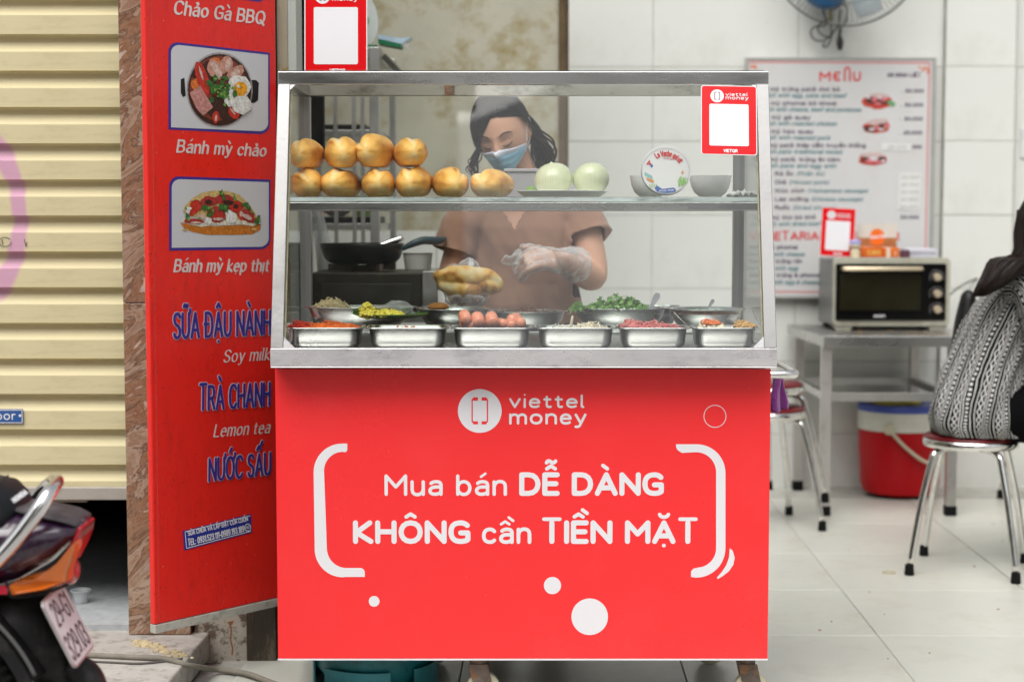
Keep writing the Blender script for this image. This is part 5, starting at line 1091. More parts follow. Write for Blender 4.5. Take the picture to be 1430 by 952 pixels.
# ------------------------------------------------------------------ wall fan with its cord
FY = WY - .22; fc = P(1183, -74, FY); fr = 108 / FPX * FY
fan = empty('wall_fan', 'wall fan with thin wire cage and blue motor housing, high above the menu', 'fan', (fc.x, WY, fc.z))
wire = M('dark_wire', (.10, .10, .095), .4, .6, .1, 20)
mb = MB()
for r_, y_, t_ in ((1, -.0, .0032), (.985, .035, .002), (.72, -.045, .0016), (.70, .085, .0016), (.45, -.055, .0015), (.2, -.06, .0025), (.24, .10, .002)):
    mb.tube([fc + Vector((fr * r_ * math.cos(a), y_, fr * r_ * math.sin(a))) for a in [2 * math.pi * k / 72 for k in range(73)]], t_, 6)
mb.build('cage_rings', wire, fan, smooth='all')
mb = MB()
for k in range(96):
    a = 2 * math.pi * k / 96; c_, s_ = math.cos(a), math.sin(a)
    mb.tube([fc + Vector((fr * q * c_, y_, fr * q * s_)) for q, y_ in ((.2, -.06), (.45, -.056), (.72, -.046), (.93, -.025), (1, .0))], .0008, 4)
    mb.tube([fc + Vector((fr * q * c_, y_, fr * q * s_)) for q, y_ in ((.24, .10), (.5, .097), (.72, .085), (.93, .055), (1, .0))], .0008, 4)
tag(mb.build('cage_wires', wire, fan, smooth='all'), kind='stuff')
blue_p = M('blue_housing', (.015, .12, .30), .3, 0, .1, 10)
hc = P(1153, -22, FY + .1); MB().lathe([(0, -.06), (.06, -.06), (.10, -.03), (.112, .02), (.10, .06), (.04, .09), (0, .09)], (hc.x, FY + .11, hc.z), 32, 'Y').build('motor_housing', blue_p, fan, smooth=True)
for k in range(3):
    a0 = k * 2.094 + .9; mb = MB(); rings = []
    for i in range(7):
        q = .12 + .8 * i / 6; w_ = .25 + .35 * math.sin(math.pi * (i + .8) / 7.6)
        rings.append([fc + Vector((fr * q * math.cos(a0 + w_ * (j / 4 - .5)), .02 + .03 * (j / 4 - .5), fr * q * math.sin(a0 + w_ * (j / 4 - .5)))) for j in range(5)])
    mb.loft(rings, cap=(False, False), closed=False); mb.build('blade', M('smoky_blade', (.35, .42, .46), .25, 0, .05, alpha=.45), fan, smooth='all', mods=(('SOLIDIFY', dict(thickness=.002)),))
mb = MB(); mb.box((hc.x - .03, FY + .18, hc.z + .0), (hc.x + .03, WY - .002, hc.z + .08)); mb.build('bracket', black_pl, fan, bevel=.004)
cord = M('dark_cord', (.04, .04, .035), .5)
def cp(*q): return [P(x, y, WY - .05 - .008 * math.sin(i * 2.1)) for i, (x, y) in enumerate(q)]
mb = MB()
for q in (((1152, 2), (1150, 18), (1155, 30), (1152, 36), (1138, 38), (1132, 46), (1138, 56), (1150, 57), (1160, 50), (1166, 42), (1172, 34)), ((1153, 28), (1145, 34), (1142, 42), (1149, 50), (1158, 52)), ((1160, 34), (1161, 46), (1160, 56), (1154, 66), (1149, 64), (1152, 60)), ((1158, 16), (1168, 12), (1177, 6), (1183, 14), (1181, 30), (1175, 40), (1173, 54)), ((1174, 14), (1172, 32), (1172, 52))):
    mb.tube(cp(*q), .0035, 6, smooth=5)
mb.tube(cp((1172, 50), (1173, 58), (1173, 67)), [.006, .016, .012], 10, smooth=3, ends=True)
mb.build('cord', cord, fan, smooth='all')
MB().tube(cp((1150, 6), (1159, 10), (1160, 30)), .009, 6, smooth=4).build('cable_tie', M('yellowed_tie', (.36, .32, .16), .6), fan, smooth='all')
so = P(1428, 200, WY); mb = MB().box((so.x - .01, WY - .012, P(1428, 221, WY).z), (so.x + .07, WY - .001, P(1428, 180, WY).z)); tag(mb.build('wall_socket', M('white_switch', (.64, .65, .64), .35), None, bevel=.003), 'white electric wall plate at the right edge of the tiled wall', 'wall plate')

# ------------------------------------------------------------------ steel table, toaster oven and the things on it
TY0, TY1, TZ = 6.66, 7.40, .741
tx0, tx1 = 1.245, 1.90
tb = empty('steel_table', 'stainless steel work table carrying the toaster oven', 'table', (1.55, 7.0, 0))
ts = M('table_steel', (.50, .495, .48), .3, .95, .08, 4, .02, 80, ((.34, .30, .26), .5, 8), rvar=.3); tl2 = M('table_leg_steel', (.56, .54, .52), .34, .9, .08, 6, dirt=((.36, .28, .2), .4, 14))
MB().hexa([(tx0 + .02, TY0, TZ - .045), (tx1, TY0, TZ - .045), (tx1, TY1, TZ - .045), (tx0 - .005, TY1, TZ - .045)], [(tx0 + .02, TY0, TZ), (tx1, TY0, TZ), (tx1, TY1, TZ), (tx0 - .005, TY1, TZ)]).build('top', ts, tb, bevel=.002)
for x, y in ((1.283, 6.70), (1.285, 7.35), (1.80, 6.70), (1.80, 7.35)):
    MB().box((x - .02, y - .02, .03), (x + .02, y + .02, TZ - .0455)).build('leg', tl2, tb, bevel=.002); MB().box((x - .023, y - .023, .001), (x + .023, y + .023, .042)).build('foot', black_rub, tb, bevel=.003)
zr_ = P(1240, 554, 6.70).z
MB().box((1.304, 6.69, zr_ - .017), (1.779, 6.715, zr_ + .017)).build('rail', ts, tb, bevel=.001); MB().box((1.304, 7.335, zr_ - .017), (1.779, 7.36, zr_ + .017)).build('rail', ts, tb, bevel=.001)
for x in (1.285, 1.80): MB().box((x - .012, 6.721, zr_ - .016), (x + .012, 7.329, zr_ + .016)).build('rail', ts, tb, bevel=.001)
OY = 7.0; ox0, ox1 = P(1162, 400, OY).x, P(1326, 400, OY).x; oz0, oz1 = P(1200, 455, OY).z, P(1200, 360, OY).z
ov = empty('toaster_oven', 'cream and black toaster oven with three dials on the steel table', 'oven', ((ox0 + ox1) / 2, OY, TZ))
ocm = M('cream_enamel', (.44, .43, .35), .3, 0, .08, 5, dirt=((.2, .17, .08), .4, 18)); oblk = M('oven_black', (.004, .004, .004), .15, 0, .2, 6, spec=.25); ogr = M('oven_grey_side', (.22, .22, .21), .4, .4, .1)
MB().box((ox0 + .004, OY + .012, oz0), (ox1 - .012, OY + .33, oz1 - .004)).build('housing', ogr, ov, bevel=.008)
def rrp(x0, x1, z0, z1, r, y):
    o = []
    for cx, cz, a0 in ((x1 - r, z1 - r, 0), (x0 + r, z1 - r, 90), (x0 + r, z0 + r, 180), (x1 - r, z0 + r, 270)):
        for i in range(6): a = R(a0 + 18 * i); o.append(Vector((cx + r * math.cos(a), y, cz + r * math.sin(a))))
    return o
MB().prism(rrp(ox0 + .004, ox1, oz0, oz1, .022, OY + .011), (0, -.022, 0)).build('front_frame', ocm, ov, bevel=.003)
px_ = lambda x, y: P(x, y, OY - .012)
fz0, fz1 = px_(1200, 447).z, px_(1200, 368).z; fx0, fx1 = px_(1167, 400).x, px_(1321, 400).x
MB().prism(rrp(fx0, fx1, fz0, fz1, .006, OY - .0115), (0, -.004, 0)).build('fascia', oblk, ov)
dx1 = px_(1289, 400).x
dr = MB().box((fx0 + .006, OY - .026, fz0 + .008), (dx1, OY - .016, fz1 - .004)).build('door', oblk, ov, bevel=.002)
MB().box((fx0 + .016, OY - .0275, px_(1200, 433).z), (dx1 - .012, OY - .0262, px_(1200, 382).z)).build('window', M('dark_oven_glass', (.018, .016, .008), .08, 0, .3, 6, spec=.4), dr)
mb = MB(); hz0 = px_(1200, 375).z; hx0, hx1 = px_(1176, 375).x, px_(1285, 375).x; mb.tube([(hx0, OY - .026, hz0), (hx0 + .004, OY - .05, hz0), (hx0 + .02, OY - .055, hz0), (hx1 - .02, OY - .055, hz0), (hx1 - .004, OY - .05, hz0), (hx1, OY - .026, hz0)], .0095, 10); mb.build('handle', M('brass_steel', (.62, .52, .36), .3, .8, .05), dr, smooth=True)
kn = M('champagne_knob', (.66, .56, .40), .3, .5, .05)
for y in (387, 410, 432):
    c = px_(1308, y); o = MB().lathe([(0, .022), (.014, .022), (.0165, .018), (.018, .001), (.0, .001)], (c.x, OY - .0158, c.z), 24, 'Y').build('dial', kn, ov, smooth=True)
L = Layer((0, OY - .0158, 0), (0, -1, 0), 1)
for y in (387, 410, 432):
    for k in range(9): a = R(200 - 27 * k); L.disc(1308 + 9.5 * math.cos(a), y - 9.5 * math.sin(a), .6, 8)
L.build('dial_marks', white_pr, ov, kind='stuff', join=True); L = Layer((0, OY - .0265, 0), (0, -1, 0), 3); L.text('SANKO', (1220, 443), (1236, 443), 3.6, .22); L.build('lettering', white_pr, ov)
for x in (ox0 + .05, ox1 - .05): MB().prism([(x - .045, OY - .005, oz0 + .002), (x + .045, OY - .005, oz0 + .002), (x + .03, OY - .005, TZ + .0008), (x - .03, OY - .005, TZ + .0008)], (0, .03, 0)).build('foot', ocm, ov, bevel=.002)
for x in (ox0 + .03, ox1 - .05): MB().box((x - .012, OY + .26, TZ + .0008), (x + .012, OY + .29, oz0 + .001)).build('rear_foot', black_pl, ov)
mb = MB(); rg2 = random.Random(9)
for _ in range(70):
    x, y = rg2.uniform(ox0 + .04, ox1 - .06), rg2.uniform(TY0 + .03, OY - .03); r = rg2.uniform(.001, .004); mb.ball((x, y, TZ + r * .5), (r * 1.5, r, r * .6), 6, 4)
tag(mb.build('crumbs', M('toast_crumbs', (.35, .22, .09), .8, 0, .3, 80), None, loc=(1.5, 6.9, TZ)), 'scattered bread crumbs on the steel table before the oven', 'crumbs', kind='stuff')
ot = oz1 + .0006
r_, N_, U_, V_, c_, hw_, hh_ = pay_sign(1170, 290, 358.5, 48, 7.06, 'small red payment sign leaning on top of the toaster oven', lean=-4, deg=3)
# orange poster card, drink cartons, bottle, papers
def quadp(pts, Y, d=.004): return [P(x, y, Y) for x, y in pts]
pc = empty('drink_card', 'printed drink advert card with orange disc, standing behind the orange cartons', 'card', (P(1225, 350, 7.12).x, 7.12, ot))
b_ = MB().prism([P(1197, 313, 7.12), P(1253, 312, 7.12), P(1252, 352, 7.12) * 1 + Vector((0, 0, 0)), P(1197, 352, 7.12)], (0, .003, 0)); 
for v in b_.v: pass
b_.build('card', M('card_cream', (.62, .58, .52), .45), pc)
MB().box((P(1197, 352, 7.12).x, 7.12, ot), (P(1252, 352, 7.12).x, 7.124, P(1197, 352, 7.12).z)).build('card_base', M('card_amber', (.45, .18, .05), .4), pc)
L = Layer((0, 7.12, 0), (0, -1, 0), 1); L.poly([(1197, 332), (1252, 332), (1252, 352), (1197, 352)]); L.build('brown_print', M('brown_print', (.38, .16, .06), .4, 0, .4, 30), pc)
L = Layer((0, 7.12, 0), (0, -1, 0), 2); L.disc(1225, 331, 10.5, 36, 11.5); L.build('disc_print', M('orange_disc', (.80, .16, .015), .35), pc)
L = Layer((0, 7.12, 0), (0, -1, 0), 3); L.text('Coca-Cola', (1214, 334), (1237, 332), 6, .2, shear=.3, contrast=.5); L.line([(1204, 345), (1247, 346)], 1.5); L.build('lettering', white_pr, pc)
for i, (xa, xb, yt, cc, lb_) in enumerate(((1202, 1233, 345, (.70, .14, .02), 'wide orange drink carton with yellow lettering on the oven'), (1234, 1256, 346, (.75, .17, .02), 'smaller orange carton with a white stripe, right of the wide one'))):
    Y = 7.07; x0, x1 = P(xa, 350, Y).x, P(xb, 350, Y).x; z1 = P(xa, yt, Y).z
    root = empty('drink_carton', lb_, 'carton', ((x0 + x1) / 2, Y, ot)); MB().box((x0, Y, ot), (x1, Y + .045, z1)).build('box', M('orange_carton_%d' % i, cc, .35, 0, .15, 40), root, bevel=.0015)
    L = Layer((0, Y, 0), (0, -1, 0), 1)
    if i == 0: L.text('CAM', (1211, 356), (1229, 356), 7, .2)
    else: L.poly([(1238, 346.5), (1243, 346.5), (1243, 360), (1238, 360)]); L.text('C', (1249, 356), (1253, 356), 5, .2)
    L.build('lettering', M('yellow_print' if i == 0 else 'pale_stripe', (.75, .50, .12) if i == 0 else (.72, .66, .55), .4), root)
c = P(1195, 345, 7.02); bt = empty('spice_bottle', 'small cream bottle with a lilac cap beside the red sign on the oven', 'bottle', (c.x, 7.03, ot))
MB().lathe([(0, 0), (.020, 0), (.020, .025), (.017, .038), (.014, .042), (.024, .046), (.024, .056), (0, .056)], (c.x, 7.03, ot), 24).build('body', M('cream_plastic', (.62, .54, .38), .4), bt, smooth=True)
MB().lathe([(0, .0565), (.024, .0565), (.024, .068), (.018, .075), (0, .076)], (c.x, 7.03, ot), 24).build('cap', M('lilac_plastic', (.33, .33, .60), .4), bt, smooth=True)
x0, x1 = P(1262, 355, 7.08).x, P(1306, 355, 7.08).x; mb = MB()
for k in range(7): d = random.uniform(-.005, .005); mb.box((x0 + d, 7.05 + d, ot + .0012 + k * .0052), (x1 + d, 7.2 + d, ot + .0052 + k * .0052))
tag(mb.build('napkin_stack', M('white_paper', (.62, .62, .68), .7), None, loc=((x0 + x1) / 2, 7.1, ot)), 'low stack of white paper napkins at the right on the oven', 'napkins')
c = P(1263, 353, 7.04); tag(MB().lathe([(0, 0), (.016, 0), (.016, .03), (0, .032)], (c.x, 7.03, ot), 18, sx=1.3).build('jar', M('dark_plum', (.10, .04, .06), .4), None, smooth=True), 'small dark plum jar between the cartons and the napkins', 'jar')
mb = MB(); mb.tube([P(1326, 412, 7.25), P(1338, 402, 7.3), P(1352, 394, 7.38), P(1375, 385, 7.44)], .004, 6, smooth=4); tag(mb.build('power_cable', cord, None, smooth='all'), 'dark power cable running from the oven along the wall', 'cable')

# ------------------------------------------------------------------ cooler under the table
ccx, ccy = P(1257, 640, 7.2).x, 7.21
cl_ = empty('cooler_barrel', 'round red cooler with white band, blue rim and swing handle under the table', 'cooler', (ccx, ccy, 0))
rc = .182; zt2 = P(1257, 566, 7.1).z
redp = M('red_plastic', (.40, .002, .006), .35, 0, .06, 4, spec=.2)
MB().lathe([(0, .012), (rc * .76, .012), (rc * .88, .022), (rc * .945, .06), (rc * .985, .2), (rc, zt2 - .115), (rc * .96, zt2 - .112), (0, zt2 - .112)], (ccx, ccy, 0), 48).build('body', redp, cl_, smooth=True)
MB().lathe([(rc * .5, zt2 - .1115), (rc * 1.01, zt2 - .1115), (rc * 1.015, zt2 - .03), (rc * .5, zt2 - .03)], (ccx, ccy, 0), 48).build('band', M('cream_band', (.58, .57, .50), .35), cl_, smooth=True)
MB().lathe([(rc * .5, zt2 - .0295), (rc * 1.02, zt2 - .0295), (rc * 1.025, zt2 - .012), (rc * .98, zt2), (rc * .55, zt2), (rc * .5, zt2 - .01), (0, zt2 - .01)], (ccx, ccy, 0), 48).build('lid', M('blue_lid', (.06, .09, .36), .35), cl_, smooth=True)
hp_ = [P(1242, 600, 7.02), P(1262, 622, 7.01), P(1284, 640, 7.01), P(1300, 647, 7.03), P(1314, 645, 7.1), P(1321, 632, 7.2)]
mb = MB(); mb.tube(hp_, .011, 8, smooth=4, flat=.7); mb.lathe([(0, .018), (.022, .018), (.024, 0), (0, 0)], P(1242, 600, 7.03) + Vector((0, .01, 0)), 20, 'Y'); mb.build('handle', M('ivory_plastic', (.52, .48, .36), .4), cl_, smooth=True)
c = P(1250, 562, 7.2); crumple(c.x, 7.2, zt2 + .001, .11, .10, .03, 8, 'cloth', 'yellow cloth lying on the cooler lid', M('yellow_cloth', (.52, .42, .03), .8, 0, .2, 20))
bpy.context.scene.collection.objects['cloth']['category'] = 'cloth'

# ------------------------------------------------------------------ stools
seat_red = M('dark_red_vinyl', (.12, .006, .009), .25, 0, .1, 6, spec=.35)
def make_stool(label, group):
    """round padded seat in a chrome band, four splayed tube legs with black feet, ring underneath"""
    t = empty('stool', label, 'stool', (0, 0, 0), group); H = .465
    MB().lathe([(0, H - .012), (.150, H - .012), (.157, H - .004), (.155, H + .004), (.140, H + .011), (.07, H + .014), (0, H + .0145)], (0, 0, 0), 48).build('seat', seat_red, t, smooth='all')
    MB().lathe([(.1505, H - .034), (.160, H - .032), (.1625, H - .018), (.160, H - .006), (.1575, H - .0045), (.1505, H - .013)], (0, 0, 0), 48, cap=(False, False)).build('band', chrome, t, smooth='all')
    MB().lathe([(0, H - .020), (.150, H - .020), (.150, H - .0135), (0, H - .0135)], (0, 0, 0), 32).build('seat_base', black_pl, t)
    for k in range(4):
        a = R(45 + 90 * k); c_, s_ = math.cos(a), math.sin(a)
        pts = [(.02 * c_, .02 * s_, H - .038), (.10 * c_, .10 * s_, H - .038), (.148 * c_, .148 * s_, H - .05), (.166 * c_, .166 * s_, H - .09), (.205 * c_, .205 * s_, H * .5), (.245 * c_, .245 * s_, .03)]
        MB().tube(pts, .0115, 12, smooth=5).build('leg', chrome, t, smooth='all')
        MB().lathe([(0, 0), (.0165, .0), (.0168, .006), (.0148, .036), (0, .037)], (.2475 * c_, .2475 * s_, .001), 16).build('foot', black_rub, t, smooth=True)
    return t
st = make_stool('chrome legged stool with dark red seat under the customer in patterned blouse', 'chrome stools with dark red seats')
st.location = (1.5875, 5.66, .0); st.rotation_euler = (0, 0, R(-22))
for (x, y, z, rz, lb_) in ((1.005, 6.50, 0, 12, 'bottom stool of the stack at the right side of the cart'), (1.0, 6.52, .095, 30, 'upper stool of the stack beside the cart, its feet off the floor'), (2.32, 6.95, 0, 5, 'stool at the far right edge, mostly outside the picture')):
    o = copy_tree(st); o.location = (x, y, z); o.rotation_euler = (0, 0, R(rz)); o['label'] = lb_
# purple cloth on the handle
mb = MB(); n = 12; rings = []
c0_, c1_ = P(1078, 520, 4.30), P(1093, 572, 4.30)
for i in range(n):
    t = i / (n - 1); z = c0_.z + (c1_.z - c0_.z) * t; rings.append([(X1 + .044 + (.034 + .008 * t) * u_ + .003 * math.sin(6 * t + 3 * u_), 4.27 + .012 * math.sin(u_ * 9 + t * 3) + .03 * u_, z - .004 * math.sin(u_ * 5)) for u_ in [j / 9 for j in range(10)]])
mb.loft(rings, cap=(False, False), closed=False); tag(mb.build('rag', M('purple_terry', (.27, .045, .27), .95, 0, .2, 60, .4, 200, sheen=.5), None, smooth='all', mods=(('SOLIDIFY', dict(thickness=.004)),)), 'purple terry rag hanging from the push handle of the cart', 'rag')
# rubber band and debris on the floor
cb_ = PZ(1242, 799, .002); mb = MB(); mb.tube([cb_ + Vector((.022 * math.cos(a) * (1 + .1 * math.sin(3 * a)), .018 * math.sin(a), 0)) for a in [2 * math.pi * k / 24 for k in range(25)]], .0012, 6); tag(mb.build('rubber_band', M('tan_rubber', (.42, .32, .12), .5), None), 'tan rubber band on the pale floor tiles', 'rubber band')
mb = MB(); rg2 = random.Random(4)
for px1, py1 in ((1161, 867), (1185, 767), (1387, 731), (1400, 728), (1413, 725), (1424, 739), (1361, 790), (1394, 850), (1145, 879), (1235, 857), (1214, 826), (1298, 911), (1400, 755), (1240, 919)):
    c = PZ(px1, py1, .0015); r = rg2.uniform(.002, .006); mb.ball(c, (r, r, .0015), 6, 4)
tag(mb.build('floor_crumbs', M('brown_crumb', (.30, .17, .08), .9, 0, .4, 60), None, loc=(1.3, 5.2, 0)), 'few brown crumbs dropped on the floor tiles', 'crumbs', kind='stuff')

# ------------------------------------------------------------------ behind the counter: side table, gas stove, pan, rack, scale
sdx0, sdx1 = P(432, 420, 4.66).x, P(640, 420, 4.66).x + .12
zst = P(520, 434, 4.66).z
tb2 = empty('side_table', 'low steel side table holding the gas stove behind the cart', 'table', ((sdx0 + sdx1) / 2, 4.85, 0))
MB().box((sdx0 - .02, 4.60, zst - .03), (sdx1, 5.12, zst)).build('top', ts, tb2, bevel=.002)
for x in (sdx0 + .01, sdx1 - .03):
    for y in (4.63, 5.09): MB().box((x - .012, y - .012, .0), (x + .012, y + .012, zst - .0305)).build('leg', tl2, tb2)
sb = empty('gas_stove', 'dark single burner gas stove under the frying pan', 'stove', (P(520, 420, 4.7).x, 4.85, zst))
sx0s, sx1s = P(433, 400, 4.66).x, P(589, 400, 4.66).x; z1 = P(520, 381, 4.66).z
smt = M('greasy_dark_metal', (.035, .035, .028), .4, .3, .15, 8, .05, 60, ((.10, .09, .05), .6, 16))
MB().box((sx0s, 4.66, zst + .012), (sx1s, 5.02, z1)).build('body', smt, sb, bevel=.004)
MB().box((sx0s + .03, 4.655, zst + .02), (sx1s - .03, 4.6595, z1 - .03)).build('front_plate', M('stove_front', (.045, .045, .038), .35, .2, .15, 6), sb, bevel=.002)
MB().box((sx1s + .0005, 4.665, zst + .012), (sx1s + .045, 5.0, z1 + .004)).build('side_panel', tray_steel, sb, bevel=.002)
for x in (sx0s + .03, sx1s - .03):
    for y in (4.69, 4.99): MB().lathe([(0, 0), (.012, 0), (.012, .0118), (0, .0118)], (x, y, zst + .0002), 12).build('foot', black_rub, sb)
pcx, pcy = P(506, 360, 4.84).x, 4.84; zp0 = P(506, 370, 4.72).z; zp1 = P(506, 341, 4.70).z
for k in range(4):
    a = R(35 + 90 * k); MB().beam((pcx + .11 * math.cos(a), pcy + .11 * math.sin(a), z1 + .012), (pcx + .03 * math.cos(a), pcy + .03 * math.sin(a), z1 + .012), .012, zp0 - z1 - .001).build('pan_support', rust, sb)
MB().lathe([(0, 0), (.035, 0), (.04, .006), (.03, .016), (0, .018)], (pcx, pcy, z1), 24).build('burner', M('brass_burner', (.35, .25, .12), .4, .8), sb, smooth=True)
pan = empty('frying_pan', 'black non stick frying pan with long handle on the stove', 'frying pan', (pcx, pcy, zp0))
rp = 59 / FPX * 4.84
panm = M('nonstick_black', (.016, .017, .012), .3, .0, .15, 8, spec=.25)
h_ = zp1 - zp0
MB().lathe([(0, .001), (rp * .70, .001), (rp * .80, .006), (rp * .90, h_ * .3), (rp * .98, h_ * .8), (rp, h_), (rp * .985, h_ + .001), (rp * .95, h_ * .75), (rp * .86, h_ * .28), (rp * .74, .006), (0, .004)], (pcx, pcy, zp0), 56).build('bowl', panm, pan, smooth='all')
hp = [P(563, 347, 4.80), P(575, 341, 4.80), P(590, 336, 4.81), P(602, 336, 4.83), P(613, 336, 4.85), P(620, 334, 4.87)]
MB().tube(hp, [.007, .011, .013, .014, .013, .009], 12, smooth=4, ends=True, flat=.9).build('handle', M('slate_handle', (.035, .06, .07), .35, 0, .1, 10), pan, smooth='all')
mb = MB(); mb.tube([P(528, 344, 4.86), P(545, 338, 4.87), P(560, 333, 4.88)], [.008, .009, .009], 12, smooth=3, ends=True); tag(mb.build('tongs', chrome, None, smooth='all'), 'steel tongs end resting across the frying pan', 'tongs')
cf = P(505, 352, 4.84); heap(cf.x, 4.84, rp * .7, rp * .7, zp0 + .016, .02, 130, .03, .004, M('reflection_green', (.16, .24, .03), .45, 0, .3, 50), 'reflection_strips', 'green strips imitating a reflection over the black frying pan', 31, .6)  # green strips added to imitate a green reflection over the pan
c = P(583, 372, 5.0); tag(MB().lathe([(0, 0), (.038, 0), (.046, .055), (.049, .057), (.044, .057), (.036, .004), (0, .004)], (c.x, 5.02, zst + .1), 28).build('tub', M('white_tub', (.62, .62, .58), .4), None, smooth=True), 'white plastic tub behind the stove to the right of pan', 'tub')
# the stand the tub rests on
tag(MB().box((c.x - .06, 4.97, zst + .0004), (c.x + .06, 5.08, zst + .0995)).build('steel_box', tl2, None, bevel=.003), 'small steel box behind the stove carrying the white tub', 'box')
# rack
RY = 5.55
rk = empty('steel_rack', 'tall steel rack of upright bars behind the left part of the case', 'rack', (P(480, 300, RY).x, RY + .2, 0))
rkm = M('rack_steel', (.46, .46, .44), .4, .8, .08, 8, dirt=((.3, .27, .22), .4, 14))
zrt = P(480, 66, RY).z
for a, b in ((517, 530), (430, 436)):
    x0, x1 = P(a, 300, RY).x, P(b, 300, RY).x
    MB().box((x0, RY, 0), (x1, RY + .03, zrt)).build('upright', rkm, rk, bevel=.002)
for a, b in ((545, 553), (444, 449)):
    x0, x1 = P(a, 300, RY + .4).x, P(b, 300, RY + .4).x; MB().box((x0, RY + .4, 0), (x1, RY + .43, zrt)).build('upright', rkm, rk, bevel=.002)
for x in (443, 466.5, 492, 504): x0 = P(x, 300, RY).x; MB().box((x0, RY + .004, .9), (x0 + .013, RY + .016, zrt - .06)).build('bar', rkm, rk)
x0, x1 = P(428, 300, RY).x, P(531, 300, RY).x
for zy, t_ in ((66, .035), (181, .02), (312, .022)):
    z = P(480, zy, RY).z; MB().box((x0 + .013, RY + .017, z - t_), (P(544, 300, RY + .4).x, RY + .45, z)).build('shelf', rkm, rk, bevel=.002)
dk = M('dark_pan', (.014, .014, .013), .5, .2, .2, 10)
for px0, px1, y0, y1, Y, lb_ in ((433, 512, 181, 170, RY + .1, 'dark flat baking tray on the middle shelf of the steel rack'), (430, 530, 312, 322, RY + .05, 'black pan lid edge on the lower rack shelf'), ):
    z = P(480, min(y0, y1), RY).z if y1 < y0 else P(480, y0, RY).z
    a, b = P(px0, 300, Y).x, P(px1, 300, Y).x; zs_ = P(480, y0, RY).z + .0006
    tag(MB().box((a, Y, zs_), (b, Y + .25, zs_ + .022)).build('baking_tray', dk, None, bevel=.004), lb_ if y1 < y0 else 'black baking tray on the lower shelf of the steel rack', 'tray')
zsh = P(480, 312, RY).z + .0235
c = P(470, 296, RY + .15); tag(MB().lathe(bprof(.055, .05), (c.x, RY + .17, zsh), 32).build('bowl', white_cer, None, smooth=True), 'white bowl on the lower shelf of the steel rack', 'bowl')
c = P(508, 298, RY + .12); tag(MB().lathe([(0, 0), (.036, 0), (.045, .07), (0, .07)], (c.x, RY + .13, zsh), 28).build('cup', M('green_cup', (.19, .30, .10), .5), None, smooth=True), 'green plastic cup on the lower rack shelf', 'cup')
c = P(448, 300, RY + .1); tag(MB().lathe([(0, 0), (.014, .0), (.016, .03), (.005, .06), (0, .062)], (c.x, RY + .08, zsh), 20).build('cap', M('red_cap', (.55, .02, .02), .4), None, smooth=True), 'small red bottle top on the lower rack shelf', 'cap')
# plastic bags hung on the rack
pbm = M('hanging_clear_bag', (.62, .64, .62), .2, 0, .05, alpha=.45)
mb = MB(); rings = []
for i in range(10):
    t = i / 9; rings.append([(P(438, 300, 4.9).x + .006 + .05 * t + .018 * math.cos(j * .57) * (1 + t), 4.92 + .02 * math.sin(j * .57) + .006 * math.sin(j * 3 + i), P(438, 292, 4.9).z - .30 * t) for j in range(11)])
mb.loft(rings, cap=(True, True)); tag(mb.build('plastic_bag', pbm, None, smooth='all'), 'clear plastic bag hanging beside the left case post, behind the stove', 'bag')
# dial scale and packet on top of the rack
scl_ = empty('dial_scale', 'round green and white kitchen scale on top of the steel rack', 'scale', (P(512, 60, RY + .1).x, RY + .1, zrt))
Ms = Matrix.Rotation(R(58), 3, 'Z'); cc = Vector((P(503, 30, RY + .08).x, RY + .12, zrt + .10))
def disc3(prof, mat, nm, dx=0):
    mb = MB(); mb.lathe(prof, (0, 0, 0), 40, 'Y', sy=1.18)
    for i, v in enumerate(mb.v): mb.v[i] = cc + Ms @ v
    mb.build(nm, mat, scl_, smooth=True)
disc3([(0, .0), (.085, 0), (.088, -.02), (.080, -.08), (0, -.08)], M('scale_green', (.03, .16, .08), .35), 'housing'); disc3([(0, .0215), (.070, .019), (.081, .008), (.082, .001), (0, .001)], M('scale_dial', (.60, .64, .60), .2), 'dial'); disc3([(0, .024), (.012, .024), (.012, .0225), (0, .0225)], M('scale_hub', (.05, .30, .05), .4), 'hub')
MB().box((cc.x - .06, RY + .03, zrt + .0006), (cc.x + .06, RY + .2, zrt + .012)).build('base', MATS['scale_green'], scl_, bevel=.003)
pk = empty('food_packet', 'blue white and green plastic packet lying on top of the rack', 'packet', (P(550, 62, RY).x, RY + .1, zrt)); 
x0, x1, x2 = P(528, 60, RY).x, P(560, 60, RY).x, P(571, 60, RY).x; zk = zrt + .001
MB().prism([(x0, RY, zk + .012), (x1, RY, zk - .002), (x1, RY, zk + .008), (x0, RY, zk + .026)], (0, .1, 0)).build('green_band', M('packet_green', (.01, .17, .07), .4), pk)
MB().prism([(x0, RY - .001, zk + .0265), (x1, RY - .001, zk + .009), (x2 + .008, RY - .001, zk + .032), (x1, RY - .001, zk + .028), (x0, RY - .001, zk + .04)], (0, .1, 0)).build('wrapper', M('packet_blue_white', (.42, .56, .66), .25, 0, .25, 14), pk)
MB().prism([(x1 + .001, RY, zk + .0075), (x2 + .02, RY, zk - .03), (x2 + .004, RY, zk - .012), (x2, RY, zk + .01), (x1 + .003, RY, zk + .018)], (0, .08, 0)).build('film_end', film, pk)
mb = MB(); mb.beam((P(533, 78, RY).x, RY + .1, zrt - .02), (P(565, 100, RY).x, RY + .06, P(565, 108, RY).z), .012, .02); mb.build('strut', rkm, rk)
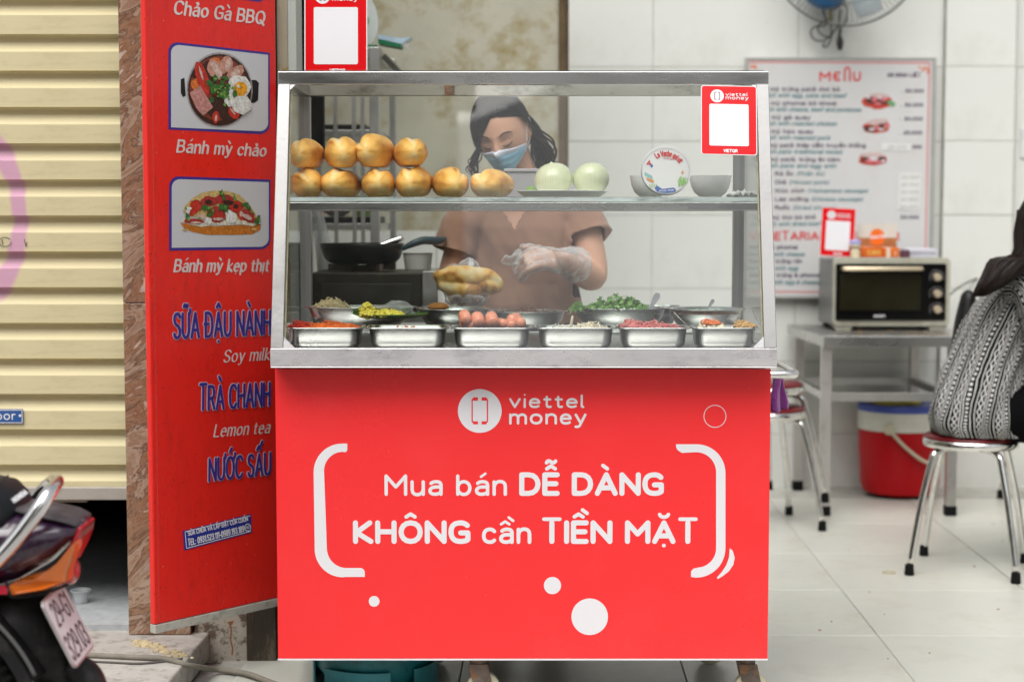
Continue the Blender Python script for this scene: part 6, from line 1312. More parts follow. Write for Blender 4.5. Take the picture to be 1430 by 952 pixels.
# ------------------------------------------------------------------ people
random.seed(31)
skin = M('skin', (.58, .335, .23), .5, 0, .05, 9, .02, 160, sss=.12, spec=.35)
brown = M('brown_cotton', (.30, .172, .118), .9, 0, .07, 14, .05, 40, sheen=.2)
hairm = M('dark_hair', (.004, .003, .0025), .5, 0, .4, 60, .06, 160, stretch=(1, 1, .12), spec=.12)
hairb = M('brown_black_hair', (.012, .006, .004), .42, 0, .5, 60, .1, 160, stretch=(1, 1, .12), spec=.22)
def ring_at(c, rx, ry, n=28, tilt=None, rz=0, sq=2.3):
    o = []
    for j in range(n):
        a = 2 * math.pi * j / n; ca, sa = math.cos(a), math.sin(a)
        v = Vector((abs(ca) ** (2 / sq) * rx * (1 if ca >= 0 else -1), abs(sa) ** (2 / sq) * ry * (1 if sa >= 0 else -1), 0))
        if rz: v = Matrix.Rotation(rz, 3, 'Z') @ v
        if tilt: v = tilt @ v
        o.append(Vector(c) + v)
    return o
def head_r(d):
    """surface point of the head for a unit direction (front is -y)"""
    x, y, z = d.x * .073, d.y * .092, d.z * .113
    if z < -.02:
        t = min(1, (-z - .02) / .09); x *= 1 - .34 * t * t; y = y * (1 - .15 * t) - .006 * t if y < 0 else y * (1 - .45 * t)
    if y > 0: y *= 1.04
    front = max(0, -d.y)
    y -= .021 * math.exp(-(x / .012) ** 2 - ((z + .022) / .017) ** 2) * front + .010 * math.exp(-(x / .009) ** 2 - ((z - .0) / .022) ** 2) * front
    for s in (-1, 1):
        y += .0085 * math.exp(-((x - s * .031) / .017) ** 2 - ((z - .006) / .012) ** 2) * front
        y -= .0060 * math.exp(-((x - s * .031) / .013) ** 2 - ((z - .001) / .007) ** 2) * front
        y -= .004 * math.exp(-((x - s * .03) / .022) ** 2 - ((z - .027) / .008) ** 2) * front
    y -= .009 * math.exp(-(x / .02) ** 2 - ((z + .058) / .012) ** 2) * front + .006 * math.exp(-(x / .018) ** 2 - ((z + .095) / .014) ** 2) * front
    return Vector((x, y, z))
def dirv(az, el): return Vector((math.sin(az) * math.cos(el), -math.cos(az) * math.cos(el), math.sin(el)))
def make_person(): pass
HC = P(702, 186, 4.86)
HM = Matrix.Rotation(R(-17), 3, 'Z') @ Matrix.Rotation(R(-9), 3, 'Y') @ Matrix.Rotation(R(27), 3, 'X')
hp3 = lambda v: HC + HM @ v
woman = empty('person', 'person in brown shirt and light blue face mask holding a bread roll behind the cart', 'person', (P(730, 400, 4.95).x, 4.98, 0))
WX = woman.location.x
b = MB()
rings = []
for i in range(1, 40):
    el = -math.pi / 2 + math.pi * i / 40; rings.append([hp3(head_r(dirv(2 * math.pi * j / 64, el))) for j in range(64)])
b.loft(rings)
for s in (-1, 1): b.ball(hp3(Vector((s * .074, .008, -.004))), (.010, .017, .029), 14, 10, HM @ Matrix.Rotation(R(-14 * s), 3, 'Z'))
SHz = 1.255
b.tube([hp3(Vector((0, .030, -.055))), Vector((WX + .0, 4.93, 1.315)), Vector((WX + .005, 4.965, 1.25)), Vector((WX + .005, 4.97, 1.20))], [.052, .049, .058, .07], 20, smooth=4)
tor = [(.82, .155, .105), (.92, .150, .105), (1.02, .135, .095), (1.12, .145, .105), (1.18, .155, .105), (1.225, .155, .085), (1.255, .120, .065), (1.275, .07, .05)]
b.loft([ring_at((WX + .004, 4.98, z), rx, ry) for z, rx, ry in tor])
sL, eL, wL = P(808, 304, 4.955), P(830, 384, 4.88), P(781, 364, 4.74)
sR, eR, wR = P(650, 312, 4.95), P(630, 385, 4.93), P(640, 392, 4.74)
b.tube([Vector((WX + .1, 4.97, 1.225)), sL, sL.lerp(eL, .5) + Vector((.006, 0, 0)), eL + Vector((-.004, .0, -.0)), eL.lerp(wL, .35) + Vector((0, 0, -.006)), eL.lerp(wL, .75), wL], [.06, .052, .047, .043, .042, .033, .027], 20, smooth=5, ends=True)
b.tube([Vector((WX - .1, 4.97, 1.225)), sR, sR.lerp(eR, .5), eR, eR.lerp(wR, .4), wR], [.06, .05, .042, .040, .036, .027], 20, smooth=5, ends=True)
def hand(mb, w, k, n, spread, curl, thumb, infl=0, palm=(.040, .046, .017)):
    """palm and five fingers: w wrist, k direction of the hand, n direction of the back of the hand"""
    k = k.normalized(); n = (n - k * n.dot(k)).normalized(); s = k.cross(n)
    c = w + k * .045; Mx = Matrix((k, s, n)).transposed()
    mb.ball(c, (.048 + infl, .038 + infl, .016 + infl), 18, 12, Mx); mb.tube([w - k * .02, w + k * .03], .026 + infl, 14)
    L = (.066, .074, .069, .054)
    for i in range(4):
        off = (i - 1.5) * .0185; p = c + k * .034 + s * off; d = (k + s * spread * (i - 1.5)).normalized(); pts = [p - k * .015, p]; a = 0
        for q, f in enumerate((.42, .33, .25)): a += curl[i] if isinstance(curl, (list, tuple)) else curl; d2 = d * math.cos(a) - n * math.sin(a); p = p + d2 * L[i] * f; pts.append(p)
        mb.tube(pts, [.0095 + infl, .0092 + infl, .0085 + infl, .0078 + infl, .0066 + infl], 12, smooth=3, ends=True)
    p = c - k * .018 + s * thumb * .028; d = (k * .75 + s * thumb * .75 - n * .35).normalized(); mb.tube([p - d * .01, p + d * .022, p + d * .040 + k * .008, p + d * .050 + k * .026], [.012 + infl, .011 + infl, .0098 + infl, .0078 + infl], 12, smooth=3, ends=True)
kL = (P(722, 360, 4.66) - wL).normalized(); nL = Vector((-.1, -.75, .65))
hand(b, wL, kL, nL, .05, [.45, .5, .55, .6], 1)
kR = (P(648, 408, 4.62) - wR).normalized(); nR = Vector((-.5, .2, .3))
wR2 = P(632, 384, 4.70); hand(b, wR2, Vector((.45, -.35, -.75)), Vector((-.6, .75, -.1)), .06, [.5, .5, .5, .5], -1)
# legs below the shirt, standing behind the cart
for s in (-1, 1): b.tube([(WX + s * .075, 4.98, .86), (WX + s * .085, 4.97, .70), (WX + s * .085, 4.97, .46), (WX + s * .085, 4.99, .25), (WX + s * .085, 5.0, .08)], [.085, .080, .055, .050, .036], 16, smooth=4, ends=True); b.tube([(WX + s * .085, 5.03, .045), (WX + s * .09, 4.93, .035), (WX + s * .095, 4.84, .025)], [.036, .036, .024], 14, smooth=3, ends=True)
body = b.build('body', skin, woman, smooth='all', mods=(('REMESH', dict(mode='VOXEL', voxel_size=.0038, use_smooth_shade=True)), ('SMOOTH', dict(factor=.5, iterations=3))))
bake(body)
# shirt: a loose shell with sleeves, cut open at the V neck, sleeve ends and hem
b = MB()
st_ = [(.90, .178, .125), (.96, .172, .125), (1.02, .160, .120), (1.08, .152, .122), (1.14, .150, .126), (1.19, .156, .120), (1.235, .162, .098), (1.268, .125, .074), (1.295, .075, .06), (1.31, .06, .05)]
rings = []
for z, rx, ry in st_:
    r = ring_at((WX + .006, 4.975, z), rx, ry, 60)
    rings.append([p + (p - Vector((WX, 4.975, z))).normalized() * (.006 * math.sin(j * .9 + z * 9) + .005 * math.sin(j * .37 + z * 31)) * min(1, (1.26 - z) * 5 if z < 1.26 else 0) for j, p in enumerate(r)])
b.loft(rings)
hL = sL.lerp(eL, .32); hR = sR.lerp(eR, .50)
b.tube([Vector((WX + .08, 4.97, 1.215)), sL + Vector((-.004, 0, .004)), hL + Vector((.006, 0, .0)), hL + (hL - sL).normalized() * .022 + Vector((.012, 0, 0))], [.075, .069, .073, .078], 30, smooth=4)
b.tube([Vector((WX - .08, 4.97, 1.215)), sR + Vector((.004, 0, .004)), hR + Vector((-.004, 0, 0)), hR + (hR - sR).normalized() * .022 + Vector((-.006, 0, 0))], [.075, .066, .066, .070], 30, smooth=4)
shirt = b.build('shirt', brown, woman, smooth='all', mods=(('REMESH', dict(mode='VOXEL', voxel_size=.006, use_smooth_shade=True)), ('SMOOTH', dict(factor=.5, iterations=4))))
me = bake(shirt); org = worg(woman); bm = bmesh.new(); bm.from_mesh(me); dead = []
vb = P(718, 320, 4.86)
nl = (hL - sL).normalized(); nr = (hR - sR).normalized()
for f in bm.faces:
    c = f.calc_center_median() + org
    zz_ = c.z - vb.z; half = zz_ * .62
    if zz_ > 0 and abs(c.x - vb.x) < half and c.y < 4.985: dead.append(f); continue
    if c.z > 1.262 and abs(c.x - WX) < .072: dead.append(f); continue
    if c.z < .905: dead.append(f)
bmesh.ops.delete(bm, geom=dead, context='FACES')
for hc0, nn_, sg in ((hL, nl, 1), (hR, nr, -1)):      # clean hems: slice each sleeve across its axis
    fs0 = []
    for f in bm.faces:
        c = f.calc_center_median() + org; d = c - hc0; ax = d.dot(nn_)
        if -.03 < ax < .16 and (d - nn_ * ax).length < .105 and (c.x - WX) * sg > .150: fs0.append(f)
    gm = list({v for f in fs0 for v in f.verts}) + list({e for f in fs0 for e in f.edges}) + fs0
    bmesh.ops.bisect_plane(bm, geom=gm, plane_co=hc0 + nn_ * .010 - org, plane_no=nn_, clear_outer=True)
for v in bm.verts:
    w_ = v.co + org; n_ = noise.noise(Vector((w_.x * 14, w_.y * 14, w_.z * 9))) * .006 + noise.noise(Vector((w_.x * 30 + w_.z * 18, w_.y * 20, w_.z * 12 - w_.x * 20))) * .0035
    v.co += v.normal * n_
bm.to_mesh(me); bm.free()
md = shirt.modifiers.new('thickness', 'SOLIDIFY'); md.thickness = .003; md.offset = 1
b = MB(); b.loft([ring_at((WX + .004, 4.98, z), rx, ry) for z, rx, ry in ((.50, .20, .13), (.60, .19, .13), (.78, .175, .12), (.93, .158, .112))])
for s in (-1, 1): b.tube([(WX + s * .08, 4.98, .75), (WX + s * .087, 4.97, .45), (WX + s * .087, 4.99, .12)], [.10, .075, .062], 18, smooth=4)
o = b.build('trousers', M('black_trousers', (.02, .02, .024), .9, 0, .2, 20), woman, smooth='all', mods=(('REMESH', dict(mode='VOXEL', voxel_size=.01, use_smooth_shade=True)), ('SMOOTH', dict(iterations=3)))); bake(o)
for s in (-1, 1): MB().tube([(WX + s * .085, 5.05, .04), (WX + s * .09, 4.93, .04), (WX + s * .095, 4.83, .028)], [.042, .043, .030], 16, smooth=3, ends=True, flat=.75).build('shoe', black_rub, woman, smooth='all')
# face mask
def surf(az, z, out):
    lo, hi = -1.5, 1.5
    for _ in range(30):
        m_ = (lo + hi) / 2
        if head_r(dirv(az, m_)).z < z: lo = m_
        else: hi = m_
    p = head_r(dirv(az, lo)); return p + Vector((p.x, p.y, 0)).normalized() * out
vs_ = []; nu, nv = 40, 26
for i in range(nu + 1):
    az = R(-74 + 148 * i / nu); q = abs(az) / R(74)
    zt_ = -.006 - .026 * q ** .8 if q > .12 else -.008; zb_ = -.112 + .052 * q ** 2
    for j in range(nv + 1):
        t = j / nv; z = zt_ + (zb_ - zt_) * t
        p = surf(az, max(z, -.104), .0055 - .002 * q); tent = .014 * math.exp(-(az / .75) ** 2) * math.exp(-((t - .45) / .36) ** 2)
        if z < -.104: p.z = z
        smooth_ = Vector((p.x, min(p.y, -.083 * math.cos(az * .85)) if q < .6 else p.y, p.z)); p = smooth_ + Vector((0, -tent, 0))
        p.y -= .0012 * math.sin(t * math.pi * 9) * (1 - q * .5); vs_.append(hp3(p))
mb = MB(); fs_ = []
for i in range(nu):
    for j in range(nv): mb_idx = i * (nv + 1) + j; fs_.append(((mb_idx, mb_idx + nv + 1, mb_idx + nv + 2, mb_idx + 1), 1 if (j < 4 or i < 1 or i >= nu - 1) else 0))
mb.v = vs_; mb.f = [list(f) for f, _ in fs_]; mb.mi = [k for _, k in fs_]
mask = mb.build('face_mask', [M('mask_blue', (.30, .60, .78), .85, 0, .03, 10, .04, 400, sheen=.2), M('mask_white_strip', (.66, .70, .80), .8)], woman, smooth='all', mods=(('SOLIDIFY', dict(thickness=.0012, offset=1)),))
for s in (-1, 1):
    MB().tube([hp3(surf(s * R(74), -.033, .004)), hp3(Vector((s * .077, -.004, .006))), hp3(Vector((s * .085, .012, .028))), hp3(Vector((s * .082, .026, .004))), hp3(Vector((s * .076, .004, -.03))), hp3(surf(s * R(74), -.062, .003))], .0012, 6, smooth=5).build('ear_loop', white_ac, mask, smooth='all')
# brows and lowered lashes
for s in (-1, 1):
    MB().tube([hp3(surf(R(s * 13), .0255, .0008)), hp3(surf(R(s * 22), .031, .0008)), hp3(surf(R(s * 34), .0305, .0008)), hp3(surf(R(s * 44), .024, .0006))], [.0016, .0026, .0022, .0010], 8, smooth=4, flat=.6).build('eyebrow', hairm, woman, smooth='all')
    MB().tube([hp3(surf(R(s * 14), -.004, .0006)), hp3(surf(R(s * 20), -.0075, .0016)), hp3(surf(R(s * 28), -.0075, .0016)), hp3(surf(R(s * 37), -.002, .0008))], [.0007, .0014, .0015, .0009], 6, smooth=4).build('eyelashes', M('lash_black', (.012, .009, .008), .6), woman, smooth='all')
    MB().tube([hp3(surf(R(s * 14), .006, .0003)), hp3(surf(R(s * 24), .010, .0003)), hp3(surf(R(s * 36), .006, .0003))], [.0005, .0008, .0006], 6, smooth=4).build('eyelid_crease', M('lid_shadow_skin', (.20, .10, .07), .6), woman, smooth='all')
# hair: a close cap with a side parting, and a loose low tail
mb = MB(); nu, nv = 120, 34; rings = []
for j in range(nv):
    t = j / nv; ring = []
    for i in range(nu):
        az = -math.pi + 2 * math.pi * i / nu; q = abs(az)
        if az > 0: hl = .076 - .048 * min(1, q / R(100)) ** 2
        else: hl = .076 - .118 * min(1, q / R(72)) ** 1.15
        k = max(0, min(1, (q - R(96)) / R(22))); hl = hl * (1 - k) - .085 * k
        lo, hi = -1.5, 1.5
        for _ in range(22):
            m_ = (lo + hi) / 2
            if head_r(dirv(az, m_)).z < hl: lo = m_
            else: hi = m_
        el = lo + (math.pi / 2 - lo) * t; p = head_r(dirv(az, el))
        th = (.012 + .007 * max(0, math.sin(el)) + .002 * math.exp(-((az + 1.3) / .6) ** 2)) * min(1, .12 + t * 6) + (.0016 * noise.noise(Vector((az * 9, el * 2.0, 0))) + .0011 * math.sin(az * 46 + el * 4)) * min(1, t * 5)
        part = math.exp(-((p.x - .018) / .004) ** 2) * (1 if p.z > .05 and p.y < .03 else 0)
        ring.append(hp3(p + p.normalized() * (th - .005 * part)))
    rings.append(ring)
mb.loft(rings, cap=(False, True))
mb.build('hair', hairm, woman, smooth='all', fix=True)
mb = MB(); rg2 = random.Random(12)
bx_ = hp3(Vector((.070, .045, -.015)))
for k in range(80):
    a = rg2.gauss(0, .007); b2 = rg2.gauss(0, .010)
    s0 = bx_ + Vector((a * .8, b2, rg2.gauss(0, .016))); m2 = P(761 + rg2.gauss(0, 7), 215 + rg2.gauss(0, 6), 4.93 + rg2.gauss(0, .015)); e_ = P(760 + rg2.gauss(0, 9), 248 + rg2.gauss(0, 14), 4.93 + rg2.gauss(0, .02))
    m1 = s0.lerp(m2, .4) + Vector((.006 + rg2.gauss(0, .002), rg2.gauss(0, .002), .004)); mb.tube([s0, m1, m2, e_], [.003, .0035, .003, .0006], 5, smooth=4)
for k in range(26):
    s0 = hp3(Vector((-.068, .03, -.02))) + Vector((rg2.gauss(0, .005), rg2.gauss(0, .01), rg2.gauss(0, .01))); mb.tube([s0, P(664 + rg2.gauss(0, 3), 222 + rg2.gauss(0, 3), 4.9), P(659 + rg2.gauss(0, 4), 234 + rg2.gauss(0, 4), 4.88), P(667 + rg2.gauss(0, 5), 246 + rg2.gauss(0, 3), 4.87)], [.0025, .0022, .0016, .0005], 5, smooth=4)
mb.build('loose_hair', hairb, woman, smooth='all')
mb = MB()      # combed strands from the parting to both sides
for k in range(420):
    yy = rg2.uniform(-.062, .05); left = rg2.random() < .58
    d0 = Vector((.018 + rg2.gauss(0, .002), yy, .10)).normalized()
    if left: a1 = R(rg2.uniform(-125, -50)); e1 = R(rg2.uniform(-22, 4) if a1 < R(-85) else rg2.uniform(-4, 12)); 
    else: a1 = R(rg2.uniform(88, 140)); e1 = R(rg2.uniform(-8, 22))
    d1 = dirv(a1, e1); pts = []
    for t in (0, .2, .4, .6, .8, 1):
        d = d0.slerp(d1, t); p = head_r(d); extra = .002 * math.exp(-((math.atan2(d.x, -d.y) + 1.3) / .6) ** 2); pts.append(hp3(p + p.normalized() * (.0125 + .007 * max(0, d.z) * 1.0 + extra + rg2.uniform(-.0012, .0014))))
    mb.tube(pts, [.0009, .0013, .0014, .0014, .0012, .0004], 4, smooth=3)
mb.build('hair_strands', hairm, woman, smooth='all')
# thin plastic gloves
gl_ = bpy.data.materials.new('thin_plastic_glove'); gl_.use_nodes = True; nt = gl_.node_tree; b_ = nt.nodes['Principled BSDF']; b_.inputs['Base Color'].default_value = (.72, .72, .72, 1); b_.inputs['Roughness'].default_value = .22; b_.inputs['Specular IOR Level'].default_value = .8
lw = nd(nt, 'ShaderNodeLayerWeight'); lw.inputs[0].default_value = .45; no = nd(nt, 'ShaderNodeTexNoise'); tc = nd(nt, 'ShaderNodeTexCoord'); nt.links.new(tc.outputs['Object'], no.inputs['Vector']); no.inputs['Scale'].default_value = 34; no.inputs['Detail'].default_value = 5
ad = nd(nt, 'ShaderNodeMath', operation='MULTIPLY_ADD'); nt.links.new(no.outputs['Fac'], ad.inputs[0]); ad.inputs[1].default_value = .55; nt.links.new(lw.outputs['Facing'], ad.inputs[2]); m_ = nd(nt, 'ShaderNodeMapRange'); nt.links.new(ad.outputs[0], m_.inputs[0]); m_.inputs[1].default_value = .2; m_.inputs[2].default_value = .95; m_.inputs[3].default_value = .10; m_.inputs[4].default_value = .62; nt.links.new(m_.outputs[0], b_.inputs['Alpha'])
MATS['thin_plastic_glove'] = gl_
def glove(fn, nm):
    g_ = MB(); fn(g_); o = g_.build('glove', gl_, woman, smooth='all', mods=(('REMESH', dict(mode='VOXEL', voxel_size=.0042, use_smooth_shade=True)),)); me = bake(o); bm = bmesh.new(); bm.from_mesh(me); org = worg(woman)
    for v in bm.verts:
        w_ = v.co + org; v.co += v.normal * (abs(noise.noise(Vector((w_.x * 22 + w_.z * 16, w_.y * 20, w_.z * 34 - w_.x * 14)))) * .008 + noise.noise(w_ * 60) * .001 - .0005)
    bm.to_mesh(me); bm.free(); return o
def gL(g_):
    hand(g_, wL, kL, nL, .05, [.42, .46, .5, .55], 1, infl=.0045)
    g_.tube([wL + kL * .03, wL, wL - kL * .03, P(803, 370, 4.80)], [.036, .036, .043, .055], 24, smooth=3)
    g_.tube([P(730, 358, 4.66), P(720, 362, 4.66), P(710, 365, 4.66), P(703, 361, 4.66)], [.024, .018, .010, .014], 12, smooth=3)
def gR(g_):
    hand(g_, wR2, Vector((.45, -.35, -.75)), Vector((-.6, .75, -.1)), .06, .48, -1, infl=.004)
    g_.tube([P(640, 378, 4.66), P(655, 368, 4.67), P(668, 378, 4.66)], [.012, .017, .010], 14, smooth=3)
    g_.tube([P(628, 418, 4.61), P(640, 418, 4.60)], [.012, .014], 14, ends=True); g_.tube([P(655, 415, 4.60), P(672, 418, 4.60)], [.013, .010], 14, ends=True)
glove(gL, 'left'); glove(gR, 'right')
# the roll in her hand: split open along its near side, lumpy and glossy
mb = MB(); hy = 4.63
mb.tube([P(618, 389, hy), P(635, 386, hy - .004), P(655, 387, hy - .004), P(678, 389, hy), P(692, 395, hy)], [.024, .032, .031, .029, .022], 24, smooth=5, ends=True)
mb.tube([P(620, 400, hy - .012), P(640, 404, hy - .020), P(660, 406, hy - .018), P(672, 402, hy - .010)], [.018, .022, .020, .014], 20, smooth=5, ends=True)
mb.tube([P(672, 396, hy - .010), P(684, 400, hy - .010), P(693, 400, hy - .004)], [.020, .024, .018], 20, smooth=5, ends=True)
mb.tube([P(612, 385, hy - .010), P(622, 383, hy - .012)], [.014, .016], 16, smooth=4, ends=True)
o = mb.build('bread_roll', crust, None, smooth='all', mods=(('REMESH', dict(mode='VOXEL', voxel_size=.003, use_smooth_shade=True)), ('SMOOTH', dict(iterations=4)))); me = bake(o)
if not me.materials: me.materials.append(crust)
at = me.attributes.new('bake', 'FLOAT', 'POINT'); bm = bmesh.new(); bm.from_mesh(me); bm.normal_update(); bl = []
for v in bm.verts:
    n1 = noise.noise(v.co * 22); n2 = noise.noise(v.co * 55 + Vector((3, 1, 7))); v.co += v.normal * (n1 * .004 + n2 * .0014); bl.append(.42 + n1 * .75 + n2 * .30 - .15 * v.normal.z)
bm.to_mesh(me); bm.free(); at = me.attributes['bake'] if 'bake' in me.attributes else me.attributes.new('bake', 'FLOAT', 'POINT')
for i_, q_ in enumerate(bl): at.data[i_].value = q_
tag(o, 'glossy split bread roll in the gloved hand of the masked vendor', 'bread roll')

# ------------------------------------------------------------------ the seated customer on the right
CX, CY = 1.62, 5.66
cust = empty('person', 'customer with long dark hair and black and white patterned blouse sitting on a stool', 'person', (CX, CY, 0))
b = MB()
sp_ = [(Vector((CX + .02, CY, .53)), .12, .10), (Vector((CX + .03, CY, .62)), .135, .11), (Vector((CX + .06, CY, .76)), .135, .115), (Vector((CX + .11, CY, .90)), .155, .12), (Vector((CX + .16, CY - .0, .99)), .14, .10), (Vector((CX + .19, CY, 1.04)), .07, .06)]
rz_ = R(62)
b.loft([ring_at(c, rx, ry, 28, rz=rz_) for c, rx, ry in sp_])
hc_ = Vector((CX + .235, CY - .03, 1.205))
CHM = Matrix.Rotation(R(78), 3, 'Z') @ Matrix.Rotation(R(22), 3, 'X')
rings = []
for i in range(1, 30):
    el = -math.pi / 2 + math.pi * i / 30; rings.append([hc_ + CHM @ head_r(dirv(2 * math.pi * j / 40, el)) for j in range(40)])
b.loft(rings); b.tube([Vector((CX + .18, CY, .99)), Vector((CX + .21, CY, 1.06)), hc_ + Vector((-.02, 0, -.05))], [.06, .05, .05], 16, smooth=3)
sh1, el1, wr1 = Vector((CX + .12, CY - .17, .955)), Vector((CX + .24, CY - .20, .74)), Vector((CX + .45, CY - .10, .76))
sh2, el2, wr2 = Vector((CX + .20, CY + .17, .955)), Vector((CX + .32, CY + .2, .75)), Vector((CX + .50, CY + .06, .77))
for a, m_, e_ in ((sh1, el1, wr1), (sh2, el2, wr2)):
    b.tube([a.lerp(Vector((CX + .15, CY, .97)), .5), a, a.lerp(m_, .5), m_, m_.lerp(e_, .5), e_], [.055, .05, .043, .040, .034, .025], 18, smooth=4, ends=True)
    hand(b, e_, Vector((1, .1, -.1)), Vector((0, 0, 1)), .05, .3, 1 if a is sh1 else -1)
for s in (-1, 1):
    kx = CX + .45; b.tube([(CX + .02, CY + s * .09, .53), (CX + .2, CY + s * .11, .545), (kx, CY + s * .12, .50), (kx + .02, CY + s * .12, .44), (kx - .02, CY + s * .12, .25), (kx - .04, CY + s * .12, .08)], [.075, .072, .058, .056, .050, .036], 18, smooth=4, ends=True)
    b.tube([(kx - .06, CY + s * .12, .04), (kx + .06, CY + s * .13, .035), (kx + .15, CY + s * .14, .025)], [.036, .036, .024], 14, smooth=3, ends=True)
o = b.build('body', skin, cust, smooth='all', mods=(('REMESH', dict(mode='VOXEL', voxel_size=.006, use_smooth_shade=True)), ('SMOOTH', dict(iterations=3)))); bake(o)
b = MB(); b.loft([ring_at(c, rx, ry, 28) for c, rx, ry in ((Vector((CX + .02, CY, .484)), .17, .165), (Vector((CX + .01, CY, .54)), .18, .165), (Vector((CX + .02, CY, .62)), .155, .14))])
for s in (-1, 1):
    kx = CX + .45; b.tube([(CX + .02, CY + s * .085, .555), (CX + .2, CY + s * .10, .555), (kx, CY + s * .12, .50), (kx + .02, CY + s * .12, .42), (kx - .03, CY + s * .12, .12)], [.095, .108, .086, .080, .064], 18, smooth=4, ends=True)
o = b.build('trousers', M('black_cloth', (.004, .004, .0045), .9, 0, .2, 20, spec=.05), cust, smooth='all', mods=(('REMESH', dict(mode='VOXEL', voxel_size=.009, use_smooth_shade=True)), ('SMOOTH', dict(iterations=3)))); bake(o)
for s in (-1, 1): MB().tube([(CX + .36, CY + s * .12, .036), (CX + .5, CY + s * .13, .036), (CX + .61, CY + s * .14, .026)], [.042, .042, .030], 14, smooth=3, ends=True, flat=.8).build('shoe', black_rub, cust, smooth='all')
# patterned blouse: woven stripes follow the cloth through its own UV
pm = bpy.data.materials.new('black_white_weave'); pm.use_nodes = True; nt = pm.node_tree; bs = nt.nodes['Principled BSDF']; bs.inputs['Roughness'].default_value = .9; bs.inputs['Specular IOR Level'].default_value = .1; L_ = nt.links.new
uvn = nd(nt, 'ShaderNodeTexCoord'); sp = nd(nt, 'ShaderNodeSeparateXYZ'); L_(uvn.outputs['UV'], sp.inputs[0])
nz = nd(nt, 'ShaderNodeTexNoise'); nz.inputs['Scale'].default_value = 3; L_(uvn.outputs['Object'], nz.inputs['Vector']); nz.inputs['Scale'].default_value = 8
def mth(op, a, b=None, c=None):
    n = nd(nt, 'ShaderNodeMath', operation=op)
    for i, q in enumerate((a, b, c)):
        if q is None: continue
        if isinstance(q, (int, float)): n.inputs[i].default_value = q
        else: L_(q, n.inputs[i])
    return n.outputs[0]
u = mth('MULTIPLY_ADD', nz.outputs['Fac'], .35, sp.outputs[0]); v = sp.outputs[1]
fr = mth('FRACT', u); 
zig = mth('ABSOLUTE', mth('SUBTRACT', mth('FRACT', mth('MULTIPLY', v, 1.0)), .5))      # 0..0.5
def band(lo, hi): return mth('MULTIPLY', mth('GREATER_THAN', fr, lo), mth('LESS_THAN', fr, hi))
d1 = mth('LESS_THAN', mth('ABSOLUTE', mth('SUBTRACT', mth('ABSOLUTE', mth('SUBTRACT', fr, .18)), mth('MULTIPLY', zig, .22))), .028)
l1 = band(.34, .385); l2 = band(.45, .49)
ck = mth('MULTIPLY', band(.55, .66), mth('GREATER_THAN', mth('FRACT', mth('MULTIPLY', v, 2.0)), .45))
l3 = band(.75, .79); z2 = mth('LESS_THAN', mth('ABSOLUTE', mth('SUBTRACT', fr, mth('ADD', mth('MULTIPLY', mth('ABSOLUTE', mth('SUBTRACT', mth('FRACT', mth('MULTIPLY', v, 2)), .5)), .12), .83))), .022); l4 = band(.94, .985)
tot = mth('MINIMUM', mth('ADD', mth('ADD', mth('ADD', d1, l1), mth('ADD', l2, ck)), mth('ADD', l3, l4)), 1)
mx = nd(nt, 'ShaderNodeMix', data_type='RGBA'); L_(tot, mx.inputs[0]); mx.inputs[6].default_value = (.006, .006, .007, 1); mx.inputs[7].default_value = (.62, .61, .59, 1); L_(mx.outputs[2], bs.inputs['Base Color'])
b = MB(); NB = 72
def blouse_rings(data, rz, wob=.008):
    q = catmull([Vector((c.x, c.y, c.z)) for c, _, _ in data], 6); rr_ = catmull([(a, b_, 0) for _, a, b_ in data], 6); out = []
    for i, (c, r) in enumerate(zip(q, rr_)):
        ring = ring_at(c, r.x, r.y, NB, rz=rz); out.append([p + (p - c).normalized() * (wob * math.sin(j * .42 + i * .22) + .55 * wob * math.sin(j * .9 - i * .5 + 2)) for j, p in enumerate(ring)])
    return out
bd = [(Vector((CX - .01, CY - .02, .478)), .140, .150), (Vector((CX - .02, CY - .02, .52)), .162, .160), (Vector((CX - .012, CY - .02, .60)), .166, .155), (Vector((CX + .02, CY - .01, .70)), .158, .145), (Vector((CX + .06, CY, .80)), .155, .138), (Vector((CX + .11, CY, .90)), .165, .145), (Vector((CX + .15, CY, .97)), .155, .12), (Vector((CX + .175, CY, 1.02)), .10, .085), (Vector((CX + .185, CY, 1.045)), .065, .06)]
rg3 = blouse_rings(bd, rz_); k0 = len(b.f)
b.loft(rg3, cap=(False, False), uv=True)
NR = len(rg3)
for fi in range(k0, len(b.f)):
    if fi in b.uv: b.uv[fi] = [(a * 15, c * .5) for a, c in b.uv[fi]]
k0 = len(b.f)
for sgn, (a, m_, e_) in ((1, (sh1, el1, wr1)), (-1, (sh2, el2, wr2))):
    pts = catmull([a + Vector((-.02, .06 * sgn, .03)), a + Vector((.0, .0, .012)), a.lerp(m_, .5) + Vector((-.015, -.01 * sgn, -.02)), m_ + Vector((-.02, -.01 * sgn, -.03)), m_.lerp(e_, .45) + Vector((.0, 0, -.02))], 7); rr_ = catmull([(q, 0, 0) for q in (.07, .068, .075, .085, .06)], 7)
    b.tube(pts, [q.x for q in rr_], 40, uv=True)
for fi in range(k0, len(b.f)):
    if fi in b.uv: b.uv[fi] = [(a * 6, c * .42) for a, c in b.uv[fi]]
b.build('blouse', pm, cust, smooth='all', fix=True)
ba = sh1.lerp(el1, .22); t_ = (el1 - sh1).normalized()
MB().tube([ba - t_ * .014, ba + t_ * .014], .0785, 30).build('sleeve_band', M('black_elastic', (.012, .012, .012), .8), cust, smooth=True)
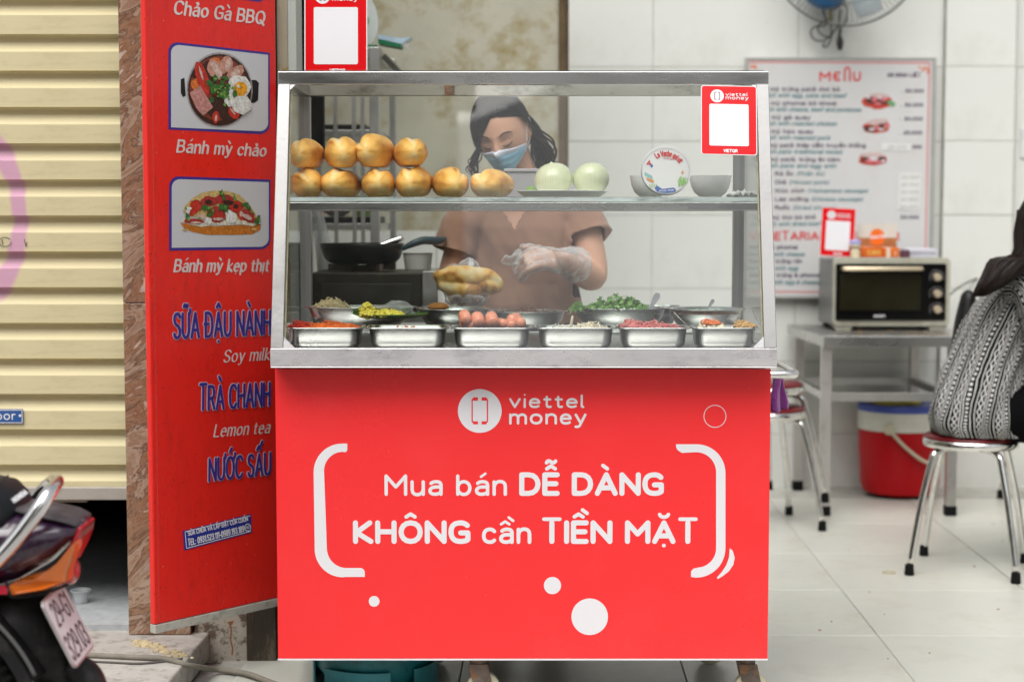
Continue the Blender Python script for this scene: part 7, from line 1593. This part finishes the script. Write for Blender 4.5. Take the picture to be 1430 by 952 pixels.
# long hair down the back
b = MB(); data = [(hc_ + Vector((.01, 0, .124)), .03, .03), (hc_ + Vector((0, 0, .106)), .078, .075), (hc_ + Vector((-.01, 0, .04)), .112, .10), (hc_ + Vector((-.03, -.02, -.04)), .110, .105), (hc_ + Vector((-.06, -.06, -.11)), .095, .10), (P(1418, 362, 5.50), .075, .08), (P(1398, 385, 5.46), .055, .06), (P(1380, 402, 5.45), .036, .04), (P(1366, 414, 5.45), .014, .02)]
q = catmull([c for c, _, _ in data], 6); rr_ = catmull([(a, c, 0) for _, a, c in data], 6)
b.loft([[p + (p - c).normalized() * .004 * math.sin(j * 2.6 + i * .1) for j, p in enumerate(ring_at(c, r.x, r.y, 80, sq=2))] for i, (c, r) in enumerate(zip(q, rr_))])
b.build('hair', hairb, cust, smooth='all')
b = MB(); rg2 = random.Random(5)
for k in range(160):
    a = rg2.uniform(0, 6.28); w_ = rg2.uniform(.95, 1.06); pts = []
    for (c, rx, ry) in data[2:]: pts.append(c + Vector((math.cos(a) * rx * w_, math.sin(a) * ry * w_, 0)) + Vector((rg2.gauss(0, .002), rg2.gauss(0, .002), 0)))
    b.tube(pts, [.0016] * (len(pts) - 1) + [.0004], 4, smooth=3)
b.build('hair_strands', hairb, cust, smooth='all')
# black shoulder bag on the far side of the customer
bgx = P(1352, 450, 5.95); bag = empty('shoulder_bag', 'black shoulder bag hanging behind the customer in patterned blouse', 'bag', (bgx.x, 5.95, .6))
b = MB(); b.tube([P(1352, 418, 5.95), P(1349, 450, 5.95), P(1346, 490, 5.95), P(1340, 530, 5.95), P(1334, 558, 5.95)], [.035, .05, .058, .055, .03], 20, smooth=4, ends=True, flat=.8); b.build('pouch', M('black_leather', (.006, .0065, .0065), .45, 0, .2, 12, .1, 80), bag, smooth='all')
b = MB(); b.tube([P(1356, 420, 5.93), P(1366, 404, 5.9), P(1380, 392, 5.88)], .006, 8, smooth=4, flat=.4); b.build('strap', MATS['black_leather'], bag, smooth='all')
# ------------------------------------------------------------------ the parked motorbike, tail towards the camera's right
BYc = 3.06
bike = empty('motorbike', 'dark purple motorbike with chrome grab rail parked at the lower left, tail showing', 'motorbike', (P(-170, 900, BYc).x, BYc, 0))
purple = M('dark_purple_paint', (.028, .009, .030), .16, 0, .12, 4, .004, 60, ((.20, .17, .17), .45, 16, .3), coat=.5, spec=.5)
seatm = M('black_leatherette', (.008, .010, .013), .42, 0, .15, 14, .12, 260)
orange = M('amber_lens', (.55, .12, .008), .12, 0, .2, 10, .08, 60, spec=.6, coat=.6)
redl = M('red_lens', (.42, .008, .02), .1, 0, .12, 10, .03, 40, spec=.6, coat=.6)
mud = M('dull_black_plastic', (.005, .0045, .005), .5, 0, .2, 14, .03, 60, ((.06, .055, .05), .4, 26, .2))
def sec(px, yt, yb, hw, Yc=BYc, n=24, sq=2.6, skew=0):
    t, b = P(px, yt, Yc), P(px, yb, Yc); c = (t + b) / 2; hh = (t.z - b.z) / 2; o = []
    for j in range(n):
        a = 2 * math.pi * j / n; ca, sa = math.cos(a), math.sin(a)
        y = abs(ca) ** (2 / sq) * hw * (1 if ca >= 0 else -1); z = abs(sa) ** (2 / sq) * hh * (1 if sa >= 0 else -1)
        o.append(c + Vector((skew * z, y * (1 - .12 * sa), z)))
    return o
# seat
mb = MB(); mb.loft([sec(-520, 640, 700, .09), sec(-420, 620, 720, .125), sec(-300, 640, 735, .13), sec(-160, 662, 748, .13), sec(-60, 663, 752, .122), sec(-10, 664, 748, .108, skew=-.1), sec(18, 669, 736, .088, skew=-.2), sec(32, 680, 718, .055, skew=-.3), sec(37, 690, 706, .02, skew=-.3)]); seat = mb.build('seat', seatm, bike, smooth='all')
mb = MB(); mb.tube([P(-30, 690, BYc - .118), P(-6, 680, BYc - .110), P(6, 668, BYc - .07), P(11, 664, BYc - .02)], .0022, 6, smooth=5); mb.build('seam', seatm, seat, smooth='all')
Lh = Layer(P(20, 704, BYc - .0835), (.32, -.88, .22), 1); Lh.text('HONDA', (19, 704), (39, 690), 8, .26); 
for i_, v_ in enumerate(Lh.mb.v): Lh.mb.v[i_] = v_ + Vector((.003, -.006, .003))
Lh.build('lettering', white_pr, seat)
# tail cowl
mb = MB(); mb.loft([sec(-420, 720, 830, .085), sec(-200, 712, 835, .110), sec(-60, 706, 826, .112), sec(0, 703, 815, .106, skew=.12), sec(50, 708, 802, .096, skew=.28), sec(90, 717, 780, .080, skew=.42), sec(112, 723, 752, .062, skew=.5), sec(119, 728, 741, .040, skew=.5)]); mb.build('tail_cowl', purple, bike, smooth='all')
mb = MB(); mb.loft([sec(28, 700, 708, .052, sq=4), sec(60, 705, 713, .066, sq=4), sec(100, 714, 722, .064, sq=4), sec(117, 721, 729, .055, sq=4)]); mb.build('top_cover', M('dusty_grey_plastic', (.085, .075, .08), .6, 0, .2, 12, .05, 60, ((.24, .22, .22), .6, 22, .2)), bike, smooth='all')
# lamps
Yn = BYc - .098
pl_ = [(12, 818), (20, 813), (48, 808), (62, 800), (84, 782), (105, 756), (107, 764), (102, 778), (96, 795), (94, 812), (60, 824), (20, 831), (16, 829)]
def wrap(px, py, dn=0): k = max(0, min(1, (px - 10) / 100)); return P(px, py, BYc - .124 + dn + .055 * k * k)
mb = MB(); n = len(pl_); outer = [wrap(x, y, -.006) for x, y in pl_]; cxp = Vector((0, 0, 0))
cen = sum(outer, Vector()) / n; mid = [p.lerp(cen, .12) + Vector((0, -.008, 0)) for p in outer]; inn = [p + Vector((0, .04, 0)) for p in outer]
mb.loft([inn, outer, mid], cap=(True, False)); kk = len(mb.v); mb.v += mid
for t in tessellate_polygon([[Vector((p.x, p.z, 0)) for p in mid]]): mb.f.append([kk + i for i in t]); mb.mi.append(0)
mb.build('indicator_lens', orange, bike, smooth=30)
o2 = [P(x, y, BYc) for x, y in ((102, 760), (107, 752), (116, 733), (121, 727), (123, 731), (121, 745), (114, 762), (106, 778), (102, 786), (100, 778))]
mb = MB(); mb.prism([p + Vector((0, -.052, 0)) for p in o2], (0, .104, 0)); mb.build('tail_lens', redl, bike, bevel=.004, smooth=30)
mb = MB(); mb.ball(P(100, 797, BYc - .03), (.014, .034, .024), 20, 14); mb.ball(P(96, 799, BYc - .03), (.016, .03, .022), 16, 10); mb.build('stop_lamp', redl, bike, smooth='all')
mb = MB(); mb.loft([[P(-300, y, BYc - .116 + d) for y, d in ((822, 0), (838, 0), (838, .02), (822, .02))], [P(10, y, BYc - .113 + d) for y, d in ((817, 0), (829, 0), (829, .02), (817, .02))]]); mb.build('red_stripe', M('red_reflective', (.60, .02, .05), .3), bike)
mb = MB(); mb.tube([P(8, 812, BYc - .115), P(14, 824, BYc - .117), P(18, 833, BYc - .115), P(60, 828, BYc - .10), P(95, 816, BYc - .07)], .003, 6, smooth=3); mb.build('lamp_trim', mud, bike, smooth='all')
# under fender and rear mudguard
mb = MB(); mb.loft([sec(-340, 826, 900, .085), sec(-150, 828, 905, .090), sec(-20, 828, 905, .088), sec(30, 826, 925, .082, skew=.0), sec(62, 822, 950, .072, skew=.1), sec(78, 825, 960, .055, skew=-.1), sec(96, 880, 985, .05), sec(112, 940, 1000, .045)]); mb.build('mudguard', mud, bike, smooth='all')
wc = P(-158, 900, 2.98); Wx, Wz, Wr = wc.x, .262, .262
BW = 3.0
def arc3(r, a0, a1, Y, n=24): return [Vector((Wx + r * math.cos(R(a0 + (a1 - a0) * i / n)), Y, Wz + r * math.sin(R(a0 + (a1 - a0) * i / n)))) for i in range(n + 1)]
gp_ = arc3(Wr + .035, 172, 22, BW, 26); mb = MB(); rings = [[p + Vector((0, dy, 0)) + (p - Vector((Wx, BW, Wz))).normalized() * dr for dy, dr in ((-.062, -.02), (-.055, .0), (-.03, .012), (.03, .012), (.055, 0), (.062, -.02), (.05, -.018), (0, -.004), (-.05, -.018))] for p in gp_]
mb.loft(rings); mb.build('inner_fender', mud, bike, smooth=True)
mb = MB(); mb.tube(arc3(Wr + .047, 60, 24, BW - .058), .004, 6); mb.build('fender_edge', M('grey_edge', (.10, .10, .10), .3), bike, smooth='all')
wh = MB(); prof = []
rings = []
for i in range(73):
    a = 2 * math.pi * i / 72; c_, s_ = math.cos(a), math.sin(a); rings.append([Vector((Wx + (Wr - .045 + .045 * math.cos(q)) * c_, BW + .040 * math.sin(q), Wz + (Wr - .045 + .045 * math.cos(q)) * s_)) for q in [2 * math.pi * j / 18 for j in range(18)]])
wh.loft(rings, cap=(False, False)); wheel = wh.build('wheel', black_rub, bike, smooth='all')
mb = MB()
for i in range(84):
    a = 2 * math.pi * i / 84; c_, s_ = math.cos(a), math.sin(a)
    for sd_ in (-1, 1):
        p = [Vector((Wx + (Wr - .045 + .0465 * math.cos(q)) * math.cos(a + dq), BW + sd_ * .0415 * math.sin(q), Wz + (Wr - .045 + .0465 * math.cos(q)) * math.sin(a + dq))) for q, dq in ((.08, 0), (.6, .03), (1.0, .035), (1.02, .005), (.6, .0), (.1, -.03))]
        mb.add(p, [(0, 1, 4, 5), (1, 2, 3, 4)])
mb.build('tread', M('tyre_tread', (.014, .014, .013), .75, spec=.15), wheel, mods=(('SOLIDIFY', dict(thickness=.003, offset=0)),))
MB().lathe([(Wr - .075, -.02), (Wr - .085, 0), (Wr - .075, .02), (Wr - .07, .02), (Wr - .07, -.02)], (Wx, BW, Wz), 56, 'Y').build('rim', chrome, wheel, smooth=True)
MB().lathe([(0, -.05), (.04, -.05), (.04, .05), (0, .05)], (Wx, BW, Wz), 24, 'Y').build('hub', mud, wheel)
mb = MB()
for k in range(12): a = k * math.pi / 6; mb.tube([(Wx + .03 * math.cos(a + .3), BW, Wz + .03 * math.sin(a + .3)), (Wx + (Wr - .08) * math.cos(a), BW, Wz + (Wr - .08) * math.sin(a))], .002, 5)
mb.build('spokes', chrome, wheel)
# licence plate
tlp, trp, brp, blp = P(59, 845, 2.935), P(88, 816, 3.075), P(132, 885, 3.065), P(104, 943, 2.925)
U0 = (trp - tlp); V0 = (blp - tlp)
Np = U0.cross(V0).normalized()
if Np.x < 0: Np = -Np
pc_ = (tlp + trp + brp + blp) / 4; Un = U0.normalized(); V1 = (V0 - Un * V0.dot(Un)).normalized()
hw_, hh_ = U0.length / 2, V0.length / 2 * .98
def rrq(w_, h_, r, lift):
    o = []
    for sx_, sy_, a0 in ((1, 1, 0), (-1, 1, 90), (-1, -1, 180), (1, -1, 270)):
        for i in range(5): a = R(a0 + 22.5 * i); o.append(pc_ + Un * (sx_ * (w_ - r) + r * math.cos(a)) + V1 * (sy_ * (h_ - r) + r * math.sin(a)) + Np * lift)
    return o
pt = MB().prism(rrq(hw_, hh_, .014, 0), -Np * .004).build('licence_plate', M('alloy_plate_edge', (.45, .43, .43), .4, .6), bike)
MB().prism(rrq(hw_ - .004, hh_ - .004, .011, .0006), -Np * .0005).build('plate_face', M('plate_white', (.68, .66, .68), .35, 0, .05, 10), pt)
Lp = Layer(pc_, Np, 3, .0004); Lp.U, Lp.V, Lp.N = Un, -V1, Np
def ptxt(t, y, cap, xa, xb):
    st, w_ = strokes(t); W = (xb - xa); wd = .12 * cap; sx_ = (W - wd) / w_
    for s_ in st: Lp.stroke([Vector((xa + wd / 2 + p.x * sx_, y + p.y * cap, 0)) for p in s_], wd)
ptxt('29-G1', hh_ * .18, hh_ * .62, -hw_ * .72, hw_ * .72); ptxt('329.03', -hh_ * .80, hh_ * .66, -hw_ * .86, hw_ * .86)
Lp.build('lettering', M('plate_black', (.07, .05, .06), .4), pt)
mb = MB(); mb.tube([P(100, 925, 3.02), P(116, 940, 3.03), P(126, 960, 3.03), P(130, 1000, 3.03)], [.022, .03, .032, .03], 14, smooth=3); mb.build('splash_guard', mud, bike, smooth='all')
# grab rail
mb = MB(); gr = [P(-60, 835, BYc - .135), P(-20, 798, BYc - .132), P(14, 762, BYc - .128), P(46, 722, BYc - .118), P(66, 692, BYc - .10), P(76, 678, BYc - .06), P(80, 671, BYc - .0), P(74, 670, BYc + .05), P(62, 680, BYc + .09), P(44, 702, BYc + .11), P(20, 735, BYc + .12), P(-30, 790, BYc + .125)]
mb.tube(gr, [.013, .014, .0145, .0145, .014, .013, .0125, .0115, .011, .011, .011, .011], 16, smooth=6, flat=1.0); mb.build('grab_rail', M('bright_chrome', (.80, .79, .78), .10, 1, .03, 8, rvar=.5), bike, smooth='all')
# the rest of the machine, out of the picture to the left
mb = MB(); mb.loft([sec(-900, 700, 860, .06), sec(-760, 760, 1000, .10), sec(-560, 780, 1020, .11), sec(-380, 740, 900, .10)]); mb.build('frame_cover', purple, bike, smooth='all')
mb = MB(); mb.loft([sec(-640, 960, 1120, .10), sec(-520, 940, 1140, .12), sec(-420, 980, 1100, .08)]); mb.build('engine', M('cast_alloy', (.35, .35, .34), .5, .8, .15, 10), bike, smooth='all')
fx_ = Wx - 1.22; fw = wheel.copy(); COL.objects.link(fw); fw.parent = bike; fw.location = (-1.22, 0, 0)
for ch in list(wheel.children): c2 = ch.copy(); COL.objects.link(c2); c2.parent = fw
mb = MB(); mb.tube([(fx_, BW - .07, Wz), (fx_ + .12, BW - .07, .62), (fx_ + .22, BW - .03, .92)], .02, 10); mb.tube([(fx_, BW + .07, Wz), (fx_ + .12, BW + .07, .62), (fx_ + .22, BW + .03, .92)], .02, 10); mb.tube([(fx_ + .30, BW - .34, .98), (fx_ + .24, BW - .15, 1.02), (fx_ + .24, BW + .15, 1.02), (fx_ + .30, BW + .34, .98)], .012, 8, smooth=4); mb.build('fork', chrome, bike, smooth='all')
mb = MB(); mb.tube([(Wx, BW - .06, Wz), (Wx + .45 - .9, BW - .07, .30)], .02, 10); mb.build('swing_arm', mud, bike)

# ------------------------------------------------------------------ across the street: what the glass, chrome and steel mirror
random.seed(5)
hs_ = empty('town_house', 'ochre town house with shuttered windows across the street', 'house', (-4.5, -7.5, 0))
oc = M('ochre_stucco', (.15, .115, .06), .9, 0, .12, 1.5, .1, 20); wf = M('dark_green_joinery', (.03, .07, .05), .5)
MB().box((-9.5, -11, 0), (-.6, -7.5, 9.4)).build('wall', oc, hs_); MB().box((-9.7, -7.8, 9.4), (-.4, -7.2, 9.7)).build('cornice', M('pale_stucco', (.5, .48, .42), .9), hs_)
for fz in (0, 3.2, 6.3):
    for k in range(4):
        x = -8.6 + k * 2.1; z0 = fz + (.1 if fz == 0 else 1.0); f_ = MB().box((x, -7.55, z0), (x + 1.2, -7.46, fz + 2.6)).build('window', wf, hs_)
        MB().box((x + .08, -7.47, z0 + .08), (x + 1.12, -7.45, fz + 2.5)).build('pane', M('window_dark', (.03, .035, .04), .08, 0, .2, 3, spec=.8), f_)
hs2 = empty('white_house', 'low white house across the street to the right', 'house', (5, -8.5, 0))
MB().box((.4, -12, 0), (9, -8.5, 4.6)).build('wall', M('white_stucco', (.62, .62, .6), .9, 0, .08, 1.5), hs2)
for k in range(4):
    x = .9 + k * 2.0; f_ = MB().box((x, -8.55, .1), (x + 1.3, -8.46, 2.6)).build('door', wf, hs2); MB().box((x + .1, -8.47, .2), (x + 1.2, -8.45, 2.4)).build('pane', MATS['window_dark'], f_)
tr_ = empty('street_tree', 'leafy street tree across the road', 'tree', (-2.6, -4.6, 0))
MB().tube([(-2.6, -4.6, 0), (-2.55, -4.6, 1.5), (-2.7, -4.65, 3.0), (-2.5, -4.6, 4.6)], [.16, .13, .10, .05], 12, smooth=4).build('trunk', M('tree_bark', (.09, .07, .05), .9, 0, .3, 10, .5, 20), tr_, smooth=True)
mb = MB(); rg2 = random.Random(8)
for _ in range(5200):
    c = Vector(((-2.6, -4.6, 4.2), (-3.4, -4.8, 3.7), (-1.8, -4.5, 3.9), (-2.7, -4.4, 5.1))[rg2.randrange(4)]); d = Vector((rg2.gauss(0, 1), rg2.gauss(0, 1), rg2.gauss(0, .8))).normalized() * 1.0 * rg2.random() ** .4; p = c + d; a = Vector((rg2.gauss(0, 1), rg2.gauss(0, 1), rg2.gauss(0, 1))).normalized() * .06; b2 = a.cross(Vector((rg2.gauss(0, 1), rg2.gauss(0, 1), rg2.gauss(0, 1)))).normalized() * .03
    mb.add([p - a, p + b2, p + a, p - b2], [(0, 1, 2, 3)])
mb.build('crown', M('tree_leaf', (.06, .11, .03), .6, 0, .3, 6), tr_, fix=False)
